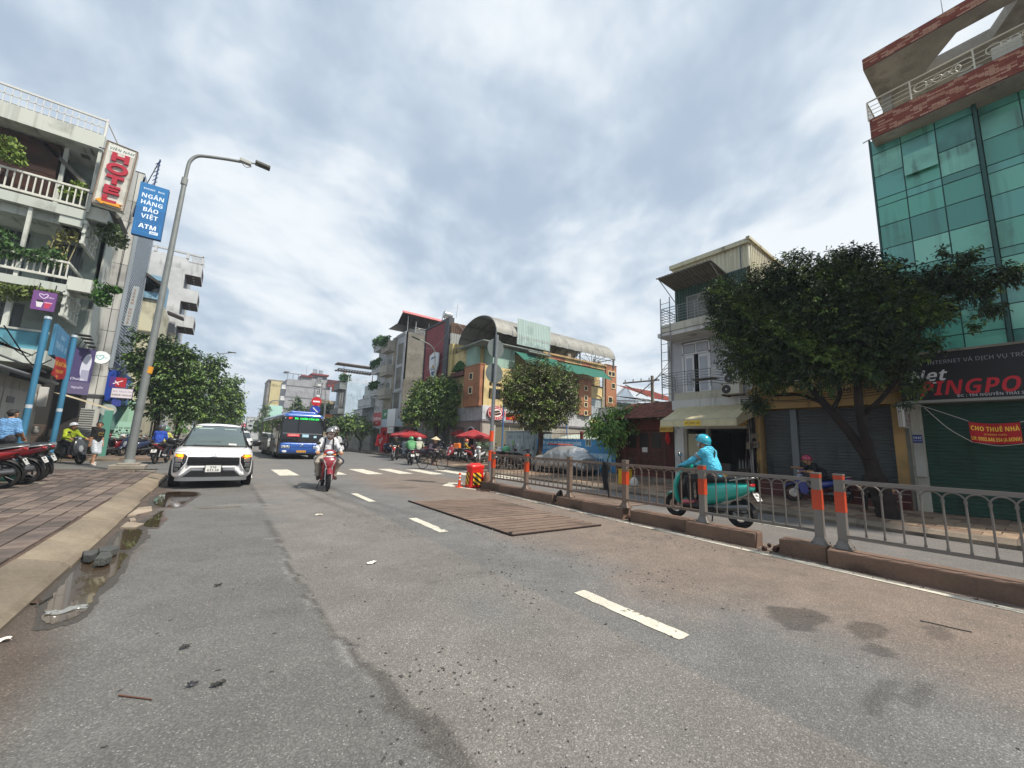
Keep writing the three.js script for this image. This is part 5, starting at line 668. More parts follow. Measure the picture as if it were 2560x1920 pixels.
// hotel with planted balconies on the left
{
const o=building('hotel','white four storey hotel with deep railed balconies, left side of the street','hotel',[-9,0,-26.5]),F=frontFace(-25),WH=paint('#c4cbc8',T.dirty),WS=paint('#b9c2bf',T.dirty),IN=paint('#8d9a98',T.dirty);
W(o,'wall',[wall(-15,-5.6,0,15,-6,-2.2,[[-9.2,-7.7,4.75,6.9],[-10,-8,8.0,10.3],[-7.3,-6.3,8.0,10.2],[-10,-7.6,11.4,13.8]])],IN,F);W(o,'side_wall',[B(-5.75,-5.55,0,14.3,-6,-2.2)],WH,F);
for(const[a,b,c,d]of[[-9.2,-7.7,4.75,6.9],[-10,-8,8,10.3],[-7.3,-6.3,8,10.2]])win(o,F,a,b,c,d,-2.4,4,1,M('#6b7472'),M('#2c3534',{roughness:.2}));
W(o,'timber_wall',[B(-15,-7.3,11.3,14.2,-2.0,-.8)],paint('#5a3d2b',T.rust),F);const tl=[];for(let y=11.5;y<14.2;y+=.3)tl.push(B(-15,-7.3,y,y+.02,-.8,-.785));W(o,'timber_joint',tl,M('#3a271c'),F);
W(o,'stair_soffit',[rot(B(-2,2,-.08,.08,-1,1),0,0,-.75).translate(-6.5,12.9,-1.8)],paint('#6b6a66',T.dirty),F);
W(o,'roof_slab',[B(-15,-5.85,14.28,15.0,-6,0)],WH,F);W(o,'ceiling_lamp',[RB(-6.75,-6.45,14.22,14.28,-1.3,-1.0,.03)],M('#4a4a46'),F);
const slab=(y0,y1,x1)=>W(o,'balcony_slab',[B(-15,x1,y0,y1,-3.2,0)],WS,F);
slab(10.72,11.15,-5.95);slab(7.25,7.6,-6.05);slab(4.0,4.6,-6.2);W(o,'slab_lip',[B(-15,-6.15,10.35,10.715,-3.2,-.35),B(-6.7,-5.98,10.35,10.715,-3.3,-.05)],WS,F);
const RL=(y0,y1,x1,sp)=>{const g=[RB(-15,x1,y1-.1,y1,-.13,-.03,.015),B(-15,x1,y0,y0+.1,-.13,-.03),RB(x1-.1,x1,y1-.1,y1,-3,-.13,.015)];for(let x=x1-.05;x>-14;x-=sp)g.push(B(x-.022,x+.022,y0+.1,y1-.1,-.1,-.055));W(o,'balcony_railing',g,M('#cfd3cf',{map:T.dirty}),F);};
RL(11.25,12.2,-5.95,.2);RL(7.85,8.65,-6.1,.19);W(o,'low_wall',[B(-15,-6.3,4.6,5.35,-.2,-.02)],M('#5aa0b8',{map:T.dirty}),F);W(o,'low_wall_cap',[B(-15,-6.3,5.35,5.43,-.25,.03)],WH,F);
W(o,'post',[B(-7.22,-7.08,11.15,14.28,-1,-.86),B(-5.98,-5.88,11.15,14.28,-.2,-.08)],WH,F);W(o,'post',[B(-7.62,-7.5,7.6,10.72,-.22,-.1)],WH,F);W(o,'post',[B(-7.62,-7.46,4.6,7.25,-.22,-.08)],WH,F);
W(o,'planter_box',[B(-5.95,-5.3,10.9,11.5,-1.6,-.2),B(-6.1,-5.35,7.45,8.05,-1.6,-.15)],WH,F);
for(const[y,x]of[[9.6,-5.9],[6.2,-6.05]]){const sd=[];sd.push(B(x-.06,x+.06,y,y+.12,-3.2,0),B(x-.06,x+.06,y+.95,y+1.1,-3.2,0));for(let k=0;k<7;k++)sd.push(B(x-.05,x+.05,y+.12,y+.95,-3.2+k*.5,-3.08+k*.5));sd.push(B(x-.05,x+.05,y+.5,y+.6,-3.2,0));W(o,'pierced_parapet',sd,WH,F);}
const rg=[];for(let x=-5.9;x>-13;x-=.22)rg.push(B(x-.014,x+.014,15,15.8,-.09,-.06));rg.push(B(-14,-5.85,15.76,15.84,-.12,-.04),B(-14,-5.85,15.4,15.44,-.1,-.06),cyl([-5.9,15,-.1],[-5.9,15.9,-.1],.06),cyl([-5.9,15.8,-.1],[-5.5,15.1,-.8],.03));W(o,'roof_railing',rg,M('#c6c9c6',{roughness:.5}),F);W(o,'roof_lumber',[B(-14,-6.1,15.0,15.3,-1.4,-.5)],paint('#77706a',T.dirty),F);
const pt=(name,blobs,c,n)=>{const g=[];for(const[x,y,z,r,ry]of blobs)for(let k=0;k<n;k++){const a=rnd()*6.28,q=Math.sqrt(rnd());const L=rr(.1,.2);g.push(rot(new THREE.PlaneGeometry(L,L*.45),rnd()*3,rnd()*3,rnd()*3).translate(x+Math.cos(a)*q*r,y+rr(-1,1)*ry*Math.sqrt(1-q*q*.7),z+Math.sin(a)*q*r*.7));}W(o,name,g,M(c,{roughness:.7}),F,{kind:'stuff'});};
pt('balcony_plants',[[-8.6,13.0,.0,.55,.5],[-8.3,12.6,.1,.4,.3],[-6.4,12.3,-.5,.3,.35],[-6.6,11.9,-.3,.35,.3]],'#6d8434',240);pt('balcony_plants',[[-8.3,9.0,-.2,.6,.6],[-7.9,8.6,-.1,.4,.4],[-7.2,8.6,-.1,.5,.3],[-6.7,8.7,-.2,.4,.5]],'#3d5f2c',260);pt('balcony_plants',[[-5.2,10.6,-.7,.55,.5],[-4.9,10.3,-.6,.4,.45],[-5.3,10.95,-.7,.4,.2]],'#4b5f33',230);pt('balcony_plants',[[-5.3,7.75,-.6,.5,.45],[-5.0,7.4,-.6,.3,.4],[-4.7,7.9,-.5,.3,.15]],'#3f6a28',280);pt('balcony_plants',[[-7.9,6.8,0,.6,.45],[-7.2,6.9,.1,.5,.3],[-6.7,7.1,.1,.5,.12]],'#5b6a2e',220);pt('balcony_plants',[[-6.6,9.3,-.3,.3,.9],[-6.4,10.0,-.5,.35,.3]],'#7a7a40',90);
const st=[];for(const[x,y]of[[-6.5,8.2],[-6.3,8.2],[-7.0,8.1]])st.push(tube([[x,y,-.3],[x+.1,y+.8,-.4],[x+.2,y+1.7,-.5]],.02,8,5));W(o,'stems',st,M('#8d8868'),F);
}
{
const F=frontFace(-24.6),o=building('hotel_sign','tall white vertical hotel sign with red raised letters and orange arrow','sign',[-5.2,11.3,-24.6]);
W(o,'box',[ext([[-5.72,11.42],[-4.68,11.36],[-4.58,14.45],[-5.62,14.53]],.34).translate(0,0,-.2)],M('#d0d3cf',{map:T.dirty,roughness:.5}),F);
const bl=[];for(let k=0;k<44;k++){const t=k/43;bl.push(sph([lerp(-5.66,-5.57,t),lerp(11.5,14.45,t),.16],.018,1,1,1,5,4),sph([lerp(-4.73,-4.63,t),lerp(11.45,14.38,t),.16],.018,1,1,1,5,4));}W(o,'bulbs',bl,M('#b9b7a4'),F,{kind:'stuff'});
W(o,'border',[cyl([-5.72,11.42,.15],[-5.62,14.53,.15],.025,.025,4),cyl([-4.68,11.36,.15],[-4.58,14.45,.15],.025,.025,4),cyl([-5.62,14.53,.15],[-4.58,14.45,.15],.025,.025,4),cyl([-5.72,11.42,.15],[-4.68,11.36,.15],.025,.025,4)],M('#7d6a5a'),F);
const RD=M('#a81c34',{roughness:.45}),H=(x,y)=>[R4(x,x+.16,y,y+.42),R4(x+.42,x+.58,y,y+.42),R4(x+.16,x+.42,y+.15,y+.28)];
const L=(n,gs)=>W(o,'letter',gs.map(p=>Array.isArray(p)?ext(p,.1).translate(0,0,.14):p),RD,F,{label:'red letter '+n});
L('H',H(-5.38,13.62));const oo=new THREE.Shape();oo.absellipse(-5.12,13.26,.36,.27,0,Math.PI*2);const oh=new THREE.Path();oh.absellipse(-5.12,13.26,.2,.13,0,Math.PI*2);oo.holes.push(oh);L('O',[new THREE.ExtrudeGeometry(oo,{depth:.1,bevelEnabled:false,curveSegments:20}).translate(0,0,.14)]);
L('T',[R4(-5.42,-4.84,12.78,12.92),R4(-5.22,-5.05,12.5,12.78)]);L('E',[R4(-5.42,-5.26,12.0,12.4),R4(-5.26,-4.9,12.3,12.4),R4(-5.26,-4.95,12.16,12.25),R4(-5.26,-4.9,12.0,12.1)]);L('L',[R4(-5.42,-5.26,11.68,11.92),R4(-5.42,-4.95,11.58,11.7)]);
W(o,'name_print',[pln(-5.55,-4.66,14.08,14.38,.147)],print(384,128,(x,w,h)=>{fill(x,w,h,'#cfd2ce');words(x,'VIÊN NAM',w/2,h/2,76,'#3f5a4c',{max:360,style:'italic bold'});}),F,{uv:true});W(o,'arrow',[ext([[-5.62,11.58],[-5.38,11.74],[-5.38,11.65],[-4.75,11.62],[-4.85,11.55],[-4.75,11.46],[-5.38,11.48],[-5.38,11.42]],.08).translate(0,0,.15)],M('#d9962a',{roughness:.5}),F);W(o,'bracket',[cyl([-5.9,14.2,-.1],[-5.6,14.2,-.1],.03),cyl([-5.95,11.9,-.1],[-5.65,11.9,-.1],.03)],M('#4a4a6a'),F);
}
signThing('bank_sign','blue bank sign with white lettering and ATM panel hanging beside the lamp post','sign',print(512,1280,(x,w,h)=>{const g=fill(x,w,h,'#12639f');x.fillStyle='#1f7ab8';for(let i=0;i<30;i++)x.fillRect(0,i*20,w,10);fill(x,0,0);words(x,'BAOVIET ✹ Bank',w/2,130,50,'#dfe9f0',{max:400});['NGÂN','HÀNG','BẢO','VIỆT'].forEach((s,i)=>words(x,s,w/2,300+i*165,140,'#dfe9f2',{max:420}));x.strokeStyle='#2e8ac6';x.lineWidth=6;x.strokeRect(40,950,430,230);words(x,'ATM',w/2,1040,150,'#eef4f8');x.fillStyle='#dfe9f2';x.fillRect(300,1125,150,70);words(x,'24/7',375,1162,56,'#12639f');}),1.05,2.66,frontFace(-25),[-3.83,11.88,0],M('#0f4a7a'),.25,o=>W(o,'bracket',[cyl([-4.3,13.6,-.05],[-5.1,13.0,-3.8],.04),cyl([-3.9,13.2,.1],[-3.85,14.7,.1],.03),cyl([-3.85,14.7,.1],[-5.0,14.2,-3.8],.02),...[0,1,2,3,4,5].map(k=>cyl([-4.0,13.3+k*.22,.05],[-3.8,13.5+k*.22,.15],.015,.015,4))],M('#2b3f6a'),frontFace(-25)));
signThing('drink_sign','purple square shop sign with a white heart and two cups under the balcony','sign',print(384,448,(x,w,h)=>{fill(x,w,h,'#6d4480');x.strokeStyle='#d9cfe4';x.lineWidth=14;x.beginPath();x.moveTo(190,170);x.bezierCurveTo(60,110,100,20,170,90);x.bezierCurveTo(210,20,300,60,190,170);x.stroke();words(x,'coffee',270,130,54,'#d9cfe4',{style:'italic'});x.fillStyle='#d5d2d6';x.beginPath();x.moveTo(70,250);x.lineTo(190,250);x.lineTo(170,380);x.lineTo(95,380);x.fill();x.fillStyle='#2a2226';x.fillRect(80,210,105,50);x.fillStyle='#b83a56';x.beginPath();x.moveTo(210,260);x.lineTo(330,260);x.lineTo(290,390);x.lineTo(210,390);x.fill();x.fillStyle='#d8a0b8';x.fillRect(205,245,130,22);}),.66,.8,frontFace(-24.3),[-6.38,6.54,0],M('#4a2c5a'),.12,o=>W(o,'hanger',[cyl([-6.6,6.95,.05],[-6.6,7.3,0],.02),cyl([-6.15,6.93,.05],[-6.15,7.3,0],.02)],BLACK,frontFace(-24.3)));
// panelled bank building
{
const o=building('panel_building','tall building clad in big pale stone panels with a slatted strip on its street corner','building',[-6,0,-30]),F=frontFace(-29),S=leftFace(-4.95),tones=['#b9bcbd','#aeb1b3','#c3c6c6'].map(c=>paint(c,T.dirty));
W(o,'core',[B(-9,-5.0,.1,15.8,-6,-.06)],M('#4a4c4e'),F);const ys=[.4,1.5,3.15,4.12,5.35,6.53,7.73,9.0,10.26,11.5,12.7,13.93,15.7];
for(let j=1;j<ys.length-1;j++)for(const[a,b]of[[-8.2,-6.35],[-6.32,-5.28],[-5.25,-4.97]])W(o,'panel',[B(a,b,ys[j]+.012,ys[j+1]-.012,-.05,rr(.0,.012))],tones[Math.floor(rnd()*2.99)],F);
for(let j=2;j<5;j++)for(let k=0;k<2;k++)W(o,'panel',[B(29.05+k*2.4,31.42+k*2.4,ys[j]+.01,ys[j+1]-.01,-.04,.0)],tones[k],S);
const sl=[];for(let y=5;y<14.5;y+=.16)sl.push(B(29.1,33.5,y,y+.05,.06,.12));W(o,'slats',sl,M('#b3bcc4',{roughness:.5,metalness:.2}),S);W(o,'slat_backing',[B(29.1,33.6,4.9,15.6,-.1,.02)],M('#98a3ad',{roughness:.5}),S);W(o,'corner_post',[B(28.98,29.1,4.6,15.2,0,.14),B(33.5,33.62,4.6,15.2,0,.14)],M('#9ba4ac',{roughness:.4,metalness:.4}),S);
W(o,'soffit',[B(-8.2,-4.9,2.95,3.13,-3,.02)],M('#3a3c40'),F);W(o,'shop_wall',[B(-8.2,-5.3,.1,2.95,-3,-1.2)],paint('#6d6f70',T.dirty),F);W(o,'shutter',[corrugated(-6.2,-5.5,.1,2.6,-1.15,.14,.03,false),corrugated(-5.4,-4.98,.1,2.6,-.9,.14,.03,false)],M('#9a9c99',{map:T.dirty}),F);
W(o,'lamp_arm',[cyl([-5.2,5.2,.02],[-6.0,5.7,1.2],.02),cyl([-5.2,8.7,.02],[-6.0,9.3,1.2],.02),cyl([-5.2,11.9,.02],[-5.2,9.0,.1],.012)],BLACK,F);
const b=building('blue_fascia','deep blue bank fascia sign on the street face of the panelled building','sign',[-4.7,2.6,-30.5]);W(b,'box',[B(29.1,33.2,2.85,4.5,.0,.45)],M('#1c3f9a',{roughness:.4}),S);W(b,'print',[pln(29.1,33.2,2.85,4.5,.455)],print(512,200,(x,w,h)=>{fill(x,w,h,'#27508f');grime(x,w,h,60,.1);words(x,'BAOVIET Bank',w/2,80,70,'#b9cbe2');words(x,'PGD NGUYỄN THÁI SƠN',w/2,150,34,'#9fb6d6');}),S,{uv:true});W(b,'glass_front',[B(29.0,33.2,1.4,2.8,.02,.05)],M('#4d7f8f',{roughness:.2}),S);
}
{
const f=building('flood_lamps','row of black sign floodlights on bent arms above the purple panel','lamp',[-5,4.6,-25.5]);for(let k=0;k<4;k++){const p=[onZ(212-(k===0?8:0)+k*8-10,838+k*10,-25.6),onZ(224+k*4,838+k*9,-25.2)];W(f,'arm',[tube([[p[0].x-.25,p[0].y-.35,-26],[p[0].x-.1,p[0].y,-25.9],p[0]],.015,8,5)],BLACK);W(f,'head',[RB(p[0].x-.05,p[1].x,p[0].y-.035,p[0].y+.035,-25.6,-25.3,.02)],BLACK);}
signThing('purple_panel','tall dark purple advertising panel with a pale figure beside the panelled wall','sign',print(256,640,(x,w,h)=>{fill(x,w,h,'#3d3560');x.fillStyle='#b9bccb';x.beginPath();x.ellipse(170,240,55,170,.1,0,7);x.fill();x.fillStyle='#8f92a8';x.fillRect(130,300,90,150);x.fillStyle='#57506f';x.fillRect(0,470,w,170);words(x,'Choices',100,430,44,'#d9d9e4',{style:'italic'});words(x,'Nguyễn',120,545,36,'#b9b5cc');}),.75,2.1,g=>g.rotateY(.55).translate(-5.3,0,-25.8),[0,3.95,0],M('#2c2648'),.1,o=>W(o,'post',[cyl([-5.65,.1,-25.7],[-5.65,5.3,-25.7],.05)],M('#3a5a7a')));
const r=building('heart_sign','round white shop sign with a teal heart on a bracket','sign',[-4.74,4.3,-26]);W(r,'disc',[new THREE.CylinderGeometry(.3,.3,.12,32).rotateX(Math.PI/2).translate(-4.74,4.7,-26)],M('#8f9aa0'));W(r,'print',[new THREE.CircleGeometry(.295,32).translate(-4.74,4.7,-25.934)],print(256,256,(x,w,h)=>{fill(x,w,h,'#e3eae8');x.strokeStyle='#4aa6a8';x.lineWidth=12;x.beginPath();x.moveTo(120,180);x.bezierCurveTo(20,120,60,60,110,110);x.bezierCurveTo(140,50,210,90,120,180);x.stroke();words(x,'coffee',175,130,34,'#6ab0b2',{style:'italic'});}),asIs,{uv:true});W(r,'bracket',[cyl([-5.05,4.75,-26],[-5.55,4.75,-26],.015),cyl([-5.05,4.6,-26],[-5.55,4.6,-26],.015),cyl([-5.3,4.75,-26],[-5.3,4.6,-26],.012)],BLACK);
}
// house with the vertical lettered sign, cream building, white balcony block
{
const v=building('vertical_sign','tall narrow grey sign with brown stacked letters projecting from the cream building','sign',[-4.7,7.1,-30]),F=frontFace(-30);W(v,'box',[ext([[-4.86,7.1],[-4.56,7.1],[-4.48,9.42],[-4.74,9.42]],.18)],M('#8f989c'),F);const lt='SAKER HOUSE';W(v,'print',[new THREE.ShapeGeometry(shp([[-4.85,7.12],[-4.57,7.12],[-4.49,9.4],[-4.73,9.4]])).translate(0,0,.185)],M('#9aa3a6'),F);
W(v,'lettering',[pln(-.11,.11,-1.05,1.05,0).rotateZ(-.035).translate(-4.67,8.25,.19)],print(128,1024,(x,w,h)=>{fill(x,w,h,'#9aa3a6');[...'SARAH HOUSE'].forEach((c,i)=>words(x,c,w/2,60+i*92,96,'#7a4a22',{sx:1.15}));}),F,{uv:true});
const c=building('cream_building','stained cream and pale green rendered building behind the lamp post','building',[-5,0,-36]),G=frontFace(-34),CW=paint('#c3c2ae',T.dirty),GW=paint('#a9b5a6',T.dirty);
W(c,'wall',[B(-8,-3.95,.1,9.9,-5,0)],CW,G);W(c,'green_wall',[B(-8,-4.85,.1,9.6,-.1,.3)],GW,G);W(c,'upper_storey',[wall(-5.6,-4.0,9.9,11.5,-3,.1,[[-5.05,-4.15,10.35,11.2]]),B(-5.6,-4.0,9.9,10.3,.1,.14)],M('#7fa9c6',{map:T.dirty}),G);W(c,'dark_opening',[B(-5.05,-4.15,10.35,11.2,-1.2,-1)],DARK,G);W(c,'slanted_roof',[ext([[-5.1,11.6],[-4.0,10.9],[-4.0,10.75],[-5.1,11.4]],.8).translate(0,0,-.2)],M('#33322f'),G);W(c,'louvre_panel',[B(-5.6,-5.0,11.6,12.6,0,.05),...Array.from({length:9},(_,k)=>B(-5.6,-5.0,11.65+k*.105,11.71+k*.105,.05,.09))],M('#a9ab86',{map:T.dirty}),G);W(c,'roof_tank',[sph([-4.35,10.6,-.6],.25)],WHITE,G);W(c,'ledge',[B(-5.1,-3.9,7.7,7.78,0,.08),B(-8,-3.9,9.85,9.95,0,.1)],paint('#8f8c7c',T.dirty),G);const lv=[];for(let y=11.7;y<12.6;y+=.1)lv.push(y);
W(c,'mint_wall',[B(-5.4,-3.9,.1,3.2,.3,.9)],M('#9fcdb8',{map:T.dirty}),G);W(c,'wall_lettering',[pln(-5.35,-4.2,.7,1.9,.905)],print(384,384,(x,w,h)=>{fill(x,w,h,'#a3cfbb');words(x,'CHỖ ĐỂ XE VÀO',w/2,120,50,'#26332e',{max:360});words(x,'MUA BÁN HÀNG,',w/2,220,56,'#26332e',{max:370});}),G,{uv:true});
const w=building('white_block','tall white block with three boxy balconies sticking out over the street','apartment block',[-6,0,-43]),H=frontFace(-40),WW=paint('#cdd1d3',T.plaster),UB=paint('#3a2420',T.plaster);
W(w,'wall',[B(-10,-3.55,.1,15.2,-6,0)],WW,H);[[13.9,15.0],[11.25+1.35,12.75+.0].map((v,i)=>i?12.85:11.75),[9.2+.4,10.6]].forEach(([a,b],i)=>{const y0=[14.0,11.6,9.55][i],y1=[14.75,12.6,10.55][i];const d=W(w,'balcony',[B(-3.55,-2.55,[13.95,11.7,9.65][i],[15.0,12.75,10.6][i],-2.6,-.02)],WW,H);W(d,'soffit',[B(-3.53,-2.57,[13.90,11.65,9.6][i],[13.948,11.698,9.648][i],-2.58,-.04)],UB,H);W(d,'downlight',[0,1,2].map(k=>new THREE.CylinderGeometry(.05,.05,.03,10).translate(-3.05,[13.89,11.64,9.59][i],-.5-k*.7)),WHITE,H,{kind:'stuff'});W(d,'side_opening',[B(-2.552,-2.54,[14.15,11.9,9.85][i],[14.8,12.55,10.4][i],-2.3,-.5)],UB,H);W(w,'balcony_door',[B(-3.56,-3.54,[12.76,10.65,8.6][i],[13.85,11.6,9.55][i],-2,-.3)],M('#6d7378'),H);});
const fr=[B(-10,-2.55,15.62,15.75,-.2,0),B(-10,-3.5,15.2,15.26,-.1,0)];for(const x of[-9,-7.2,-5.6,-3.65])fr.push(B(x,x+.18,15.2,15.62,-.2,0));for(let k=0;k<7;k++)fr.push(B(-3.4,-2.55,15.68,15.74,-2.5+k*.35,-2.4+k*.35));fr.push(B(-2.65,-2.55,14.98,15.7,-.2,0),B(-3.45,-2.5,15.02,15.08,-.1,0));W(w,'roof_frame',fr,WW,H);
W(w,'lower_wall',[B(-3.9,-3.5,.1,9.0,.02,.3)],paint('#b7b2a2',T.dirty),H);W(w,'small_canopy',[rot(B(-.5,.5,-.06,.06,-.5,.5),0,0,-.3).translate(-3.6,10.2,.9)],M('#3a3230'),H);W(w,'grey_panel',[B(-4.0,-3.62,8.8,9.9,.02,.08)],M('#85868c'),H);
const bk=building('plain_houses','plain rendered house fronts along the left pavement under the trees','houses',[-6,0,-60]);W(bk,'wall',[B(-12,-4.4,.1,7,-58,-46.2)],paint('#b5ab98',T.dirty));W(bk,'wall',[B(-12,-4.6,.1,5,-95,-58.2)],paint('#a7a79f',T.dirty));for(let k=0;k<6;k++)win(bk,leftFace(-4.4),46.6+k*1.9,47.8+k*1.9,.3,2.4,.02,2,1,GREYC,M('#2d2f30'));
}
signThing('red_sign','small red and violet square sign with a white ribbon mark','sign',print(192,160,(x,w,h)=>{fill(x,w,h,'#a3202e');x.fillStyle='#4a2a7a';x.fillRect(0,0,70,h);x.strokeStyle='#e6dada';x.lineWidth=14;x.beginPath();x.moveTo(40,110);x.lineTo(150,50);x.moveTo(60,60);x.lineTo(110,120);x.stroke();}),.62,.5,frontFace(-28.4),[-4.4,3.82,0],M('#2c2a6a'),.08);
signThing('sauna_sign','white sign with brown block lettering in front of the cream building','sign',print(384,224,(x,w,h)=>{fill(x,w,h,'#d5cfd6');x.strokeStyle='#4a3a6a';x.lineWidth=10;x.strokeRect(5,5,w-10,h-10);words(x,'Sâm Thành Vân',w/2,75,46,'#5a4a7a',{style:'italic',face:'serif',max:350});words(x,'SAKER HOUSE',w/2,155,54,'#5a5048',{max:350});}),.82,.52,frontFace(-28.4),[-4.18,3.27,0],M('#3a2f5a'),.08,o=>W(o,'lower_panel',[B(-4.5,-4.15,2.6,2.9,.0,.06)],M('#2d3c8a'),frontFace(-28.4)));
signThing('grey_disc_sign','pale grey round sign low under the white lettered sign','sign',M('#aab4b4',{map:T.dirty}),.42,.42,frontFace(-28),[-4.5,2.3,0],M('#8a9292'),.06,o=>W(o,'disc',[new THREE.CylinderGeometry(.3,.3,.05,24).rotateX(Math.PI/2).translate(-4.5,2.35,.1)],M('#a9b5b5',{map:T.dirty}),frontFace(-28)));
// low shack with tin roof, blue posts and board
{
const o=building('shack','low shop shack with a dark tin roof and white shutter wall at the far left','shack',[-7,0,-22]),L=leftFace(-6);
W(o,'wall',[B(17,24.4,.1,3.1,-3,0)],paint('#a9a8a4',T.dirty),L);for(const[a,b]of[[18.5,20.9],[21.0,23.0],[23.1,24.3]])W(o,'shutter',[RB(a,b,.15,2.7,0,.03,.01)],M('#b4b5b3',{map:T.dirty}),L);W(o,'vent_plate',[B(21.3,21.9,2.2,2.42,.03,.05),...[0,1,2,3].map(k=>B(21.3,21.9,2.22+k*.05,2.24+k*.05,.05,.06))],M('#77787a'),L);W(o,'meter',[RB(24.0,24.15,2.2,3.0,.05,.3,.02)],M('#bdbdb9'),L);
W(o,'roof',[sheet((u,v)=>{const z=lerp(-16.5,-23.4,u);return[lerp(-7.6,-5.35,v),lerp(3.85,3.15,v)+.02*Math.sin(u*150),z];},160,3)],M('#33312f',{map:T.rust,roughness:.7,metalness:.3}));W(o,'roof_edge',[cyl([-5.35,3.13,-16.5],[-5.35,3.13,-23.4],.05),cyl([-5.5,3.5,-16.5],[-5.5,3.45,-22.5],.035),cyl([-5.4,3.1,-23.4],[-7,3.6,-23.4],.05)],M('#8d8f90',{metalness:.4,roughness:.5}));W(o,'upper_roof',[sheet((u,v)=>[lerp(-8.4,-5.7,v),lerp(4.9,3.95,v)+.02*Math.sin(u*150),lerp(-16.5,-21.8,u)],140,2)],M('#2d2b2a',{map:T.rust,roughness:.7}));W(o,'cable',[tube([[-5.4,4.3,-18],[-5.35,3.5,-20.5],[-5.3,3.9,-22]],.02),tube([[-5.5,4.0,-18],[-5.4,3.7,-20],[-5.3,4.2,-21]],.014)],BLACK);
const sp=building('side_stall','dark cluttered stall beneath the hotel beside the blue posts','stall',[-6.5,0,-26]);W(sp,'back_wall',[B(-7.5,-5.1,.1,3.9,-26.8,-26.5)],M('#2c2a28'));W(sp,'shelf',[RB(-6.6,-5.7,.1,1.0,-26.2,-25.6,.03),RB(-6.4,-6.0,1.0,1.5,-26.1,-25.8,.03)],M('#4a4038'));W(sp,'awning',[sheet((u,v)=>[lerp(-5.5,-3.75,u),lerp(2.85,2.28,u)-v*.05,lerp(-25.2,-23.8,v)],20,3)],M('#b5ac8f',{map:T.dirty}));W(sp,'pale_sack',[sph([-6.0,1.25,-24.8],.14,1,1.2,1)],cloth('#a5a39c'));W(sp,'louvre_door',[corrugated(-5.05,-4.6,.15,2.3,-25.9,.1,.03,false)],M('#8d8f8c'));W(sp,'teal_door',[B(-4.45,-4.15,.1,2.3,-27,-26.9)],M('#4f8a7a'));
}
{
const BL=M('#3a7ea6',{map:T.dirty,roughness:.55});
for(const[x,z,h,l]of[[-5.15,-20.2,5.1,'blue painted steel post with silver cap nearer the shack shutter'],[-4.95,-22.5,4.95,'blue painted steel post at the far end of the blue board']]){const p=building('blue_post',l,'post',[x,.1,z],'blue posts carrying the board');W(p,'post',[cyl([x,.1,z],[x,h,z],.085,.085,12)],BL);W(p,'cap',[cyl([x,h-.02,z],[x,h+.07,z],.1,.09,12)],M('#b9c4c9',{metalness:.5,roughness:.4}));W(p,'sticker',[cyl([x,2.0,z],[x,2.12,z],.087,.087,12)],M('#b3bcc4'));}
const b=building('blue_board','faded blue board with pale lettering carried between two blue posts','board',[-5.05,3.9,-21.4]),L=g=>g.rotateY(Math.PI/2+.085).translate(-5.02,0,-21.35);
W(b,'board',[B(-1.2,1.2,3.85,4.95,-.05,.05)],BL,L);W(b,'print',[pln(-1.18,1.18,3.88,4.92,.055)],print(512,224,(x,w,h)=>{fill(x,w,h,'#3f7fa8');grime(x,w,h,90,.12);words(x,'CÔNG TY',w/2,60,40,'#9fc0d4');words(x,'TNHH TM - DV',w/2,135,66,'#8fb4cc',{max:440});}),L,{uv:true});W(b,'spikes',[-1.1,-.6,-.1,.5,1.0].map(x=>cyl([x,4.95,0],[x+.05,5.1,0],.015,.01,4)),BLACK,L);
const r=building('red_banner','sagging red banner with yellow lettering under the blue board','banner',[-5.0,3.3,-21.4]);const f=(u,v)=>[lerp(-1.15,1.1,u),lerp(3.2,3.9,v)-.1*Math.sin(u*3.14)*(1-v)+.06*u,.1+.05*Math.sin(u*7+v*3)],g=sheet(f,20,6),uvs=[];for(let j=0;j<=6;j++)for(let i=0;i<=20;i++)uvs.push(i/20,j/6);g.setAttribute('uv',new THREE.Float32BufferAttribute(uvs,2));W(r,'cloth',[g],print(512,192,(x,w,h)=>{fill(x,w,h,'#b01c1c');words(x,'CHO THUÊ MẶT BẰNG',w/2,55,50,'#e0b93c',{max:470});words(x,'LH: 0909 123 456',w/2,120,40,'#e0b93c');words(x,'KINH DOANH',w/2,165,30,'#e0b93c');},{roughness:.8}),L,{uv:true});
}
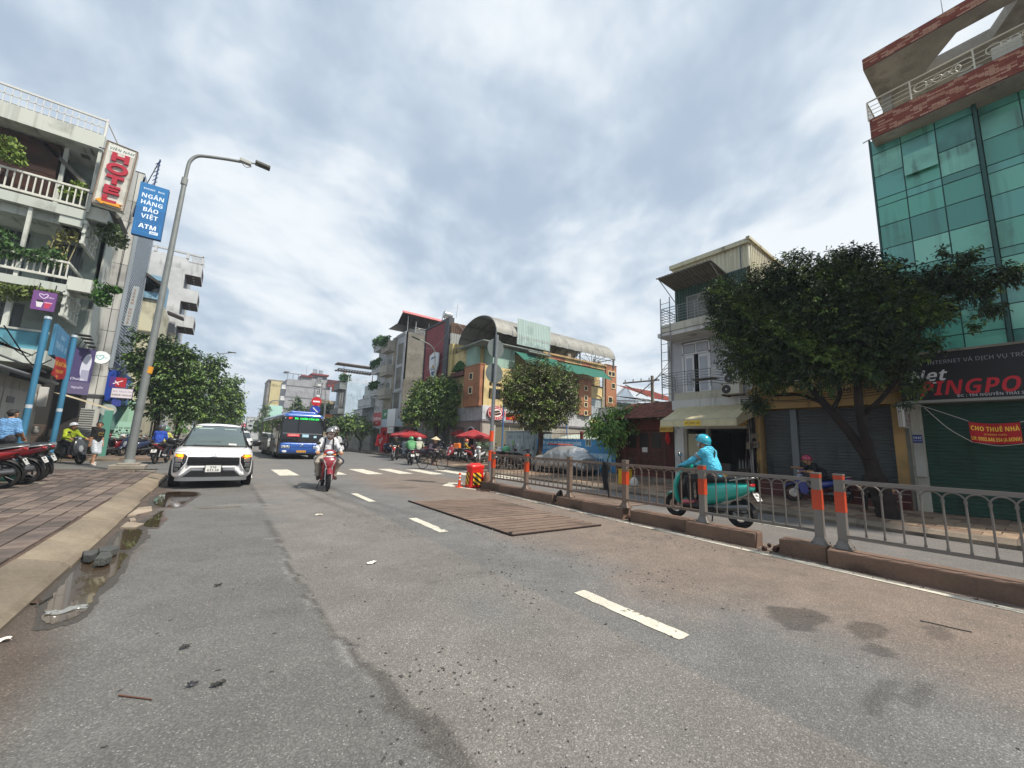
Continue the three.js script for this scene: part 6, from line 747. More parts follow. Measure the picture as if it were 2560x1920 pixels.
// railing on the median
{
const ST=M('#7d7872',{map:T.metal,roughness:.5,metalness:.3}),RU=M('#7c6b5f',{map:T.metal,roughness:.6,metalness:.2}),OR=M('#c2441c',{map:T.dirty,roughness:.5});
const zs=[-10.24,-8.56,-6.86,-5.23,-3.6,-1.98,-1.73,-.05,1.6];
const where=['beside the grey sign pole at the far end','second from the sign pole','with dark dust near the covered car','nearest the hanging black cloth on its right','in front of the turquoise scooter','left one of the close pair','right one of the close pair','out at the edge','beyond the edge'];
zs.forEach((z,i)=>{const x=medX(z),o=building('railing_post','steel railing post with orange bands, '+where[i],'post',[x,.21,z],'posts of the median railing'),m=i<4?RU:ST,lean=[.02,.0,.01,-.01,.01,.0,-.01,0,0][i];
const R=g=>g.translate(-x,-.21,-z).rotateY(.03).rotateZ(lean).translate(x,.21,z);
W(o,'post',[RB(x-.05,x+.05,.21,1.10,z-.05,z+.05,.006,1)],m,R);W(o,'cap',[RB(x-.054,x+.054,1.07,1.145,z-.054,z+.054,.012)],i<4&&i>1?m:OR,R);W(o,'cap_plate',[RB(x-.056,x+.056,1.128,1.148,z-.056,z+.056,.005)],ST,R);W(o,'reflective_band',[B(x-.0525,x+.0525,.66,.92,z-.0525,z+.0525)],i===2?RU:OR,R);W(o,'foot',[new THREE.CylinderGeometry(.05,.13,.14,4,1).rotateY(Math.PI/4).translate(x,.275,z),RB(x-.1,x+.1,.205,.222,z-.1,z+.1,.004),...[[-1,-1],[1,-1],[-1,1],[1,1]].map(([a,b])=>cyl([x+a*.08,.22,z+b*.08],[x+a*.08,.245,z+b*.08],.012,.012,6))],m,R);});
zs.slice(0,-1).forEach((z0,i)=>{if(i===5)return;const z1=zs[i+1],a=z0+.06,b=z1-.06,n=9,q=(b-a)/n,m=i<4?RU:ST,mid=(z0+z1)/2;
const o=building('railing','arched steel railing section, '+['the one beside the sign pole','in front of the electric cabinet','across the covered car','across the brown doors and hanging cloth','across the front of the turquoise scooter','','closest one right of the paired posts','at the edge past the closest panel'][i],'railing',[medX(mid),.3,mid],'panels of the median railing');
const X=z=>medX(z),bar=(y,h,w)=>{const g=new THREE.BoxGeometry(w,h,b-a+.03);g.rotateY(.03);return g.translate(X(mid),y,mid);};
W(o,'top_rail',[bar(1.05,.05,.045)],m);W(o,'lower_rail',[bar(.37,.042,.04)],m);
for(let k=0;k<n-1;k++){const z=a+(k+1)*q;W(o,'baluster',[cyl([X(z),.385,z],[X(z),.93,z],.0105,.0105,8),cyl([X(z),.385,z],[X(z),.42,z],.015,.015,8),cyl([X(z),.91,z],[X(z),.945,z],.016,.016,8)],m);}
for(let k=0;k<n;k++){const c=a+(k+.5)*q;W(o,'arch',[new THREE.TorusGeometry(q/2,.0085,6,12,Math.PI).rotateY(Math.PI/2).translate(X(c),.935,c)],m);}
});
}
{
const o=building('black_cloth','torn black cloth hanging over the railing between two posts','cloth',[6.72,.6,-5.9]),z0=-5.72;W(o,'cloth',[skin([[1.09,.05,.05],[1.0,.075,.05],[.85,.08,.04],[.7,.06,.035],[.58,.07,.03],[.5,.03,.02]].map(([y,r,t],k)=>ring([medX(z0)-.03-t*.4,y,z0+.02*Math.sin(k*2)],[t,0,.01],[0,0,r],14))),skin([[.66,.03],[.5,.025],[.36,.012]].map(([y,r],k)=>ring([medX(z0)-.05,y,z0+.06+k*.02],[r*.6,0,0],[0,0,r],8)))],cloth('#18181a'));
const g=building('dark_bag','crumpled dark plastic bag stuck between the median kerb blocks','bag',[6.75,.1,-7.25]);W(g,'bag',[skin([[0,.1],[.08,.12],[.18,.1],[.25,.06],[.3,.02]].map(([y,r],k)=>ring([medX(-7.25)-.02*k,.05+y,-7.25+.04*k],[r*rr(.8,1.2),0,0],[0,0,r*.8],10)))],M('#1c1a18',{roughness:.4}));
}
{
const o=building('sign_pole','grey pole with two round traffic signs seen from behind and orange bands','traffic sign',[6.95,.1,-10.75]),z=-10.75,at=(x,y)=>onZ(x,y,z),b=at(1222,1211),t=at(1243,838);
const pp=k=>[lerp(b.x,t.x,k),lerp(.1,t.y,k),z];W(o,'pole',[cyl(pp(0),pp(1),.065,.055,14)],M('#8d9294',{map:T.metal,roughness:.45,metalness:.5}));const kb=(y0,y1,m)=>{const k0=(at(1222,y0).y-.1)/(t.y-.1),k1=(at(1222,y1).y-.1)/(t.y-.1);W(o,'reflective_band',[cyl(pp(k0),pp(k1),.069,.068,14)],m);};const OR=M('#d9481a',{roughness:.45});kb(1103,1077,OR);kb(1152,1126,OR);
for(const[x,y,r]of[[1239,869,23.5],[1235.5,932,24]]){const c=at(x,y),d=at(x+r,y),R=Math.abs(d.x-c.x)*.86;W(o,'sign_disc',[cyl([c.x+.06,c.y,z-.09],[c.x+.06,c.y,z-.075],R,R,40)],M('#86908f',{map:T.metal,roughness:.4,metalness:.5}));}
}
{
const o=building('plastic_barrier','red plastic barrier with black and yellow stripes at the median nose','barrier',[6.6,0,-10.9],undefined),x=6.7,z=-10.95,f=frontFace(z);
const rs=[[0,.27,.2],[.06,.27,.2],[.5,.235,.17],[.53,.26,.19],[.6,.26,.19],[.62,.18,.13],[.66,.14,.1]].map(([y,a,b])=>ring([x,y*1.14,z],[a,0,0],[0,0,b],28,5));W(o,'body',[skin(rs).toNonIndexed()],M('#c81f17',{roughness:.35}));const pm=print(192,256,(c,w,h)=>{fill(c,w,h,'#1a1814');c.fillStyle='#d9a81e';for(let k=-3;k<4;k++){c.beginPath();c.moveTo(0,k*110);c.lineTo(w,k*110+150);c.lineTo(w,k*110+205);c.lineTo(0,k*110+55);c.fill();}});
W(o,'stripe_panel',[pln(-.15,.15,.1,.47,0).rotateX(-.06).translate(x-.04,0,z+.222)],pm,asIs,{uv:true});W(o,'stripe_panel',[pln(-.11,.11,.1,.47,0).rotateX(-.06).rotateY(-Math.PI/2).translate(x-.285,0,z)],pm,asIs,{uv:true});W(o,'grip',[RB(x-.1,x+.1,.02,.06,z+.19,z+.215,.01)],M('#7a100c'));
const w=building('white_stub','worn white plastic stub behind the red barrier','stub',[6.95,0,-10.6]);W(w,'stub',[skin([[0,.1],[.3,.09],[.42,.07],[.45,.03]].map(([y,r])=>ring([6.93,.05+y,-10.62],[r,0,0],[0,0,r],14,3)))],M('#b9b2a8',{map:T.rust}));
const p=gnd(1148,1218),b=building('orange_bollard','small flexible orange bollard with white bands in front of the red barrier','bollard',[p.x,0,p.z]);W(b,'base',[cyl([p.x,0,p.z],[p.x,.03,p.z],.13,.12,20)],M('#d2401a',{roughness:.5}));W(b,'post',[cyl([p.x,.03,p.z],[p.x,.42,p.z],.045,.035,16),sph([p.x,.42,p.z],.035,1,.6,1)],M('#d9451c',{roughness:.45}));for(const y of[.22,.32])W(b,'white_band',[cyl([p.x,y,p.z],[p.x,y+.045,p.z],.043,.041,16)],M('#d5d0c8'));
}
// steel trench plate in the road
{
const A=gnd(1021,1254),Bq=gnd(1280,1341),C=gnd(1502,1315),D=V3(C.x+.1,0,A.z+.35),o=building('trench_plate','rusty ribbed steel plate bridging a trench in the middle of the road','plate',[4.8,0,-7]);
const q=(u,v)=>[lerp(lerp(A.x,D.x,u),lerp(Bq.x,C.x,u),v),lerp(lerp(A.z,D.z,u),lerp(Bq.z,C.z,u),v)];const tones=['#7f6e62','#857367','#796a5f','#827065'].map(c=>M(c,{map:T.concrete,roughness:.8,metalness:.1})),N=19;
for(let k=0;k<N;k++){const v0=(k+.03)/N,v1=(k+.955)/N,pts=[];for(let i=0;i<=24;i++){const[x,z]=q(i/24,v0+rr(0,.006));pts.push([x,-z]);}for(let i=24;i>=0;i--){const[x,z]=q(i/24,v1-rr(0,.006));pts.push([x,-z]);}W(o,'slat',[ext(pts,.014+rr(0,.004)).rotateX(-Math.PI/2)],tones[Math.floor(rnd()*3.99)]);}
const bed=[];W(o,'bed',[ext([q(0,0),q(1,0),q(1,1),q(0,1)].map(([x,z])=>[x,-z]),.008).rotateX(-Math.PI/2)],M('#52443a',{roughness:.9}));const ed=(a,b)=>cyl([a[0],.018,a[1]],[b[0],.018,b[1]],.016,.016,5);W(o,'edge',[ed(q(0,0),q(0,1)),ed(q(0,1),q(1,1))],M('#3f2d26',{map:T.rust}));W(o,'lifting_hole',[new THREE.CylinderGeometry(.035,.035,.006,12).translate(q(.03,.97)[0],.031,q(.03,.97)[1])],DARK);
const p2=building('trench_plate','strip of ribbed plate continuing on the far carriageway behind the railing','plate',[8,0,-7]);for(let k=0;k<12;k++)W(p2,'slat',[B(7.3,9.0,.003,.02,-8.6+k*.2,-8.43+k*.2)],tones[k%4]);
}
// litter
{
const ch=[[[585,775],[690,770],[700,790],[640,840],[590,830]],[[690,775],[780,748],[840,752],[830,775],[760,800],[700,800]],[[660,865],[700,815],[780,808],[790,835],[740,860]]];
ch.forEach((c,i)=>{const pts=c.map(([x,y])=>{const g=gnd(x/2.86,1120+y/2.86);return[g.x,-g.z];}),cx=pts.reduce((s,p)=>s+p[0],0)/pts.length,cz=-pts.reduce((s,p)=>s+p[1],0)/pts.length;const o=building('asphalt_chunk',['left of the three broken asphalt chunks in the gutter','flattest and largest broken asphalt chunk in the gutter','broken asphalt chunk closest to the road in the gutter'][i],'asphalt chunk',[cx,0,cz]);W(o,'chunk',[rot(ext(pts.map(([a,b])=>[a-cx,b+cz]),.055,[],.012).rotateX(-Math.PI/2),rr(-.1,.1),0,rr(-.1,.1)).translate(cx,.012+i*.01,cz)],M('#7b7f7d',{map:T.asphalt,bumpMap:T.asphaltH,bumpScale:.01,roughness:.9}));});
const g=gnd(165,1530),b=building('plastic_bag','crumpled clear plastic bag lying in the gutter puddle','litter',[g.x,0,g.z]);W(b,'film',[sheet((u,v)=>[g.x-.09+u*.19+.02*Math.sin(v*9),.01+.03*vnoise(u*9,v*7)*Math.sin(v*3.14),g.z+(v-.5)*.06+.03*Math.sin(u*6)],24,10),sph([g.x-.09,.014,g.z+.015],.016,1.2,.6,1)],M('#b5b8b6',{roughness:.15,transmission:.6,thickness:0}));
const lit=(x,y,s,l,c)=>{const p=gnd(x,y),o=building('litter',l,'litter',[p.x,0,p.z]);W(o,'scrap',[sheet((u,v)=>[p.x+(u-.5)*s*1.6+.01*Math.sin(v*7),.006+.02*vnoise(u*5+x,v*5),p.z+(v-.5)*s],8,6)],M(c,{roughness:.6}));};
lit(797,1288,.08,'folded paper scrap lying in the left lane','#b9b5a4');lit(929,1409,.06,'white paper scrap on the grey lane','#d2d0c8');lit(10,1605,.04,'white paper scrap at the kerb foot','#d5cfc4');lit(70,1512,.07,'dry brown leaf at the kerb foot','#4a3826');lit(545,1715,.035,'tiny dark leaf on the near road','#2b2a26');lit(478,1717,.03,'blackish leaf on the near road','#23252c');lit(463,1622,.03,'small dark leaf in the left lane','#26241f');lit(545,1466,.03,'small dark chip in the left lane','#2a2a28');
const a=gnd(296,1741),c=gnd(380,1752),t=building('twig','thin reddish stick lying on the near road','stick',[a.x,0,a.z]);W(t,'stick',[cyl([a.x,.006,a.z],[c.x,.006,c.z],.004,.003,5)],M('#5d3a2c'));const e=gnd(2300,1553),f=gnd(2430,1582),w=building('black_wire','bent black wire lying on the dusty lane','wire',[e.x,0,e.z]);W(w,'wire',[tube([[e.x,.006,e.z],[lerp(e.x,f.x,.4),.006,lerp(e.z,f.z,.35)+.01],[lerp(e.x,f.x,.6),.006,lerp(e.z,f.z,.7)],[f.x,.006,f.z]],.004,16,5)],BLACK);
const s=gnd(25,1203,.15),g2=building('green_bag','teal plastic bag on the pavement between parked motorbike wheels','bag',[s.x,.15,s.z]);W(g2,'bag',[skin([[0,.12],[.1,.16],[.22,.13],[.32,.06],[.38,.02]].map(([y,r],k)=>ring([s.x+.02*k,.15+y,s.z],[r*rr(.85,1.2),0,0],[0,0,r],12)))],M('#2f8f80',{roughness:.35,transmission:.25,thickness:0}));
}
// lamp posts and traffic signs
function lamp(label,z,pts,r0,r1,headPts,group){
const b=V3(...pts[0]),o=building('street_lamp',label,'street lamp',[b.x,b.y,z],group),GR=M('#8b908e',{map:T.metal,roughness:.5,metalness:.45});const n=pts.length;
const main=pts.slice(0,2),bend=pts.slice(1);W(o,'pole',[cyl(main[0],main[1],r0,r1,14)],GR);W(o,'arm',[tube(bend,r1*.8,28,10)],GR);if(headPts.length)W(o,'head',headPts,M('#55584f',{roughness:.5,metalness:.4}));return o;
}
{
const z=-18.7,q=(x,y)=>{const p=onZ(x,y,z);return[p.x,p.y,z];},o=lamp('tall grey street lamp at the corner of the tiled pavement',z,[[...q(320,1166).slice(0,1),.12,z],q(463,448),q(468,425),q(474,405),q(487,393),q(505,390),q(560,397),q(602,404)],.13,.075,[],undefined),g=M('#8f9490',{map:T.metal,roughness:.5});
const h=q(640,410),e=q(675,418);W(o,'driver_box',[RB(-.2,.2,-.07,.07,-.1,.1,.02).rotateZ(-.06).translate(...q(614,405))],M('#a9ada8'));W(o,'lamp_head',[RB(-.27,.27,-.06,.06,-.14,.14,.025).rotateZ(-.06).translate(...q(657,414))],M('#4a4c46',{roughness:.5,metalness:.3}));W(o,'spigot',[cyl(q(622,406),q(645,411),.03,.03,8)],g);W(o,'cable',[tube([q(605,408),q(615,418),q(630,417)],.012,10,5)],BLACK);
W(o,'base',[RB(-2.72,-1.82,.1,.24,z-.42,z+.42,.02),RB(-2.55,-2.0,.235,.3,z-.27,z+.27,.02)],paint('#a29c92',T.concrete));const s=q(372,925);W(o,'sticker',[cyl([s[0]-.01,s[1]-.12,z],[s[0]+.01,s[1]+.12,z],.112,.111,12)],M('#c98a1e'));W(o,'collar',[cyl(q(459,462),q(463,446),.1,.1,12),cyl([-2.28,.28,z],[-2.27,.42,z],.17,.15,14)],g);
}
{const z=-55,q=(x,y)=>{const p=onZ(x,y,z);return[p.x,p.y,z];};lamp('thin street lamp rising behind the left trees',z,[[q(525,1100)[0],.1,z],q(527,900),q(530,890),q(540,885),q(565,883),q(587,881)],.1,.06,[RB(-.4,.4,-.05,.05,-.12,.12,.03).translate(...q(580,881))]);}
{const z=-31,q=(x,y)=>{const p=onZ(x,y,z);return[p.x,p.y,z];};lamp('curved street lamp in front of the red billboard',z,[[q(1090,1120)[0]+.1,.1,z],q(1088,889),q(1085,875),q(1075,862),q(1055,852),q(1036,844)],.1,.055,[RB(-.35,.35,-.05,.05,-.14,.14,.03).rotateZ(-.25).translate(...q(1040,845))]);}
{const z=-60,q=(x,y)=>{const p=onZ(x,y,z);return[p.x,p.y,z];};lamp('curved street lamp standing behind the blue bus roof',z,[[q(733,1120)[0],.1,z],q(734,1015),q(733,1005),q(727,1001)],.08,.05,[RB(-.3,.3,-.05,.05,-.1,.1,.03).translate(...q(726,1001))]);lamp('double armed pole behind the no entry sign',z-3,[[q(806,1090)[0],.1,z],q(814,985),q(812,972),q(804,966),q(792,966)],.09,.06,[RB(-.3,.3,-.05,.05,-.1,.1,.03).translate(...q(788,966))]);}
{
const z=-34,a=onZ(791,1004,z),b=onZ(788,1025,z),r=.36,o=building('traffic_sign','red no entry sign above a blue sign with a white slash beside the bus','traffic sign',[a.x,0,z]);
const disc=(c,rad)=>new THREE.CircleGeometry(rad,36).translate(c.x,c.y,z+.05);W(o,'post',[cyl([a.x+.05,0,z],[a.x-.02,a.y+.2,z],.045)],ALU);W(o,'no_entry_plate',[cyl([a.x,a.y,z+.02],[a.x,a.y,z+.045],r,r,36)],M('#b5121e'));W(o,'white_bar',[B(a.x-.25,a.x+.25,a.y-.06,a.y+.06,z+.047,z+.055)],M('#e0e0e0'));W(o,'blue_plate',[cyl([b.x,b.y,z+.02],[b.x,b.y,z+.045],r,r,36)],M('#16399a'));W(o,'white_slash',[rot(B(-.25,.25,-.035,.035,0,.008),0,0,-.75).translate(b.x,b.y,z+.047)],M('#e0e0e0'));
const t=building('traffic_light','black traffic light on a thin pole seen from behind, right of the bus','traffic light',[6.9,0,-34]),p=onZ(809,1060,-34),e=onZ(815,1003,-34);W(t,'pole',[cyl([p.x,0,-34],[e.x,e.y,-34],.04)],ALU);W(t,'housing',[RB(p.x-.14,p.x+.14,p.y-.32,p.y+.3,-34.1,-33.8,.04)],BLACK);W(t,'hood',[0,1,2].map(k=>cyl([p.x,p.y+.2-k*.2,-34.05],[p.x,p.y+.2-k*.2,-34.3],.09,.1,10)),BLACK);
const d=building('traffic_sign','two small round signs on one post in the distance between car and bus','traffic sign',[1.9,0,-48]),c1=onZ(626,1061,-48),c2=onZ(625,1068,-48);W(d,'post',[cyl([c1.x,0,-48],[c1.x,c1.y,-48],.04)],ALU);W(d,'disc',[cyl([c1.x,c1.y,-47.95],[c1.x,c1.y,-47.92],.24,.24,24)],M('#9aa3a6'));W(d,'disc',[cyl([c2.x,c2.y,-47.95],[c2.x,c2.y,-47.92],.24,.24,24)],M('#9aa3a6'));
const n=building('traffic_sign','small red no entry disc under the far trees between car and bus','traffic sign',[.6,0,-52]),f=onZ(609,1063,-52);W(n,'post',[cyl([f.x,0,-52],[f.x,f.y,-52],.04)],ALU);W(n,'disc',[cyl([f.x,f.y,-51.96],[f.x,f.y,-51.93],.22,.22,24)],M('#b01a20'));W(n,'white_bar',[B(f.x-.14,f.x+.14,f.y-.035,f.y+.035,-51.928,-51.92)],M('#ddd'));
}
// red parasols
for(const[x,y,z,l,s]of[[1022,1085,-30,'red parasol standing left of the tree trunk by the parked motorbikes',1],[1185,1088,-25.5,'red parasol in front of the arched shop entrance',.95],[1150,1088,-28,'small red parasol half hidden behind the other one',.5]]){
const p=onZ(x,y,z),o=building('parasol',l,'parasol',[p.x,.13,z],'red parasols'),h=p.y+.45,R=1.5*s,c=M('#a81620',{map:T.cloth,roughness:.85,transmission:.12,thickness:0});const cone=[];for(let k=0;k<8;k++){const a=k/8*6.283,b=(k+1)/8*6.283;cone.push(sheet((u,v)=>{const q=lerp(a,b,u),r=R*v*(1-.05*Math.sin(u*3.14));return[p.x+Math.cos(q)*r,h-.55*v*s-.05*Math.sin(u*3.14)*v,z+Math.sin(q)*r];},6,5),sheet((u,v)=>{const q=lerp(a,b,u),r=R*(1-.05*Math.sin(u*3.14));return[p.x+Math.cos(q)*r,h-.55*s-.05*Math.sin(u*3.14)-.14*v,z+Math.sin(q)*r];},4,1));}
W(o,'canopy',cone,c);W(o,'pole',[cyl([p.x,.13,z],[p.x,h+.1,z],.025)],ALU);W(o,'base',[cyl([p.x,.13,z],[p.x,.25,z],.22,.2,14)],BLACK);const rb=[];for(let k=0;k<8;k++){const a=k/8*6.283;rb.push(cyl([p.x,h-.02,z],[p.x+Math.cos(a)*R,h-.57*s,z+Math.sin(a)*R],.01,.01,4));}W(o,'ribs',rb,ALU,asIs,{kind:'stuff'});
}
// people: one smooth skin per body, grown round a jointed skeleton
function nets(f,lo,hi,h){
const n=[0,1,2].map(i=>Math.ceil((hi[i]-lo[i])/h)+1),N=n[0]*n[1]*n[2],D=new Float32Array(N),id=(i,j,k)=>i+n[0]*(j+n[1]*k);
for(let K=0;K<n[2];K+=4)for(let J=0;J<n[1];J+=4)for(let I=0;I<n[0];I+=4){const m=f(lo[0]+(I+1.5)*h,lo[1]+(J+1.5)*h,lo[2]+(K+1.5)*h,0),skip=Math.abs(m)>h*5+.02;for(let k=K;k<Math.min(K+4,n[2]);k++)for(let j=J;j<Math.min(J+4,n[1]);j++)for(let i=I;i<Math.min(I+4,n[0]);i++)D[id(i,j,k)]=skip?m:f(lo[0]+i*h,lo[1]+j*h,lo[2]+k*h,0);}
const vi=new Int32Array(N).fill(-1),pos=[],idx=[],col=[];
for(let k=0;k<n[2]-1;k++)for(let j=0;j<n[1]-1;j++)for(let i=0;i<n[0]-1;i++){
let m=0,c=0,s=[0,0,0];const v=[];for(let q=0;q<8;q++){v[q]=D[id(i+(q&1),j+(q>>1&1),k+(q>>2))];if(v[q]<0)m|=1<<q;}if(m===0||m===255)continue;
for(let a=0;a<8;a++)for(const b of[a|1,a|2,a|4])if(b!==a&&(v[a]<0)!==(v[b]<0)){const t=v[a]/(v[a]-v[b]);for(let e=0;e<3;e++)s[e]+=(a>>e&1)+((b>>e&1)-(a>>e&1))*t;c++;}
vi[id(i,j,k)]=pos.length/3;const p=[lo[0]+(i+s[0]/c)*h,lo[1]+(j+s[1]/c)*h,lo[2]+(k+s[2]/c)*h];pos.push(...p);col.push(...f(...p,1));
}
for(let k=1;k<n[2]-1;k++)for(let j=1;j<n[1]-1;j++)for(let i=1;i<n[0]-1;i++){const a=D[id(i,j,k)]<0;const q=(b,A,Bb,C,E)=>{if(a===(b<0))return;const w=[A,Bb,C,E];a?idx.push(w[0],w[1],w[2],w[0],w[2],w[3]):idx.push(w[0],w[2],w[1],w[0],w[3],w[2]);};
q(D[id(i+1,j,k)],vi[id(i,j-1,k-1)],vi[id(i,j,k-1)],vi[id(i,j,k)],vi[id(i,j-1,k)]);q(D[id(i,j+1,k)],vi[id(i-1,j,k-1)],vi[id(i-1,j,k)],vi[id(i,j,k)],vi[id(i,j,k-1)]);q(D[id(i,j,k+1)],vi[id(i-1,j-1,k)],vi[id(i,j-1,k)],vi[id(i,j,k)],vi[id(i-1,j,k)]);}
const g=new THREE.BufferGeometry();g.setAttribute('position',new THREE.Float32BufferAttribute(pos,3));g.setAttribute('color',new THREE.Float32BufferAttribute(col,3));g.setIndex(idx);g.computeVertexNormals();return g;
}
function capField(bones,k){
return(x,y,z,wantCol)=>{let d=9,best=9,c=null;for(let i=0;i<bones.length;i++){const b=bones[i],dx=b[3]-b[0],dy=b[4]-b[1],dz=b[5]-b[2],px=x-b[0],py=y-b[1],pz=z-b[2];let t=(px*dx+py*dy+pz*dz)/(dx*dx+dy*dy+dz*dz+1e-9);t=t<0?0:t>1?1:t;const qx=px-dx*t,qy=py-dy*t,qz=pz-dz*t,e=Math.sqrt(qx*qx+qy*qy+qz*qz)-b[6]-(b[7]-b[6])*t;if(e<best){best=e;c=b[8];}const h=Math.max(k-Math.abs(d-e),0)/k;d=Math.min(d,e)-h*h*k*.25;}return wantCol?c:d;};
}
const rgb=h=>{const c=lin(h);return[c.r,c.g,c.b];};
const SKIN=rgb('#b98a66'),HEADS={},HANDS={};
function headGeo(skin){
const key=skin.join();if(HEADS[key])return HEADS[key];const lip=[skin[0]*.75,skin[1]*.5,skin[2]*.5];
const f=capField([[0,.025,-.018,0,.03,-.01,.093,.09,skin],[0,-.02,.02,0,-.01,.03,.072,.07,skin],[-.02,-.075,.045,.02,-.075,.045,.04,.04,skin],[0,.005,.095,0,-.028,.108,.011,.016,skin],[-.022,-.06,.088,.022,-.06,.088,.011,.011,lip],[-.088,.005,-.01,-.092,-.03,-.005,.017,.012,skin],[.088,.005,-.01,.092,-.03,-.005,.017,.012,skin],[-.035,.03,.08,.035,.03,.08,.02,.02,skin],[0,-.06,-.02,0,-.13,-.03,.052,.055,skin]],.03);
const g=nets(f,[-.13,-.17,-.14],[.13,.15,.15],.0085),e=[g.toNonIndexed()];for(const s of[-1,1]){const a=sph([s*.033,.008,.086],.014,1,.7,.7,8,6).toNonIndexed(),b=sph([s*.033,.008,.095],.008,1,1,.6,8,6).toNonIndexed(),br=rot(RB(-.018,.018,-.003,.003,-.004,.004,.002,1),0,0,s*-.1).translate(s*.034,.032,.096).toNonIndexed();[[a,[.7,.68,.64]],[b,[.03,.02,.015]],[br,[.02,.016,.012]]].forEach(([q,c])=>{const n=q.attributes.position.count,A=new Float32Array(n*3);for(let i=0;i<n;i++)A.set(c,i*3);q.setAttribute('color',new THREE.BufferAttribute(A,3));q.deleteAttribute('uv');e.push(q);});}
return HEADS[key]=mergeGeometries(e);
}
function handGeo(skin,side){
const key=skin.join()+side;if(HANDS[key])return HANDS[key];const b=[[-.02,0,.01,-.028,0,.075,.017,.014,skin],[.0,0,.01,.0,.002,.08,.018,.014,skin],[.02,0,.01,.027,0,.075,.017,.014,skin],[0,0,-.02,0,0,.02,.024,.022,skin]];
[[-.03,.9],[-.01,1],[.011,.97],[.03,.8]].forEach(([x,l])=>{const p=[[x,0,.078],[x*1.05,-.006,.078+.034*l],[x*1.05,-.032,.078+.045*l],[x*1.02,-.048,.078+.028*l]];for(let i=0;i<3;i++)b.push([...p[i],...p[i+1],.0092-i*.0006,.0088-i*.0006,skin]);});
const s=side;[[.024,-.005,.02],[.045,-.018,.048],[.04,-.034,.075],[.03,-.042,.092]].forEach((p,i,a)=>{if(i)b.push([s*a[i-1][0],a[i-1][1],a[i-1][2],s*p[0],p[1],p[2],.0115-i*.0008,.0105-i*.0008,skin]);});
return HANDS[key]=nets(capField(b,.012),[-.075,-.075,-.05],[.075,.035,.145],.0058).toNonIndexed();
}
function ik(a,b,l1,l2,pole){const A=V3(...a),Bv=V3(...b),d=Bv.clone().sub(A);let L=d.length();if(L>l1+l2-.005){d.multiplyScalar((l1+l2-.005)/L);L=l1+l2-.005;Bv.copy(A).add(d);}const x=(L*L+l1*l1-l2*l2)/(2*L),h=Math.sqrt(Math.max(0,l1*l1-x*x)),u=d.clone().normalize(),p=V3(...pole);p.addScaledVector(u,-p.dot(u)).normalize();return[A.clone().addScaledVector(u,x).addScaledVector(p,h).toArray(),Bv.toArray()];}
const PERSON=new THREE.MeshStandardMaterial({vertexColors:true,roughness:.82,bumpMap:T.folds,bumpScale:.02,side:THREE.DoubleSide});
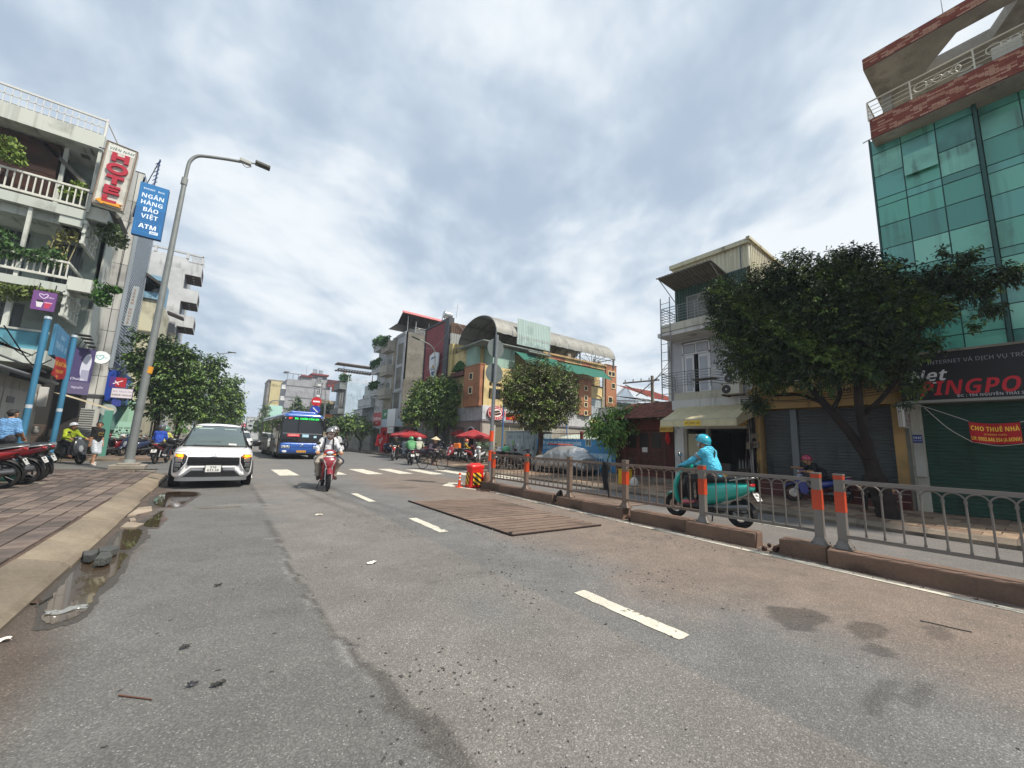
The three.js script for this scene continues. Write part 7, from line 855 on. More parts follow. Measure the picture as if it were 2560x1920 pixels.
function person(label,place,turn,q,look,group){
const o=thing('person',label,'person',place,turn,group),c=k=>rgb(look[k]),skin=look.skin?rgb(look.skin):SKIN,sh=c('shirt'),tr=c('trousers'),sl=look.sleeve?c('sleeve'):sh,shin=look.shin?c('shin'):tr,fore=look.bare?skin:sl,shoe=c('shoe'),fat=q.fat||0,b=[];
const hip=q.hip,ch=q.chest,hw=.09,sw=.165+fat*.5,tw=q.twist||0,nk=[lerp(ch[0],q.head[0],.45),ch[1]+.12,lerp(ch[2],q.head[2],.35)];
b.push([hip[0]-hw,hip[1],hip[2],hip[0]+hw,hip[1],hip[2],.105+fat,.105+fat,q.sit?tr:tr],[hip[0],hip[1]+.06,hip[2],...ch.map((v,i)=>lerp(hip[i],v,.55)),.125+fat,.13+fat,sh],[hip[0]-.06,hip[1]+.16,hip[2],ch[0]-.08,ch[1]-.02,ch[2],.1+fat,.1+fat,sh],[hip[0]+.06,hip[1]+.16,hip[2],ch[0]+.08,ch[1]-.02,ch[2],.1+fat,.1+fat,sh],[ch[0]-sw+.03,ch[1]+.06,ch[2]+tw*.08,ch[0]+sw-.03,ch[1]+.06,ch[2]-tw*.08,.075+fat*.5,.075+fat*.5,sh],[...nk,q.head[0],q.head[1]-.05,q.head[2]-.02,.052,.048,look.hood?sh:skin]);
if(look.hood)b.push([nk[0]-.05,nk[1]+.0,nk[2]-.06,nk[0]+.05,nk[1]+.0,nk[2]-.06,.07,.07,sh]);
const hands=[];for(const s of[-1,1]){const S=[ch[0]+s*sw,ch[1]+.05,ch[2]-s*tw*.08],[el,ha]=ik(S,s<0?q.handL:q.handR,.28,.25,q.elbow||[s*.6,-1,-.4]);b.push([...S,...el,.062+fat*.4,.052+fat*.3,sl],[...el,...ha,look.bare?.04:.052+fat*.3,look.bare?.028:.038,look.short?skin:fore]);if(look.short)b[b.length-2][8]=sl;hands.push([s,el,ha,S]);
const Hp=[hip[0]+s*hw,hip[1]-.01,hip[2]],[kn,an]=ik(Hp,s<0?q.footL:q.footR,.43,.41,(s<0?q.kneeL:q.kneeR)||[s*.25,.2,1]),shorts=look.shorts;b.push([...Hp,...kn,.092+fat*.6,.068+fat*.4,tr],[...kn,...an,shorts?.052:.064+fat*.3,shorts?.036:.048+fat*.3,shorts?skin:shin]);if(shorts)b.push([...Hp,...kn.map((v,i)=>lerp(Hp[i],v,.92)),.1,.095,tr]);const f=q.footDir||[0,-.03,.17];b.push([an[0],an[1]-.045,an[2]-.03,an[0]+f[0]+s*.02,an[1]-.06+f[1]*.5,an[2]+f[2],.038,.033,shoe],[an[0]+f[0]*.5+s*.01,an[1]-.055,an[2]+f[2]*.6,an[0]+f[0]+s*.02,an[1]-.065,an[2]+f[2],.042,.032,shoe]);}
const lo=[9,9,9],hi=[-9,-9,-9];b.forEach(v=>{for(let i=0;i<3;i++){lo[i]=Math.min(lo[i],v[i]-.16-fat,v[i+3]-.16-fat);hi[i]=Math.max(hi[i],v[i]+.16+fat,v[i+3]+.16+fat);}});
const body=nets(capField(b,.045),lo,hi,q.cell||.02).toNonIndexed(),gs=[body],hg=headGeo(skin).clone();hg.applyMatrix4(new THREE.Matrix4().makeRotationFromEuler(new THREE.Euler(q.nod||0,q.yaw||0,0,'YXZ'))).translate(...q.head);gs.push(hg);
for(const[s,el,ha]of hands){const g=handGeo(look.glove?rgb(look.glove):skin,-s).clone(),z=V3(...ha).sub(V3(...el)).normalize(),x=V3(0,1,0).cross(z).normalize();if(x.lengthSq()<.1)x.set(1,0,0);const y=z.clone().cross(x);g.applyMatrix4(new THREE.Matrix4().makeBasis(x,y,z)).translate(...ha);gs.push(g);}
gs.forEach(g=>{for(const k of Object.keys(g.attributes))if(!['position','normal','color'].includes(k))g.deleteAttribute(k);});P(o,'body',[mergeGeometries(gs)],PERSON);
const H=V3(...q.head),at=(g,dy=0)=>g.applyMatrix4(new THREE.Matrix4().makeRotationFromEuler(new THREE.Euler(q.nod||0,q.yaw||0,0,'YXZ'))).translate(H.x,H.y+dy,H.z);
const dome=(r,th,sz=1.12)=>new THREE.SphereGeometry(r,22,14,0,6.2832,0,th).scale(1,1.02,sz);
if(look.helmet){const h=P(o,'helmet',[at(mergeGeometries([dome(.135,1.75).rotateX(-.36).translate(0,.034,-.014).toNonIndexed(),new THREE.TorusGeometry(.134,.008,5,28).rotateX(Math.PI/2).scale(1,1,1.12).translate(0,-.024,0).rotateX(-.36).translate(0,.034,-.014).toNonIndexed()]))],M(look.helmet,{roughness:.22,metalness:look.helmetMetal||0,clearcoat:.7,clearcoatRoughness:.1}));P(h,'chin_strap',[at(new THREE.TorusGeometry(.1,.006,5,20,3.6).rotateZ(-1.8+Math.PI/2+2.85).scale(1,1.25,1).translate(0,-.02,.01))],BLACK);if(look.peak)P(h,'peak',[at(RB(-.085,.085,.03,.042,.1,.2,.006).rotateX(.12))],M(look.peak,{roughness:.4}));if(look.visor)P(h,'visor',[at(new THREE.SphereGeometry(.15,18,10,.62,1.9,.95,.62).scale(1,1.02,1.15).translate(0,.05,.0).rotateX(-.25))],M('#59646b',{roughness:.1,transmission:.2,thickness:0}));}
if(look.mask)P(o,'face_mask',[at(skin2([[-.012,.078,.062],[-.03,.084,.082],[-.06,.072,.088],[-.09,.05,.075],[-.105,.03,.05]]))],cloth(look.mask));
if(look.hair)P(o,'hair',[at(mergeGeometries([dome(.108,1.5,1.08).translate(0,.022,-.016).rotateX(-.28).toNonIndexed(),sph([0,.09,.05],.06,1.25,.55,.8).toNonIndexed(),sph([0,.0,-.06],.075,1.1,1.1,.7).toNonIndexed()]))],M(look.hair,{roughness:.7}));
if(look.glasses)P(o,'sunglasses',[at(mergeGeometries([RB(-.075,-.008,-.008,.028,.098,.108,.01).toNonIndexed(),RB(.008,.075,-.008,.028,.098,.108,.01).toNonIndexed(),B(-.01,.01,.012,.02,.1,.106).toNonIndexed(),B(-.098,-.09,.01,.02,-.01,.1).toNonIndexed(),B(.09,.098,.01,.02,-.01,.1).toNonIndexed()]))],M('#0d0d0e',{roughness:.15}));
if(look.cone)P(o,'conical_hat',[at(new THREE.ConeGeometry(.24,.16,28,4,true).translate(0,.13,-.01).rotateX(.12))],M(look.cone,{map:T.cloth,roughness:.8}));
if(look.straps)P(o,'backpack_strap',[-1,1].map(s=>tube([[ch[0]+s*.1,ch[1]+.13,ch[2]-.06],[ch[0]+s*.105,ch[1]+.1,ch[2]+.09+fat],[ch[0]+s*.11,ch[1]-.08,ch[2]+.125+fat],[ch[0]+s*.13,ch[1]-.25,ch[2]+.08+fat]],.018,14,6)),cloth('#1f2025'));
if(look.strap)P(o,'shoulder_strap',[tube([[ch[0]-.12,ch[1]+.13,ch[2]],[ch[0]-.05,ch[1]+.08,ch[2]-.12],[ch[0]+.06,ch[1]-.12,ch[2]-.14],[ch[0]+.14,hip[1]+.1,hip[2]-.05]],.014,14,5)],BLACK);
if(look.stripe)for(const s of[-1,1])P(o,'reflective_stripe',[cyl(hands[s<0?0:1][3].map((v,i)=>lerp(v,hands[s<0?0:1][1][i],.34)),hands[s<0?0:1][3].map((v,i)=>lerp(v,hands[s<0?0:1][1][i],.52)),.081,.077,18)],cloth('#8f9496'));
return o;
}
function skin2(rows){return skin(rows.map(([y,w,z])=>{const o=[];for(let i=0;i<12;i++){const a=i/11*Math.PI;o.push(V3(Math.cos(a)*w,y,.012+Math.sin(a)*z*1.25));}for(let i=11;i>=0;i--){const a=i/11*Math.PI;o.push(V3(Math.cos(a)*(w-.006),y,.012+Math.sin(a)*(z*1.25-.006)));}return o;}),false).toNonIndexed();}
const ride=(o={})=>({sit:1,hip:[0,.84,-.12],chest:[0,1.22,-.03],head:[0,1.47,.05],handL:[-.27,1.0,.36],handR:[.27,1.0,.36],footL:[-.13,.36,.26],footR:[.13,.36,.26],kneeL:[-.3,.5,1],kneeR:[.3,.5,1],...o});
// motorbikes and scooters: forward is +z, tyres rest on y = 0
const wheelParts={};
function wheelGeo(R,r,spokes){const k=R+'/'+r+spokes;if(wheelParts[k])return wheelParts[k];const ty=new THREE.TorusGeometry(R-r,r,9,30).rotateY(Math.PI/2).scale(.95,1,1),rim=[new THREE.TorusGeometry(R-r*1.75,r*.3,6,28).rotateY(Math.PI/2),new THREE.CylinderGeometry(.045,.045,.1,14).rotateZ(Math.PI/2)];for(let i=0;i<spokes;i++){const a=i/spokes*6.2832;rim.push(cyl([i%2?.02:-.02,Math.cos(a)*.03,Math.sin(a)*.03],[0,Math.cos(a)*(R-r*1.8),Math.sin(a)*(R-r*1.8)],spokes>8?.0035:.016,spokes>8?.0035:.012,5));}return wheelParts[k]=[merge([ty]),merge(rim),merge([new THREE.CylinderGeometry(R*.48,R*.48,.006,24).rotateZ(Math.PI/2).translate(.05,0,0)])];}
function plateMat(a,b,bg='#d5d6d2',fg='#26272a'){return print(192,144,(x,w,h)=>{fill(x,w,h,bg);x.strokeStyle=fg;x.lineWidth=4;x.strokeRect(5,5,w-10,h-10);words(x,a,w/2,42,54,fg,{max:170});words(x,b,w/2,100,60,fg,{max:174});});}
const PLATES=[['59-P1','238.41'],['59-V2','614.07'],['50-N1','905.52'],['59-T1','372.88']].map(p=>plateMat(...p));
let bikeNo=0;
function motorbike(label,kind,body,accent,rear,front,o2={}){
const d=V3(front.x-rear.x,0,front.z-rear.z).normalize(),ctr=o2.anchor==='front'?V3(front.x,0,front.z).addScaledVector(d,-.64):V3(rear.x,0,rear.z).addScaledVector(d,.6),y0=o2.y||0;
const o=thing('motorbike',label,'motorbike',[ctr.x,y0,ctr.z],Math.atan2(d.x,d.z),o2.group),sc=kind==='scooter',R=sc?.235:.285,r=sc?.052:.04,[tg,rg,dg]=wheelGeo(R,r,sc?5:6),bm=gloss(body),am=gloss(accent),lean=o2.stand?-.12:0;
if(lean){o.rotation.order='YXZ';o.rotation.z=lean*.8;}
for(const z of[.64,-.6]){const w=P(o,'wheel',tg,RUBBER,{raw:true});w.position.set(0,R,z);P(w,'rim',rg,sc?M('#55585a',{roughness:.35,metalness:.6}):M('#3d3e40',{roughness:.4,metalness:.5}),{raw:true});if(z>0)P(w,'brake_disc',dg,CHROME,{raw:true});}
const fr=R+r*.4,arcF=(z0,a0,a1,w,rad)=>sheet((u,v)=>{const a=lerp(a0,a1,v),x=(u-.5)*2;return[x*w,R+Math.cos(a)*(rad-x*x*.03),z0+Math.sin(a)*(rad-x*x*.03)];},8,14);
P(o,'front_fender',[arcF(.64,-1.1,1.0,sc?.085:.065,R+.035)],bm);P(o,'rear_fender',[arcF(-.6,-1.9,-.2,sc?.075:.06,R+.045)],BLACK);
P(o,'fork',[-1,1].map(s=>cyl([s*.075,R,.64],[s*.07,.82,.46],.024,.028,8)),sc?BLACK:ALU);
P(o,'handlebar',[cyl([-.3,1.0,.34],[.3,1.0,.34],.013),cyl([-.33,1.0,.32],[-.22,1.0,.345],.019),cyl([.22,1.0,.345],[.33,1.0,.32],.019),cyl([-.31,.99,.37],[-.17,.985,.4],.007),cyl([.17,.985,.4],[.31,.99,.37],.007)],BLACK);
for(const s of[-1,1]){const m=P(o,'mirror',[tube([[s*.2,1.01,.36],[s*.25,1.12,.35],[s*.29,1.2,.33]],.007,8,5),sph([s*.3,1.23,.33],.06,1.1,.72,.28)],BLACK);P(m,'mirror_glass',[sph([s*.3,1.23,.317],.052,1.1,.7,.15)],CHROME);}
if(sc){
P(o,'leg_shield',[skin([[.3,.52,.13,.05],[.45,.56,.2,.06],[.62,.54,.23,.06],[.78,.49,.21,.06],[.9,.44,.15,.06],[.97,.41,.1,.05]].map(([y,z,w,t])=>ring([0,y,z],[w,0,0],[0,0,t],24,2.6)))],bm);P(o,'inner_shield',[skin([[.34,.47,.12],[.6,.47,.19],[.88,.4,.13]].map(([y,z,w])=>ring([0,y,z],[w,0,0],[0,0,.04],16,2.6)))],M('#2a2b2d'));
P(o,'apron_badge',[skin([[.72,.575,.05,.012],[.6,.6,.085,.014],[.5,.605,.06,.012],[.42,.595,.02,.008]].map(([y,z,w,t])=>ring([0,y,z],[w,0,0],[0,0,t],16)))],am);P(o,'handlebar_cover',[skin([[.94,.38,.09,.07],[1.0,.38,.17,.085],[1.05,.37,.15,.075],[1.08,.36,.06,.04]].map(([y,z,w,t])=>ring([0,y,z],[w,0,0],[0,0,t],22,2.4)))],bm);
P(o,'floorboard',[RB(-.16,.16,.26,.315,-.06,.46,.02)],M('#333436'));P(o,'under_body',[RB(-.12,.12,.19,.3,-.3,.4,.04)],BLACK);
P(o,'body_panel',[skin([[.02,.5,.16,.19],[-.1,.53,.19,.21],[-.3,.57,.215,.19],[-.5,.62,.205,.16],[-.66,.66,.17,.12],[-.78,.69,.12,.08],[-.84,.7,.06,.045]].map(([z,y,w,h])=>ring([0,y,z],[w,0,0],[0,h,0],28,2.5)))],bm);
}else{
P(o,'leg_shield',[-1,1].map(s=>ext([[.46,.86],[.58,.74],[.46,.3],[.3,.24],[.24,.36],[.3,.62],[.36,.8]],.035,[],.01).rotateY(-Math.PI/2).translate(s*.13+.017,0,0)),bm);P(o,'steering_cover',[skin([[.62,.47,.07,.07],[.78,.46,.1,.08],[.9,.42,.12,.08]].map(([y,z,w,t])=>ring([0,y,z],[w,0,0],[0,0,t],18)))],am);P(o,'handlebar_cover',[skin([[.9,.39,.08,.06],[.97,.4,.16,.09],[1.03,.37,.14,.08],[1.07,.34,.06,.04]].map(([y,z,w,t])=>ring([0,y,z],[w,0,0],[0,0,t],22,2.3)))],bm);
P(o,'frame_cover',[skin([[.4,.62,.06,.06],[.2,.52,.075,.07],[0,.5,.09,.1]].map(([z,y,w,h])=>ring([0,y,z],[w,0,0],[0,h,0],16)))],am);P(o,'body_panel',[skin([[.05,.55,.1,.12],[-.2,.6,.14,.13],[-.45,.66,.14,.11],[-.7,.74,.11,.08],[-.9,.81,.05,.04]].map(([z,y,w,h])=>ring([0,y,z],[w,0,0],[0,h,0],24,2.6)))],bm);
P(o,'engine',[RB(-.12,.12,.24,.42,-.12,.22,.05),cyl([0,.34,.2],[0,.36,.34],.06,.06,12),cyl([-.14,.32,.0],[.14,.32,.0],.09,.09,16)],M('#6d6f70',{roughness:.4,metalness:.6}));P(o,'foot_peg',[cyl([-.22,.28,.08],[.22,.28,.08],.014),cyl([-.2,.36,-.3],[.2,.36,-.3],.012)],BLACK);P(o,'swing_arm',[-1,1].map(s=>cyl([s*.07,.32,-.1],[s*.06,R,-.6],.022)),BLACK);P(o,'shock',[-1,1].map(s=>cyl([s*.1,R+.02,-.58],[s*.1,.62,-.45],.022)),ALU);
}
P(o,'headlight',[sph([0,sc?.99:.98,sc?.45:.475],.06,sc?1.1:1.5,.75,.5)],M('#c9d2d6',{roughness:.08,metalness:.2,clearcoat:1}));P(o,'turn_signal',[-1,1].map(s=>sph([s*.12,sc?.8:.93,sc?.5:.46],.035,1.3,.6,.6)),M('#c9782a',{roughness:.2}));
P(o,'seat',[skin([[.08,.73,.1,.05],[-.05,.77,.14,.06],[-.3,.8,.15,.055],[-.5,.83,.14,.055],[-.72,.85,.11,.045],[-.8,.84,.07,.025]].map(([z,y,w,h])=>ring([0,y,z],[w,0,0],[0,h,0],22,2.6)))],M('#1b1b1c',{roughness:.6}));
P(o,'grab_rail',[tube([[-.13,.8,-.5],[-.14,.86,-.75],[-.08,.88,-.88],[.08,.88,-.88],[.14,.86,-.75],[.13,.8,-.5]],.014,24,6)],ALU);P(o,'tail_light',[sph([0,sc?.75:.83,sc?-.82:-.86],.06,1.5,.6,.7)],M('#b0141a',{roughness:.15,clearcoat:1}));P(o,'exhaust',[cyl([.13,.3,-.05],[.15,.32,-.25],.022),cyl([.15,.31,-.25],[.16,.38,-.82],.048,.052,14)],M('#6b6d6e',{roughness:.35,metalness:.7}));const tail=P(o,'plate_holder',[rot(B(-.1,.1,-.09,.09,-.006,.006),.5,0,0).translate(0,.56,-.89),cyl([0,.7,-.75],[0,.56,-.885],.03)],BLACK);P(tail,'number_plate',[pln(-.095,.095,-.07,.07,0).rotateY(Math.PI).rotateX(.5).translate(0,.56,-.901)],PLATES[bikeNo++%4],{uv:true});
P(o,'stand',[cyl([-.1,.28,-.05],[-.2,.0,.02],.012)],BLACK);return o;
}
const frame=o=>(px,rot=0)=>[o.position.x,o.position.y,o.position.z];
const on=(bike,label,q,look,back=0)=>{const a=bike.rotation.y;return person(label,[bike.position.x-Math.sin(a)*back,bike.position.y,bike.position.z-Math.cos(a)*back],a,q,look);};
{
const b=motorbike('dark red motorbike with silver V front ridden towards the camera by two people','underbone','#7a1420','#b9bcbf',V3(2.62,0,-12.72),V3(2.5,0,-11.45),{anchor:'front'});
P(b,'silver_nose',[ext([[-.17,.8],[-.06,.66],[0,.6],[.06,.66],[.17,.8],[.1,.62],[0,.52],[-.1,.62]],.03,[],.006).translate(0,.03,.545)],M('#c3c6c8',{roughness:.25,metalness:.5}));P(b,'nose_cowl',[skin([[.58,.56,.05,.03],[.7,.565,.12,.035],[.8,.53,.16,.04],[.87,.48,.13,.04]].map(([y,z,w,t])=>ring([0,y,z],[w,0,0],[0,0,t],18)))],gloss('#7a1420'));
on(b,'person in white hooded jacket with white mask and silver helmet steering the red motorbike',ride({cell:.016,chest:[0,1.24,-.06],head:[.02,1.49,.03],fat:.022,handL:[-.29,1.01,.34],handR:[.29,1.01,.34],footL:[-.2,.36,.1],footR:[.2,.36,.1],kneeL:[-.5,.4,1],kneeR:[.5,.4,1]}),{shirt:'#c9cbcf',trousers:'#a8a194',shoe:'#3d2a22',helmet:'#8f8f8e',helmetMetal:.6,peak:'#6d6d6c',mask:'#d9d5d8',straps:1,hood:1});
on(b,'person in white jacket with black mask and silver helmet riding behind the driver',ride({hip:[.12,.9,-.12],chest:[.15,1.29,-.08],head:[.17,1.56,-.02],fat:.015,handL:[-.1,1.0,.2],handR:[.33,1.0,.16],footL:[-.2,.42,.0],footR:[.24,.42,.0],kneeL:[-.5,.3,1],kneeR:[.6,.3,1]}),{shirt:'#bdbfc4',trousers:'#1f2740',shoe:'#c9c7c2',helmet:'#8a8986',helmetMetal:.6,peak:'#77726a',mask:'#1b1b1d',straps:1},.42);
}
{
const b=motorbike('turquoise scooter passing behind the median railing','scooter','#1fa394','#c9cfd0',V3(7.98,0,-3.62),V3(8.03,0,-5.0));b.scale.setScalar(1.06);
on(b,'person in turquoise jacket and turquoise helmet with visor riding the turquoise scooter',ride({cell:.016,hip:[0,.9,-.16],chest:[0,1.3,-.06],head:[0,1.56,.04],fat:.02,handL:[-.27,1.06,.4],handR:[.27,1.06,.4],footL:[-.14,.42,.24],footR:[.14,.42,.24]}),{shirt:'#4ab4d2',trousers:'#2a292b',shoe:'#b5646a',helmet:'#2aa3b8',visor:1,mask:'#b9c9d6',strap:1,stripe:1,hood:1,glove:'#2f9fb5'});
}
{
const b=motorbike('blue motorbike on the far pavement before the grey shutters','underbone','#1f2f80','#9aa0a8',V3(13.35,0,-3.35),V3(12.8,0,-4.4),{y:.13});b.scale.setScalar(.82);
on(b,'person in black shirt and magenta cap helmet leaning forward on the blue motorbike',ride({hip:[0,.86,-.18],chest:[0,1.16,.05],head:[0,1.36,.22],handL:[-.24,1.1,.5],handR:[.28,1.0,.36],footL:[-.17,.36,.1],footR:[.17,.36,.1],nod:.25}),{shirt:'#1a1c20',trousers:'#1c1c22',shoe:'#2a2624',short:1,helmet:'#a31f4a',peak:'#7a1a3a'}).scale.setScalar(.82);
person('person in dark clothes sitting behind the big tree trunk on the pavement',[12.75,.13,-2.62],-1.5,{sit:1,cell:.022,hip:[0,.38,0],chest:[0,.72,.06],head:[0,.98,.14],handL:[-.15,.5,.35],handR:[.25,.5,.3],footL:[-.16,.09,.45],footR:[.16,.09,.45],kneeL:[0,1,.4],kneeR:[0,1,.4]},{shirt:'#1d1d22',trousers:'#17171a',shoe:'#6b4a38',short:1,hair:'#141212'});
}
{
const a=gnd(1050,1172),c=gnd(1110,1176),d=V3(c.x-a.x,0,c.z-a.z),L=d.length();d.normalize();const m=V3((a.x+c.x)/2,0,(a.z+c.z)/2),o=thing('bicycle','old dark bicycle ridden across the zebra crossing','bicycle',[m.x,0,m.z],Math.atan2(d.x,d.z)),R=.34,[tg,rg]=wheelGeo(R,.017,24),FR=M('#4a4440',{roughness:.5,metalness:.3});
for(const z of[.56,-.56]){const w=P(o,'wheel',tg,RUBBER,{raw:true});w.position.set(0,R,z);P(w,'rim',rg,ALU,{raw:true});}
P(o,'frame',[cyl([0,.3,-.02],[0,.78,-.16],.018),cyl([0,.3,-.02],[0,.74,.38],.02),cyl([0,.55,-.1],[0,.72,.38],.016),cyl([.03,R,-.56],[.02,.3,-.02],.011),cyl([-.03,R,-.56],[-.02,.3,-.02],.011),cyl([.03,R,-.56],[0,.7,-.14],.01),cyl([-.03,R,-.56],[0,.7,-.14],.01),cyl([.04,R,.56],[.03,.72,.4],.012),cyl([-.04,R,.56],[-.03,.72,.4],.012),cyl([0,.7,.4],[0,.96,.35],.014)],FR);P(o,'handlebar',[tube([[-.27,.98,.2],[-.2,1.02,.32],[0,.97,.35],[.2,1.02,.32],[.27,.98,.2]],.012,16,6)],ALU);P(o,'saddle',[skin([[.12,.8,.03,.02],[0,.82,.06,.03],[-.12,.83,.1,.035],[-.18,.83,.08,.02]].map(([z,y,w,h])=>ring([0,y,z-.16],[w,0,0],[0,h,0],14)))],BLACK);P(o,'pedals',[cyl([-.1,.22,.05],[-.02,.3,-.02],.012),cyl([.02,.3,-.02],[.1,.38,-.09],.012),RB(-.18,-.09,.2,.22,.0,.1,.008),RB(.09,.18,.37,.39,-.14,-.04,.008),new THREE.TorusGeometry(.08,.008,5,20).rotateY(Math.PI/2).translate(.03,.3,-.02)],ALU);P(o,'basket',[RB(-.17,.17,.78,1.0,.42,.7,.03)],M('#3a3532',{roughness:.9}));P(o,'rack',[B(-.08,.08,.72,.74,-.85,-.3),cyl([.05,R,-.56],[.05,.73,-.7],.008),cyl([-.05,R,-.56],[-.05,.73,-.7],.008)],FR);P(o,'load',[skin([[-.25,.08],[-.35,.18],[-.6,.2],[-.8,.12]].map(([z,r])=>ring([0,.88,z],[r,0,0],[0,r*.7,0],14)))],cloth('#3a3440'));
on(o,'person with a pale conical hat and patterned dark shirt riding the old bicycle',ride({hip:[0,.9,-.17],chest:[0,1.22,.02],head:[0,1.44,.13],handL:[-.25,1.0,.24],handR:[.25,1.0,.24],footL:[-.13,.32,.08],footR:[.13,.48,-.04]}),{shirt:'#4a4050',trousers:'#2e2a30',shoe:'#6b4a3a',cone:'#cdbf9e',mask:'#8d8a90'});
}
const Gp=(x,y,h=0)=>gnd(x,y,h);
{
let b=motorbike('black motorbike with a red front fender turning by the far kerb','underbone','#1c1c1e','#b5281e',Gp(992,1150),Gp(969,1154));on(b,'person all in black riding the motorbike with the red front fender',ride(),{shirt:'#17181a',trousers:'#1b1b1d',shoe:'#26221f',helmet:'#1f2022',mask:'#2a2a2c'});
b=motorbike('dark scooter ridden away by a person in a green rain cape','scooter','#2c2d30','#8d9094',Gp(1028,1163),Gp(1012,1156));on(b,'person in a shiny green rain cape and green helmet riding away',ride({fat:.05}),{shirt:'#5f9a6a',trousers:'#2b2b2e',shoe:'#8a8378',helmet:'#3a8a5c',hood:1});
b=motorbike('dark scooter with red tail light ridden away beside the green rain cape','scooter','#3a2a2c','#8d9094',Gp(1043,1159),Gp(1052,1150));on(b,'person in a pale jacket and grey helmet riding away behind the cyclist',ride({fat:.02}),{shirt:'#b5b8a4',trousers:'#2d2e33',shoe:'#3a3632',helmet:'#a8aaa6'});
b=motorbike('black scooter standing at the right kerb under the person in yellow','scooter','#1e1f22','#9a9da0',Gp(1141,1157),Gp(1180,1158));on(b,'person in a yellow jacket and orange helmet sitting on the black scooter',ride({footL:[-.25,.12,.1]}),{shirt:'#c29a1e',trousers:'#232428',shoe:'#2b2623',helmet:'#b5562a'});
b=motorbike('dark grey scooter by the stall under the person in lime green','scooter','#3c3e40','#9fa3a6',Gp(132,1157),Gp(212,1161));on(b,'person in a lime green jacket and white helmet sitting on the grey scooter',ride({fat:.02,cell:.018}),{shirt:'#9fb024',trousers:'#2c2a38',shoe:'#a5735a',helmet:'#c9cdd2',hood:1,skin:'#a87a5c'});
b=motorbike('maroon scooter behind the lamp post carrying two people','underbone','#5a1722','#8d8f92',Gp(386,1160),Gp(430,1154));on(b,'person in a yellow shirt and green helmet driving the maroon scooter',ride(),{shirt:'#c9c56a',trousers:'#2d2f3a',shoe:'#3a3632',helmet:'#4f7a66',short:1});on(b,'person in a blue shirt and dark grey helmet behind the driver in yellow',ride({hip:[0,.9,-.12],chest:[0,1.28,-.06],head:[0,1.55,.0],handL:[-.16,.95,.2],handR:[.16,.95,.2],footL:[-.18,.42,.05],footR:[.18,.42,.05]}),{shirt:'#2348a8',trousers:'#26262c',shoe:'#c5c5c2',helmet:'#4f5356',short:1},.42);
b=motorbike('black and white motorbike coming round the bus far behind','underbone','#1f2022','#c9c9c9',Gp(864,1128),Gp(857,1136));on(b,'person with a yellow helmet and white top coming along behind the white jackets',ride(),{shirt:'#b9b9b5',trousers:'#222',shoe:'#333',helmet:'#d2b73a'});
b=motorbike('dark motorbike far away between the white car and the bus','underbone','#2a1f20','#777',V3(1.2,0,-39),V3(1.2,0,-37.7));on(b,'person in dark red far away between the white car and the bus',ride(),{shirt:'#5a2a2c',trousers:'#222',shoe:'#222',helmet:'#5c6a7a'});
}
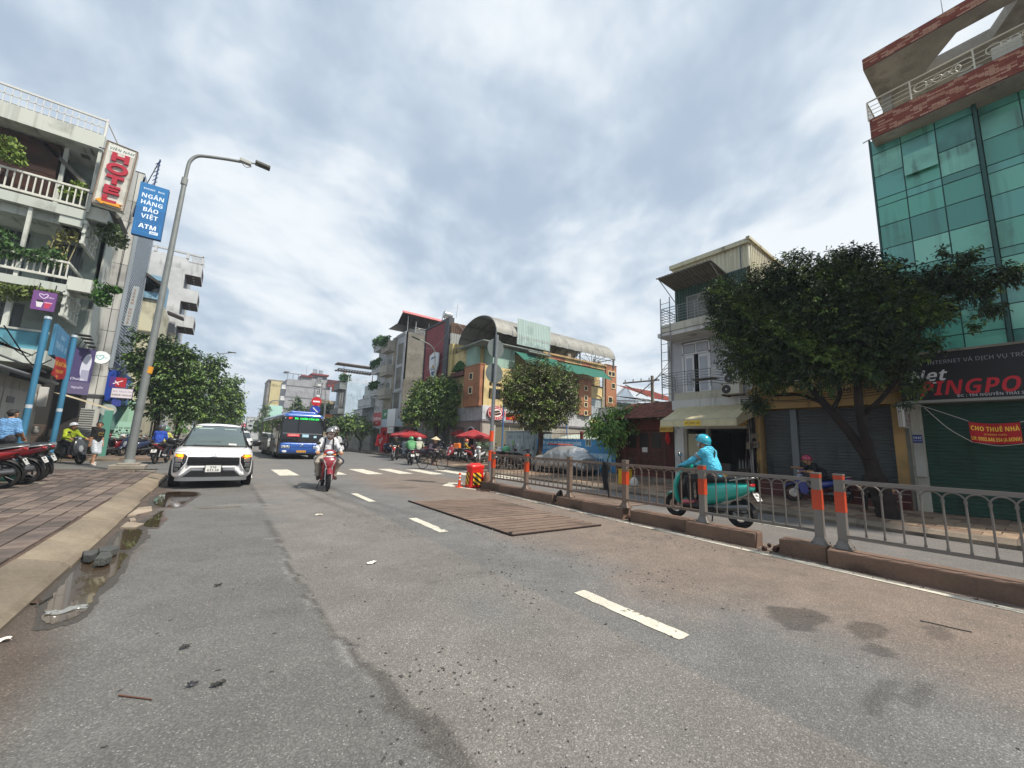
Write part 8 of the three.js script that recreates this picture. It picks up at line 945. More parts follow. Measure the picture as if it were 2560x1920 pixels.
{
const tones=[['#1b1c1e','#8a8d90'],['#6b1420','#9a9da0'],['#c5c8ca','#55585c'],['#2a3550','#9a9da0'],['#3a3c3f','#b5b8ba'],['#8a1820','#c5c5c5']],names=['black','maroon','silver','navy','grey','red'];
const put=(label,i,kind,x,z,ang,y,group)=>{const d=V3(Math.sin(ang),0,Math.cos(ang)),c=V3(x,0,z);return motorbike(label,kind,...tones[i],c.clone().addScaledVector(d,-.6),c.clone().addScaledVector(d,.6),{y,stand:1,group});};
[[-3.95,-12.5,5,'red and black parked motorbike with its tail towards the road, closest on the left pavement'],[-3.85,-13.35,1,'maroon parked motorbike with white plate, second along the left pavement'],[-3.9,-14.1,0,'black parked motorbike, third along the left pavement'],[-4.1,-14.9,2,'silver grey parked motorbike behind the red ones on the left pavement']].forEach(([x,z,i,l])=>put(l,i,'underbone',x,z,-1.75+.2*hash(i,3),.13,'motorbikes parked on the near left pavement'));
const far=['in front of the mint wall','beside the black T-shirt walker','behind the lamp post foot','right of the lamp post','by the tree trunk on the left','farthest under the left trees','half hidden by the maroon scooter'];far.forEach((w,k)=>put(names[k%6]+' parked motorbike '+w,k%6,k%2?'scooter':'underbone',-4.6+k*.42,-27.2-(k%3)*.7-k*.25,-.6+.35*hash(k,5),.13,'motorbikes parked before the mint wall'));
const row=['near the planted pots','left of the person in yellow','with an orange box behind the cyclist','behind the cyclist','under the second parasol','left of the second parasol','behind the tree trunk','right of the first parasol','under the first parasol','left of the first parasol','by the red door surround','at the blue covered bike'];row.forEach((w,k)=>{const m=put(names[(k*5+2)%6]+' parked motorbike '+w,(k*5+2)%6,k%2?'scooter':'underbone',13.3+.25*hash(k,2)+(k>6?.3:0),-21.6-k*1.12,(k%3?1.9:-1.2)+.4*hash(k,8),.13,'motorbikes parked along the right pavement');if(k===2)P(m,'delivery_box',[RB(-.2,.2,.85,1.2,-.75,-.4,.04)],M('#d8722a',{roughness:.5}));});
const m=put('silver parked motorbike with a red cowl right of the person in yellow',2,'scooter',14.6,-21.0,-.9,.13);const m2=put('dark parked motorbike with a green bag behind the first railing panel',0,'underbone',12.3,-16.9,1.2,.13);P(m2,'green_bag',[sph([0,1.0,-.1],.22,1,.8,1)],M('#5aa87a',{roughness:.4}));
put('dark parked motorbike beside the covered car',4,'scooter',12.4,-15.9,1.4,.13);const cb=put('parked motorbike under a dark blue cover left of the first parasol',3,'scooter',13.2,-36,1.5,.13);P(cb,'cover',[skin([[-.95,.75,.12,.1],[-.6,.62,.28,.35],[-.1,.6,.3,.36],[.35,.72,.32,.45],[.6,.6,.2,.35],[.8,.5,.08,.2]].map(([z,y,w,h],k)=>ring([0,y,z],[w,0,0],[0,h,0],22)))],cloth('#1d2744'));const rs=building('red_placard','small red tilted placard with a white figure beside the covered motorbike','sign',[12.6,.5,-38]);W(rs,'placard',[rot(B(-.42,.42,-.55,.55,-.03,.03),0,0,-.15).translate(12.6,1.3,-38)],M('#c8202a'));W(rs,'figure',[rot(B(-.05,.05,-.3,.3,.032,.04),0,0,-.3).translate(12.6,1.3,-38),rot(B(-.2,.2,.05,.13,.032,.04),0,0,.2).translate(12.6,1.3,-38)],M('#e0d5d5'));
const pots=building('potted_plants','grey green potted plants beside the arched coffee shop entrance','plants',[15,.13,-23.5]),g=[];for(let k=0;k<500;k++){const a=rnd()*6.28,q=Math.sqrt(rnd());g.push(rot(new THREE.PlaneGeometry(.16,.04),rnd()*3,rnd()*3,rnd()*3).translate(15+Math.cos(a)*q*.6,.75+rnd()*.7,-23.5+Math.sin(a)*q*.5));}W(pots,'foliage',g,M('#6a7a60',{roughness:.8}),asIs,{kind:'stuff'});W(pots,'pot',[cyl([14.7,.13,-23.5],[14.7,.6,-23.5],.2,.26,14)],GREYC);W(pots,'pot',[cyl([15.3,.13,-23.4],[15.3,.55,-23.4],.2,.26,14)],GREYC);
}
{
const p=gnd(229,1163);person('person in black T-shirt with gold print, white shorts and sunglasses walking towards the road',[p.x,0,p.z],.75,{cell:.015,hip:[0,.9,0],chest:[.0,1.3,.02],head:[-.01,1.55,.05],yaw:-.55,handL:[-.27,.82,.12],handR:[.28,.8,-.08],footL:[-.09,.09,.14],footR:[.1,.14,-.2],kneeL:[0,.1,1],kneeR:[0,.1,1],elbow:[0,-.2,-1],twist:.3},{shirt:'#151515',trousers:'#b9c0c6',shoe:'#c9c3ba',short:1,shorts:1,hair:'#17130f',glasses:1,skin:'#c09070'}).children.forEach(()=>0);
const o=scene.children[scene.children.length-1];P(o,'shirt_print',[tube([[-.08,1.22,.155],[-.02,1.27,.165],[.03,1.22,.168],[.09,1.27,.155]],.012,14,5),B(-.08,.08,1.15,1.17,.15,.165)],M('#8a7430'));
person('person in a light blue shirt standing with back turned by the white shutter',[onZ(16,1100,-17.2).x,.13,-17.2],2.6,{hip:[0,.92,0],chest:[0,1.33,0],head:[0,1.6,.03],fat:.03,handL:[-.2,.95,.2],handR:[.2,.95,.2],footL:[-.1,.09,.03],footR:[.1,.09,.03]},{shirt:'#6a9ac9',trousers:'#2d2d33',shoe:'#2a2420',short:1,hair:'#171412'});
}
// white people carrier, head on
const CARW=M('#f0f1f2',{roughness:.25,clearcoat:1,clearcoatRoughness:.05});
function carBody(o,mat,S,F){
P(o,'body',[skin(S.map(([z,y0,y1,w,e])=>ring([0,(y0+y1)/2,z],[w,0,0],[0,(y1-y0)/2,0],44,e||5)))],mat);
P(o,'cabin',[skin(F.map(([z,y0,y1,a,b])=>{const r=[],n=10;for(let i=0;i<=n;i++){const t=i/n;r.push(V3(lerp(a,b,t),lerp(y0,y1-.05,t),z));}for(let i=1;i<10;i++){const t=i/10*2-1;r.push(V3(-t*b*.985,y1+.03*(1-t*t)-.05*Math.pow(Math.abs(t),6),z));}for(let i=n;i>=0;i--){const t=i/n;r.push(V3(-lerp(a,b,t),lerp(y0,y1-.05,t),z));}return r;}))],mat);
}
function carWheel(o,x,z,R,w){const t=P(o,'wheel',[new THREE.CylinderGeometry(R,R,w,30).rotateZ(Math.PI/2),new THREE.TorusGeometry(R-.03,.03,6,30).rotateY(Math.PI/2).translate(w/2-.02,0,0),new THREE.TorusGeometry(R-.03,.03,6,30).rotateY(Math.PI/2).translate(-w/2+.02,0,0)],RUBBER);t.position.set(x,R,z);const s=Math.sign(x),g=[new THREE.CylinderGeometry(R*.62,R*.62,.02,24).rotateZ(Math.PI/2).translate(s*(w/2+.002),0,0)];for(let k=0;k<5;k++)g.push(rot(B(-.012,.012,.04,R*.6,-.03,.03),k*1.2566,0,0).translate(s*(w/2+.014),0,0));P(t,'rim',g,ALU);}
{
const o=thing('white_car','white people carrier with lit amber indicators driving along the left kerb','car',[.03,0,-15.0],0);
const zf=(x,y=.6)=>2.165-.32*Math.pow(Math.abs(x)/.86,7)-.05*Math.pow(Math.max(0,y-.62)/.3,2);
carBody(o,CARW,[[2.14,.3,.74,.55,4],[2.1,.24,.82,.66,4],[1.98,.2,.9,.78,4.5],[1.8,.19,.945,.845,5],[1.5,.19,.99,.87,6],[1.1,.19,1.06,.875,6],[.2,.19,1.07,.88,6],[-1.4,.19,1.08,.88,6],[-1.9,.22,1.08,.86,5],[-2.15,.32,1.04,.78,4]],[[1.2,1.0,1.03,.74,.70],[1.0,1.0,1.12,.77,.67],[.62,1.0,1.35,.80,.61],[.3,1.0,1.52,.82,.58],[.14,1.0,1.6,.82,.585],[0,1.0,1.645,.82,.6],[-.6,1.0,1.67,.82,.6],[-1.5,1.0,1.65,.81,.59],[-1.95,1.0,1.55,.78,.55],[-2.12,1.0,1.2,.74,.6]]);
const bend=(g,lift=.03)=>{g=g.index?g.toNonIndexed():g;const p=g.attributes.position;for(let i=0;i<p.count;i++)p.setZ(i,p.getZ(i)+zf(p.getX(i),p.getY(i))+lift);g.computeVertexNormals();return g;};
const patch=(f,nu,nv,lift)=>bend(sheet((u,v)=>{const[x,y]=f(u,v);return[x,y,0];},nu,nv),lift);
const dense=pts=>{const r=[];pts.forEach((a,i)=>{const b=pts[(i+1)%pts.length],n=Math.max(1,Math.ceil(Math.hypot(b[0]-a[0],b[1]-a[1])/.05));for(let k=0;k<n;k++)r.push([lerp(a[0],b[0],k/n),lerp(a[1],b[1],k/n)]);});return r;};
const ws=(u,v)=>{const w=lerp(.70,.575,v),x=(u*2-1)*w;return[x,lerp(1.055,1.6,v)-.02*Math.pow(u*2-1,2),lerp(1.27,.28,v)-.05*Math.pow(u*2-1,2)+.035+.06*Math.sin(v*3.14)];};
P(o,'windscreen',[sheet(ws,20,10)],M('#465351',{roughness:.05,clearcoat:1,clearcoatRoughness:.02}));P(o,'windscreen_edge',[tube([0,.25,.5,.75,1].map(t=>ws(t,0)),.014,20,5),tube([0,.25,.5,.75,1].map(t=>ws(t,1)),.014,20,5),tube([0,.5,1].map(t=>ws(0,t)),.02,14,5),tube([0,.5,1].map(t=>ws(1,t)),.02,14,5)],BLACK);P(o,'wiper',[cyl([.1,1.04,1.36],[-.5,1.07,1.34],.008),cyl([.55,1.04,1.33],[-.0,1.06,1.36],.008)],BLACK);P(o,'sticker',[sheet((u,v)=>{const p=ws(.70+u*.13,.05+v*.07);p[2]+=.006;p[1]+=.002;return p;},3,2)],M('#c9ccc0'));P(o,'sticker',[sheet((u,v)=>{const p=ws(.04+u*.12,.93+v*.05);p[2]+=.008;return p;},3,2)],M('#b8c9a8'));
P(o,'dashboard_mark',[sheet((u,v)=>{const p=ws(.12+u*.28,.84+v*.05);p[2]+=.006;return p;},4,2),sheet((u,v)=>{const p=ws(.62+u*.25,.84+v*.04);p[2]+=.006;return p;},4,2)],M('#8b9a96',{roughness:.2}));
for(const s of[-1,1])P(o,'side_window',[ext([[1.0,1.1],[.3,1.52],[-1.5,1.56],[-1.85,1.15]].map(([z,y])=>[z,y]),.01).rotateY(-Math.PI/2).rotateZ(s*.38).translate(s*1.22,-.02+.0,0)].map(g=>g.translate(-s*.0,0,0)),GLASS);
for(const s of[-1,1])P(o,'roof_rail',[tube([[s*.575,1.6,.45],[s*.6,1.7,.1],[s*.6,1.73,-.8],[s*.58,1.7,-1.7]],.018,20,6)],BLACK);
P(o,'bonnet_line',[tube([-.8,-.5,0,.5,.8].map(x=>[x,.925-.02*Math.abs(x),zf(x,.9)-.02]),.007,24,5)],M('#6d7072'));
P(o,'grille',[patch((u,v)=>{const x=lerp(-.53,.53,u);return[x*(1+.04*v),lerp(.575,.79,v)];},30,4,.03)],M('#17181a',{roughness:.5}));for(let k=0;k<5;k++)P(o,'grille_bar',[bend(sheet((u,v)=>[lerp(-.53,.53,u),.60+k*.042+v*.015,.012*Math.sin(v*3.14)],40,2),.038)],M('#3a3c3f',{roughness:.25,metalness:.6}));
P(o,'emblem',[bend(new THREE.TorusGeometry(.075,.009,6,26).scale(1.15,.55,1).translate(.0,.845,0),.04),bend(rot(B(-.012,.012,-.03,.03,0,.008),0,0,-.5).translate(0,.845,0),.04)],CHROME);
for(const s of[-1,1]){const q=dense([[.545,.80],[.62,.86],[.79,.86],[.815,.75],[.80,.42],[.775,.385],[.64,.5],[.56,.66]].map(([x,y])=>[x*s,y]));if(s<0)q.reverse();const h=P(o,'headlight',[bend(ext(q,.03),.0)],M('#1d1f22',{roughness:.25,clearcoat:1}));P(h,'indicator',[bend(ext(dense([[.63,.79],[.64,.845],[.785,.845],[.795,.79]].map(([x,y])=>[x*s,y])),.02),.03)],M('#ff9a20',{emissive:'#ff8a10',emissiveIntensity:.9,roughness:.3}));P(h,'lamp_cup',[bend(RB(s*.71-.075,s*.71+.075,.655,.765,0,.02,.01),.03),bend(RB(s*.72-.06,s*.72+.06,.535,.635,0,.02,.01),.03)],M('#8f979a',{roughness:.15,metalness:.7}));P(h,'lower_lamp',[bend(RB(s*.74-.04,s*.74+.04,.43,.51,0,.02,.01),.03)],M('#55595c',{roughness:.2}));P(h,'trim',[bend(ext(dense([[.53,.81],[.545,.81],[.56,.655],[.645,.49],[.64,.475],[.55,.64]].map(([x,y])=>[x*s,y])),.02),.025)],CARW);const l=new THREE.PointLight(0xff9420,.15,0);l.position.set(s*.71,.82,zf(.71,.82)+.09);l.castShadow=true;o.add(l);l.name='indicator_light';}
P(o,'lower_intake',[patch((u,v)=>[lerp(-lerp(.60,.44,v),lerp(.60,.44,v),u),lerp(.30,.45,v)],30,4,.03)],M('#141517',{roughness:.7}));const dm=[];for(let k=0;k<26;k++)for(let j=0;j<3;j++){const x=-.46+k*.037;if(Math.abs(x)<.15)continue;dm.push(bend(B(x-.006,x+.006,.32+j*.042,.345+j*.042,0,.01).translate((j%2)*.018,0,0),.033));}P(o,'mesh',dm,M('#2c2e31',{roughness:.4}),{kind:'stuff'});
P(o,'skid_plate',[patch((u,v)=>[lerp(-.74,.74,u),lerp(.2,.285,v)],40,3,.045),patch((u,v)=>[lerp(-.74,.74,u),.285+v*.001],40,1,.045)],M('#85888a',{roughness:.35,metalness:.5}));P(o,'bumper_blade',[-1,1].map(s=>bend(ext(dense([[.18,.53],[.45,.53],[.66,.33],[.66,.36],[.47,.57],[.18,.57]].map(([x,y])=>[x*s,y])),.03),.03)),CARW);
const pl=P(o,'plate_holder',[RB(-.2,.2,.395,.6,2.17,2.2,.01)],BLACK);P(pl,'number_plate',[pln(-.165,.165,.41,.585,2.203)],print(320,170,(x,w,h)=>{fill(x,w,h,'#d5d7d3');x.lineWidth=5;x.strokeStyle='#333';x.strokeRect(5,5,w-10,h-10);words(x,'51K',w/2,50,74,'#26282a');words(x,'633.58',w/2,122,78,'#26282a',{max:290});}),{uv:true});
for(const s of[-1,1]){const m=P(o,'mirror',[skin([[.0,.05,.05],[.05,.09,.075],[.17,.09,.08],[.22,.05,.05]].map(([d,h,t])=>ring([s*(.86+d),1.13+d*.1,.85],[0,h,0],[0,0,t],18,2.6)))],M('#101113',{roughness:.3}));P(m,'mirror_stalk',[cyl([s*.8,1.05,.9],[s*.9,1.1,.87],.03)],BLACK);for(const z of[1.32,-1.35])carWheel(o,s*.78,z,.32,.2);P(o,'wheel_arch',[1.32,-1.35].map(z=>new THREE.TorusGeometry(.35,.03,6,20,Math.PI).rotateY(Math.PI/2).translate(s*.872,.3,z)),M('#2a2b2d'));}
P(o,'under_tray',[B(-.7,.7,.2,.3,-2,1.9)],DARK);P(o,'bumper_underside',[bend(B(-.7,.7,.19,.2,-.3,0),0)],DARK);
}
// blue city bus
{
const o=thing('city_bus','blue city bus with lit green and red route display coming towards the crossing','bus',[4.18,0,-33.2],.02),BL=M('#2558a8',{roughness:.3,clearcoat:.8,clearcoatRoughness:.1}),BK=M('#14171b',{roughness:.12,clearcoat:1}),h=2.78,z1=5.6,z0=-5.6;
P(o,'body',[RB(-1.2,1.2,.32,1.12,z0,z1-.05,.1,3),RB(-1.19,1.19,1.1,h-.1,z0,z1-.06,.08,3)],M('#4e5256',{roughness:.4}));P(o,'roof',[skin([[h-.28,1.205,0],[h-.12,1.2,0],[h,1.08,-.06],[h+.05,.8,-.2]].map(([y,w,d])=>ring([0,y,(z0+z1)/2],[w,0,0],[0,0,(z1-z0)/2+.02+d],40,14)))],BL);P(o,'roof_pod',[RB(-.75,.75,h,h+.2,1.2,5.1,.1,3)],BL);
P(o,'windscreen',[RB(-1.17,1.17,.98,h-.18,z1-.06,z1+.03,.07,3)],BK);P(o,'front_panel',[skin([[.36,1.16,-.05],[.5,1.19,.04],[.9,1.19,.05],[1.02,1.18,.03]].map(([y,w,d])=>ring([0,y,z1-.25],[w,0,0],[0,0,.25+d],36,8)))],BL);P(o,'panel_groove',[B(-1.1,1.1,.735,.75,z1+.03,z1+.058),B(-.62,-.605,.4,1.0,z1+.03,z1+.06),B(.605,.62,.4,1.0,z1+.03,z1+.06),B(-1.0,1.0,.55,.56,z1+.03,z1+.055)],M('#16356a'));
for(const s of[-1,1]){const l=P(o,'headlight',[RB(s*.88-.24,s*.88+.24,.66,.84,z1-.02,z1+.06,.03)],M('#aab2b6',{roughness:.1,metalness:.4}));P(l,'lamp',[sph([s*.8,.75,z1+.05],.07,1,1,.4),sph([s*.98,.75,z1+.05],.07,1,1,.4)],CHROME);P(o,'fog_lamp',[sph([s*.92,.48,z1+.03],.1,1.3,.8,.4)],M('#d5d8da',{roughness:.1}));P(o,'mirror',[tube([[s*1.1,h-.2,z1-.1],[s*1.35,h-.35,z1+.25],[s*1.4,h-.7,z1+.3]],.025,10,6),RB(s*1.4-.1,s*1.4+.1,h-1.1,h-.7,z1+.22,z1+.34,.04)],BLACK);for(const z of[3.3,-2.8])carWheel(o,s*1.06,z,.46,.28);}
P(o,'badge',[new THREE.TorusGeometry(.08,.012,5,24).scale(1.3,.6,1).translate(0,.87,z1+.06)],CHROME);P(o,'number_plate',[pln(-.26,.26,.43,.55,z1+.066)],print(256,64,(x,w,hh)=>{fill(x,w,hh,'#d39a28');words(x,'50H-120.26',w/2,hh/2,46,'#33240c',{max:230});}),{uv:true});P(o,'wiper',[cyl([-.1,1.02,z1+.05],[-.7,1.3,z1+.05],.012),cyl([.2,1.02,z1+.05],[.8,1.3,z1+.05],.012)],BLACK);
const dp=print(768,96,(x,w,hh)=>{fill(x,w,hh,'#050607');words(x,'07',70,hh/2,76,'#ff4040');words(x,'BX. CHÂN CẦU GV',440,hh/2+6,70,'#28ff6a',{max:560});});dp.emissiveMap=dp.map;dp.emissive.set('#ffffff');dp.emissiveIntensity=.9;P(o,'route_display',[pln(-.95,.95,h-.38,h-.18,z1+.036)],dp,{uv:true});const dl=new THREE.RectAreaLight(0x40ff70,.25,1.9,.2);dl.position.set(0,h-.28,z1+.06);dl.rotation.y=Math.PI;o.add(dl);dl.name='display_light';
P(o,'notice',[pln(-.85,-.18,1.38,1.55,z1+.037)],print(256,64,(x,w,hh)=>{fill(x,w,hh,'#c8262e');words(x,'XE BUÝT 07',w/2,hh/2,40,'#f2dada');}),{uv:true});P(o,'notice',[pln(-.03,.33,1.36,1.53,z1+.037),pln(.62,.78,1.33,1.46,z1+.037)],M('#a9cfe0'));P(o,'hand_bar',[B(-1.1,1.1,1.56,1.585,z1+.03,z1+.036)],M('#8a9094'));
P(o,'roof_lamp',[-1,1].map(s=>sph([s*1.05,h-.3,z1+.03],.03)),M('#c9c9c5'));for(let k=0;k<5;k++)for(const s of[-1,1])P(o,'side_window',[RB(s*1.195-.012,s*1.195+.012,1.25,h-.32,z1-1.5-k*2.0,z1-.15-(k?k*2.0-.5:0)-.05,.05)],BK);P(o,'door',[RB(-1.23,-1.2,.4,h-.35,3.85,4.9,.03),RB(-1.23,-1.2,.4,h-.35,.2,1.5,.03)],BK);P(o,'skirt',[B(-1.18,1.18,.25,.34,z0+.2,z1-.15)],DARK);
}
// covered car
{
const o=thing('covered_car','car under a wrinkled silver cover parked before the blue hoarding','car',[13.25,.09,-13.75],0),S=[[1.92,.35,.62,.5],[1.8,.28,.92,.68],[1.5,.25,1.12,.76],[1.05,.23,1.42,.8],[.5,.22,1.5,.82],[-.1,.22,1.47,.82],[-.6,.22,1.3,.82],[-1.0,.23,1.06,.82],[-1.4,.25,.98,.8],[-1.85,.28,.86,.74],[-2.05,.38,.66,.6]];
const rs=[];for(let i=0;i<70;i++){const t=i/69*(S.length-1),k=Math.min(S.length-2,Math.floor(t)),f=smooth(0,1,t-k),[z,y0,y1,w]=S[k].map((v,m)=>lerp(v,S[k+1][m],m?f:t-k)),r=[];for(let j=0;j<64;j++){const a=j/64*6.2832,c=Math.cos(a),s=Math.sin(a),p=q=>Math.sign(q)*Math.pow(Math.abs(q),.55),up=s>0?s:0;const wr=1+.04*Math.sin(z*8+Math.cos(a)*4+5*fbm(z*1.6,a*1.5,3))*(1-up*.55)+.05*(vnoise(z*7,a*6,0)-.5);r.push(V3(p(c)*w*(s>.0?lerp(1,.74,s*s):1)*wr,(y0+y1)/2+p(s)*(y1-y0)/2*lerp(1,wr,.5),z));}rs.push(r);}P(o,'cover',[skin(rs)],M('#c2c4c4',{map:T.cloth,roughness:.34,metalness:.5}));for(const s of[-1,1])for(const z of[1.25,-1.3])carWheel(o,s*.68,z,.3,.19);P(o,'underside',[B(-.65,.65,.2,.3,-1.7,1.6)],DARK);
o.scale.setScalar(.88);const t=thing('red_crate','flat red board lying on the covered car roof','board',[13.35,1.42,-14.1],0);P(t,'board',[RB(-.5,.5,0,.07,-.35,.35,.02)],M('#8a3a32'));
}
function farCar(label,x,z,c,turn=0){const o=thing('far_car',label,'car',[x,0,z],turn),m=M(c,{roughness:.3,clearcoat:.8});carBody(o,m,[[2.1,.35,.85,.7,5],[1.9,.25,.98,.84,5],[1.2,.22,1.08,.9,6],[-1.6,.22,1.1,.9,6],[-2.2,.35,1.05,.8,5]],[[1.1,1.0,1.1,.8,.76],[.35,1.0,1.6,.82,.66],[-.5,1.0,1.72,.82,.64],[-1.8,1.0,1.66,.8,.62],[-2.1,1.0,1.2,.78,.7]]);P(o,'windscreen',[sheet((u,v)=>[(u*2-1)*lerp(.74,.6,v),lerp(1.12,1.6,v),lerp(1.13,.38,v)+.02],4,4)],GLASS);P(o,'grille',[RB(-.5,.5,.5,.8,2.05,2.13,.03)],BLACK);P(o,'headlight',[-1,1].map(s=>RB(s*.72-.14,s*.72+.14,.72,.88,1.95,2.1,.03)),CHROME);for(const s of[-1,1])for(const q of[1.35,-1.35])carWheel(o,s*.8,q,.34,.22);}
farCar('white off roader far down the road between white car and bus',1.95,-47,'#d5d7d8');farCar('white car at the far left of the road behind the white people carrier',.2,-56,'#cfd1d2');farCar('pale car far behind the bus on the left lane',2.6,-64,'#b9bcbf');
// trees: trunk and limbs, crown of leaf sprays found from the outline at the tree's own distance
function leafGeo(list){
const n=list.length,pos=new Float32Array(n*18),col=new Float32Array(n*18),a=V3(),b=V3(),c=V3();let k=0;
for(const[p,d,up,L,w,t]of list){a.copy(d).normalize();b.copy(up).cross(a).normalize();if(b.lengthSq()<.5)b.set(1,0,0);c.copy(a).cross(b);const tip=p.clone().addScaledVector(a,L).addScaledVector(c,-L*.18),m=p.clone().addScaledVector(a,L*.5),l=m.clone().addScaledVector(b,w).addScaledVector(c,w*.35),r=m.clone().addScaledVector(b,-w).addScaledVector(c,w*.35);
[p,l,tip,p,tip,r].forEach((q,i)=>{pos.set([q.x,q.y,q.z],k*18+i*3);col.set(t,k*18+i*3);});k++;}
const g=new THREE.BufferGeometry();g.setAttribute('position',new THREE.BufferAttribute(pos,3));g.setAttribute('color',new THREE.BufferAttribute(col,3));g.computeVertexNormals();return g;
}
const LEAF=new THREE.MeshPhysicalMaterial({vertexColors:true,roughness:.5,transmission:.16,thickness:0,side:THREE.DoubleSide}),BARK=paint('#352c26',T.rust,.9),BARK2=paint('#6a5a4c',T.rust,.9);
function limb(pts,r0,r1,bumps=0){const c=new THREE.CatmullRomCurve3(pts.map(vec)),N=10+pts.length*4,fr=c.computeFrenetFrames(N,false),rs=[];for(let i=0;i<=N;i++){const p=c.getPointAt(i/N),r=lerp(r0,r1,i/N)*(1+bumps*(vnoise(i*.7,r0*90)-.5));rs.push(ring(p,fr.normals[i].clone().multiplyScalar(r),fr.binormals[i].clone().multiplyScalar(r*(1+bumps*.5*(vnoise(i,5)-.5))),9));}return skin(rs);}
function tree(name,label,base,trunk,limbs,blobs,plane,o2){
const o=building(name,label,'tree',base,o2.group);W(o,'trunk',trunk,o2.bark||BARK);if(limbs.length)W(o,'limbs',limbs,o2.bark||BARK);
const leaves=[],tw=[],tone=o2.tones.map(rgb),pull=o2.pull||1;
for(const[x,y,r,off=0,dens=1]of blobs){const c=plane(x,y),e=plane(x+r,y),R=Math.max(.1,Math.min(c.distanceTo(e),c.distanceTo(plane(x,y-r))*1.15));c.add(V3(...(o2.out||[0,0,1])).multiplyScalar(off));const ns=Math.round(o2.sprays*dens*(R*R)/(o2.unit*o2.unit));
for(let k=0;k<ns;k++){const a=rnd()*6.2832,z=rr(-1,1),q=Math.pow(rnd(),.45),s=Math.sqrt(1-z*z),dir=V3(Math.cos(a)*s,z,Math.sin(a)*s),p=c.clone().addScaledVector(V3(dir.x*1.0,dir.y*.92,dir.z*(o2.depth||1)),R*q*rr(.86,1.07));const t0=Math.floor(hash(Math.round(p.x*3),Math.round((p.y+p.z)*3))*tone.length*.6+rnd()*tone.length*.4),sd=dir.clone().add(V3(rr(-.5,.5),rr(-.2,.5),rr(-.5,.5))).normalize();if(rnd()<.12)tw.push([p.clone().addScaledVector(sd,-o2.leaf*2.5),p.clone()]);
for(let m=0;m<o2.per;m++){const f=m/o2.per,q2=p.clone().addScaledVector(sd,(f-.5)*o2.leaf*2.2).add(V3(rr(-1,1),rr(-1,1),rr(-1,1)).multiplyScalar(o2.leaf*.35)),side=m%2?1:-1,d=sd.clone().multiplyScalar(.5).add(V3(-sd.z,0,sd.x).multiplyScalar(side*rr(.5,1))).add(V3(rr(-.35,.35),-rr(.1,.75)*(o2.droop||1),rr(-.35,.35))),L=o2.leaf*rr(.65,1.15),cc=tone[Math.min(tone.length-1,Math.max(0,t0+(rnd()<.25?1:0)))],v=rr(.75,1.2);leaves.push([q2,d,V3(rr(-.5,.5),1,rr(-.5,.5)),L,L*(o2.wide||.22),[cc[0]*v,cc[1]*v,cc[2]*v]]);}}}
const g=leafGeo(leaves).translate(-base[0],-base[1],-base[2]),m=P(o,'crown',g,LEAF,{raw:true});if(tw.length)W(o,'twigs',tw.slice(0,420).map(([a,b])=>cyl(a,b,.012,.006,4)),o2.bark||BARK,asIs,{kind:'stuff'});return o;
}
const GR=['#2e4420','#3b5626','#4a682c','#5f7e34','#7d9a40'],DG=['#22331a','#2d431e','#395425','#48672b','#628036'];
{
const X=11.55,pl=(x,y)=>onX(x,y,X),q=(x,y,d=0)=>{const p=pl(x,y);return[p.x-d,p.y,p.z];},base=[11.45,.13,-2.25];
const b=gnd(2222,1296,.13);base[0]=b.x;base[2]=b.z;
tree('street_tree','large dark street tree with forked leaning trunk on the right pavement',base,[limb([[b.x,.05,b.z+.03],q(2210,1250),q(2188,1190),q(2175,1150)],.235,.14,.3),limb([q(2175,1152),q(2130,1090),q(2080,1030),q(2040,985),q(2000,930)],.12,.06,.25),limb([q(2185,1165),q(2160,1070,.1),q(2150,1000,.1),q(2150,900,.1),q(2170,780)],.105,.05,.25)],
[limb([q(2080,1030),q(2100,980),q(2085,930),q(2110,860)],.05,.03),limb([q(2060,1008),q(1990,985,-.2),q(1930,985),q(1870,940)],.045,.02),limb([q(2155,1040),q(2200,1000),q(2240,950),q(2290,850),q(2330,760),q(2400,700)],.055,.02),limb([q(2040,985),q(1990,900),q(1940,830)],.045,.02),limb([q(2150,900),q(2080,800),q(2050,740)],.04,.015)],
[[1850,790,95,0,1],[1810,740,55],[1920,740,105],[1880,880,100],[1960,840,130],[1925,945,58],[1890,1010,38,0,.7],[1990,700,95],[2060,760,140],[2100,680,85],[2135,650,60],[2180,700,100],[2050,900,130],[2140,830,140],[2230,780,115],[2180,915,85],[2250,880,85],[2290,720,85],[2340,770,75],[2380,690,75],[2440,720,65,0,.8],[2500,690,62,0,.8],[2540,670,38,0,.7],[2470,770,48,0,.7],[2290,960,45,0,.7],[2330,860,45,0,.7],[2420,640,38,0,.7],[2440,815,28,0,.6],[2360,630,25,0,.6],[2260,1010,25,0,.5]],
pl,{out:[-1,0,0],sprays:1250,unit:1,per:9,leaf:.09,wide:.2,droop:1.1,depth:.95,tones:['#1c2a14','#253618','#304622','#465f24','#71893a']});
}
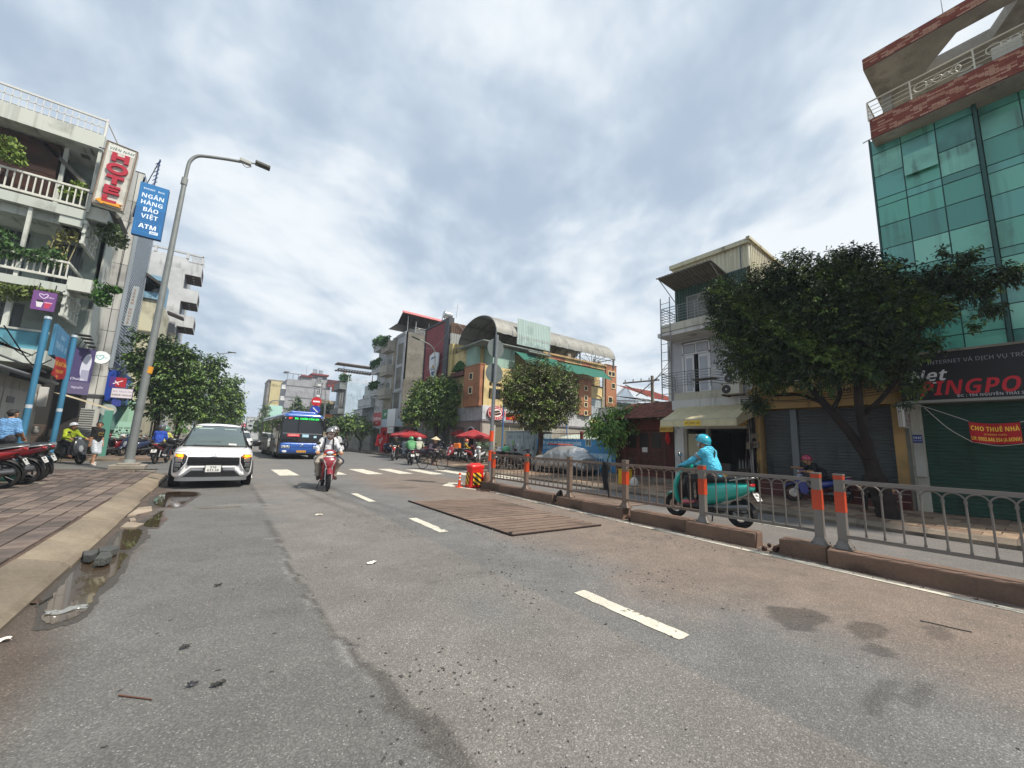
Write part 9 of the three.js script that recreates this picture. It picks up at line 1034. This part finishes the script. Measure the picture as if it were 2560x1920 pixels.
{
const z=-15.6,pl=(x,y)=>onZ(x,y,z),q=(x,y)=>{const p=pl(x,y);return[p.x,p.y,p.z];},b=pl(1343,1160);tree('street_tree','round topped street tree with brownish dry crown before the round coffee sign',[b.x,.13,z],[limb([[b.x-.05,.05,z],q(1350,1120),q(1352,1085),q(1347,1050)],.17,.11,.2)],[limb([q(1350,1080),q(1320,1020),q(1300,980)],.08,.03),limb([q(1350,1065),q(1390,1010),q(1420,980)],.07,.03),limb([q(1347,1050),q(1345,980),q(1350,940)],.08,.03)],[[1345,965,55],[1300,955,45],[1288,990,36],[1390,960,52],[1400,1005,48],[1320,1010,55],[1365,1020,55],[1425,1000,25],[1312,1032,26,0,.7],[1345,1042,38],[1392,1038,26,0,.7],[1340,925,32,0,1],[1375,935,30],[1330,1068,14,0,.5]],pl,{sprays:420,unit:1,per:8,leaf:.13,wide:.24,tones:['#363f22','#4c522c','#5e5c36','#5f7434','#86a044'],bark:BARK2});
}
{const z=-11.2,pl=(x,y)=>onZ(x,y,z),q=(x,y)=>{const p=pl(x,y);return[p.x,p.y,p.z];},b=pl(1548,1196);tree('young_tree','young street tree with long drooping fresh leaves before the brown doors',[b.x,.13,z],[limb([[b.x,.05,z],q(1550,1160),q(1550,1110),q(1565,1070)],.055,.04,.1)],[limb([q(1560,1080),q(1520,1050),q(1490,1060)],.025,.012),limb([q(1565,1070),q(1600,1040),q(1640,1050)],.025,.012),limb([q(1562,1075),q(1560,1040),q(1550,1020)],.025,.012)],[[1565,1060,50],[1520,1070,42],[1490,1060,20,0,.7],[1610,1060,45],[1640,1075,28],[1580,1100,35,0,.8],[1530,1110,22,0,.6],[1600,1105,28,0,.7],[1545,1030,25,0,.7],[1480,1080,14,0,.6],[1655,1040,18,0,.6]],pl,{sprays:230,unit:1,per:8,leaf:.21,wide:.15,droop:1.7,tones:['#375226','#4a6e2c','#5e883a','#789e46','#94b256'],bark:BARK2});}
{const z=-29.6,pl=(x,y)=>onZ(x,y,z),q=(x,y)=>{const p=pl(x,y);return[p.x,p.y,p.z];},b=pl(1092,1140);tree('street_tree','leafy street tree with glossy leaves in front of the concrete house and red parasol',[b.x,.13,z],[limb([[b.x,.05,z],q(1092,1100),q(1090,1060),q(1092,1030)],.18,.12,.2)],[limb([q(1091,1050),q(1060,1010),q(1040,980)],.09,.03),limb([q(1091,1040),q(1130,1000),q(1150,970)],.09,.03)],[[1100,992,52],[1062,985,36],[1048,1015,36],[1140,980,38],[1152,1008,36],[1100,1030,46],[1036,1040,24],[1150,1035,26],[1088,962,22],[1128,958,20],[1172,1000,18,0,.8],[1018,1048,13,0,.7],[1048,958,10,0,.8],[1180,975,12,0,.7]],pl,{sprays:120,unit:1,per:8,leaf:.25,wide:.28,tones:GR.concat('#7a8f45'),bark:BARK2});}
{
const mk=(name,label,z,tx,blobs,o2,ty=1090)=>{const pl=(x,y)=>onZ(x,y,z),b=pl(tx,ty),q=(x,y)=>{const p=pl(x,y);return[p.x,p.y,p.z];};const x0=blobs[0][0],y0=blobs[0][1];tree(name,label,[b.x,.13,z],[limb([[b.x,.05,z],[b.x+.05,lerp(.1,pl(x0,y0).y,.35),z],[lerp(b.x,pl(x0,y0).x,.5),lerp(.1,pl(x0,y0).y,.7),z],q(x0,y0)],o2.tr||.17,.07,.2)],[],blobs,pl,{per:8,wide:.26,tones:GR,...o2});};
const S={sprays:150,unit:1,leaf:.2,group:undefined};
mk('street_tree','leafy street tree with large leaves beside the lamp post on the left',-29,384,[[400,930,55],[370,900,50],[335,890,30,0,.8],[345,840,26,0,.8],[430,880,48],[395,865,40],[450,930,50],[420,975,50],[375,965,45],[330,920,22,0,.6],[320,860,14,0,.6],[310,990,18,0,.5],[345,1010,26,0,.6],[470,890,35],[480,960,45],[440,1010,45],[490,1010,40],[400,1020,40,0,.8]],{...S,leaf:.24,tones:DG.concat(['#4a6128','#5d7a3a'])});
mk('street_tree','second street tree in the left row behind the white car',-38,440,[[500,920,50],[530,960,50],[490,980,50],[540,910,32],[555,1000,42],[510,1030,45],[460,1040,38]],{...S,sprays:110,leaf:.26});mk('street_tree','third street tree in the left row with a bright leaf patch',-48,500,[[555,980,38],[580,960,30],[575,1010,36],[590,985,24],[545,1040,38],[590,1035,26],[520,1050,36]],{...S,sprays:85,leaf:.3},1085);mk('street_tree','farthest street tree of the left row beside the billboard',-60,545,[[590,1000,22],[600,1020,18],[580,1050,28],[560,1060,24],[540,1066,22]],{...S,sprays:60,leaf:.34},1085);
mk('young_tree','small bushy street tree on the right between bus and red sign',-44,899,[[870,1062,28],[845,1066,24],[900,1062,28],[925,1070,18],[835,1050,14],[880,1045,20],[860,1085,14,0,.6],[905,1085,14,0,.6]],{...S,sprays:70,leaf:.3,tones:GR,tr:.09},1120);
mk('cone_tree','tall cone shaped dark tree rising behind the bus roof',-78,745,[[745,1010,14],[740,1025,22],[755,1035,26],[728,1042,24],[745,1055,28],[772,1050,20],[720,1062,20],[746,997,8]],{...S,sprays:45,leaf:.42,tones:DG.concat('#445a28')},1100);mk('shade_tree','broad dark tree behind the traffic light and no entry sign',-66,830,[[830,1030,26],[808,1030,22],[850,1040,20],[825,1055,26],[800,1060,24],[845,1065,20],[815,1015,12]],{...S,sprays:50,leaf:.4,tones:DG},1100);
mk('shade_tree','rounded green trees left of the bus far along the road',-84,665,[[665,1050,16],[650,1058,15],[680,1052,16],[655,1072,16],[672,1070,18],[640,1072,12],[690,1070,14]],{...S,sprays:44,leaf:.42,tones:GR},1095);mk('palm_tree','small palm like tree before the yellow tower',-88,664,[[664,1022,8],[672,1018,9],[657,1026,7],[668,1030,7]],{...S,sprays:26,leaf:.6,wide:.12,tones:GR,tr:.1},1090);
mk('shade_tree','dark tree at the very end of the road behind far traffic',-120,625,[[627,1066,9],[617,1072,8],[635,1074,9],[606,1076,8]],{...S,sprays:20,leaf:.5,tones:DG},1090);
mk('shrub','weedy green shrub on the left pavement behind the white car',-34,440,[[455,1070,14],[440,1078,12],[468,1078,12]],{...S,sprays:120,leaf:.16,tones:['#3f6a24','#5a8a30'],tr:.03},1098);
}
renderer.render(scene,camera);
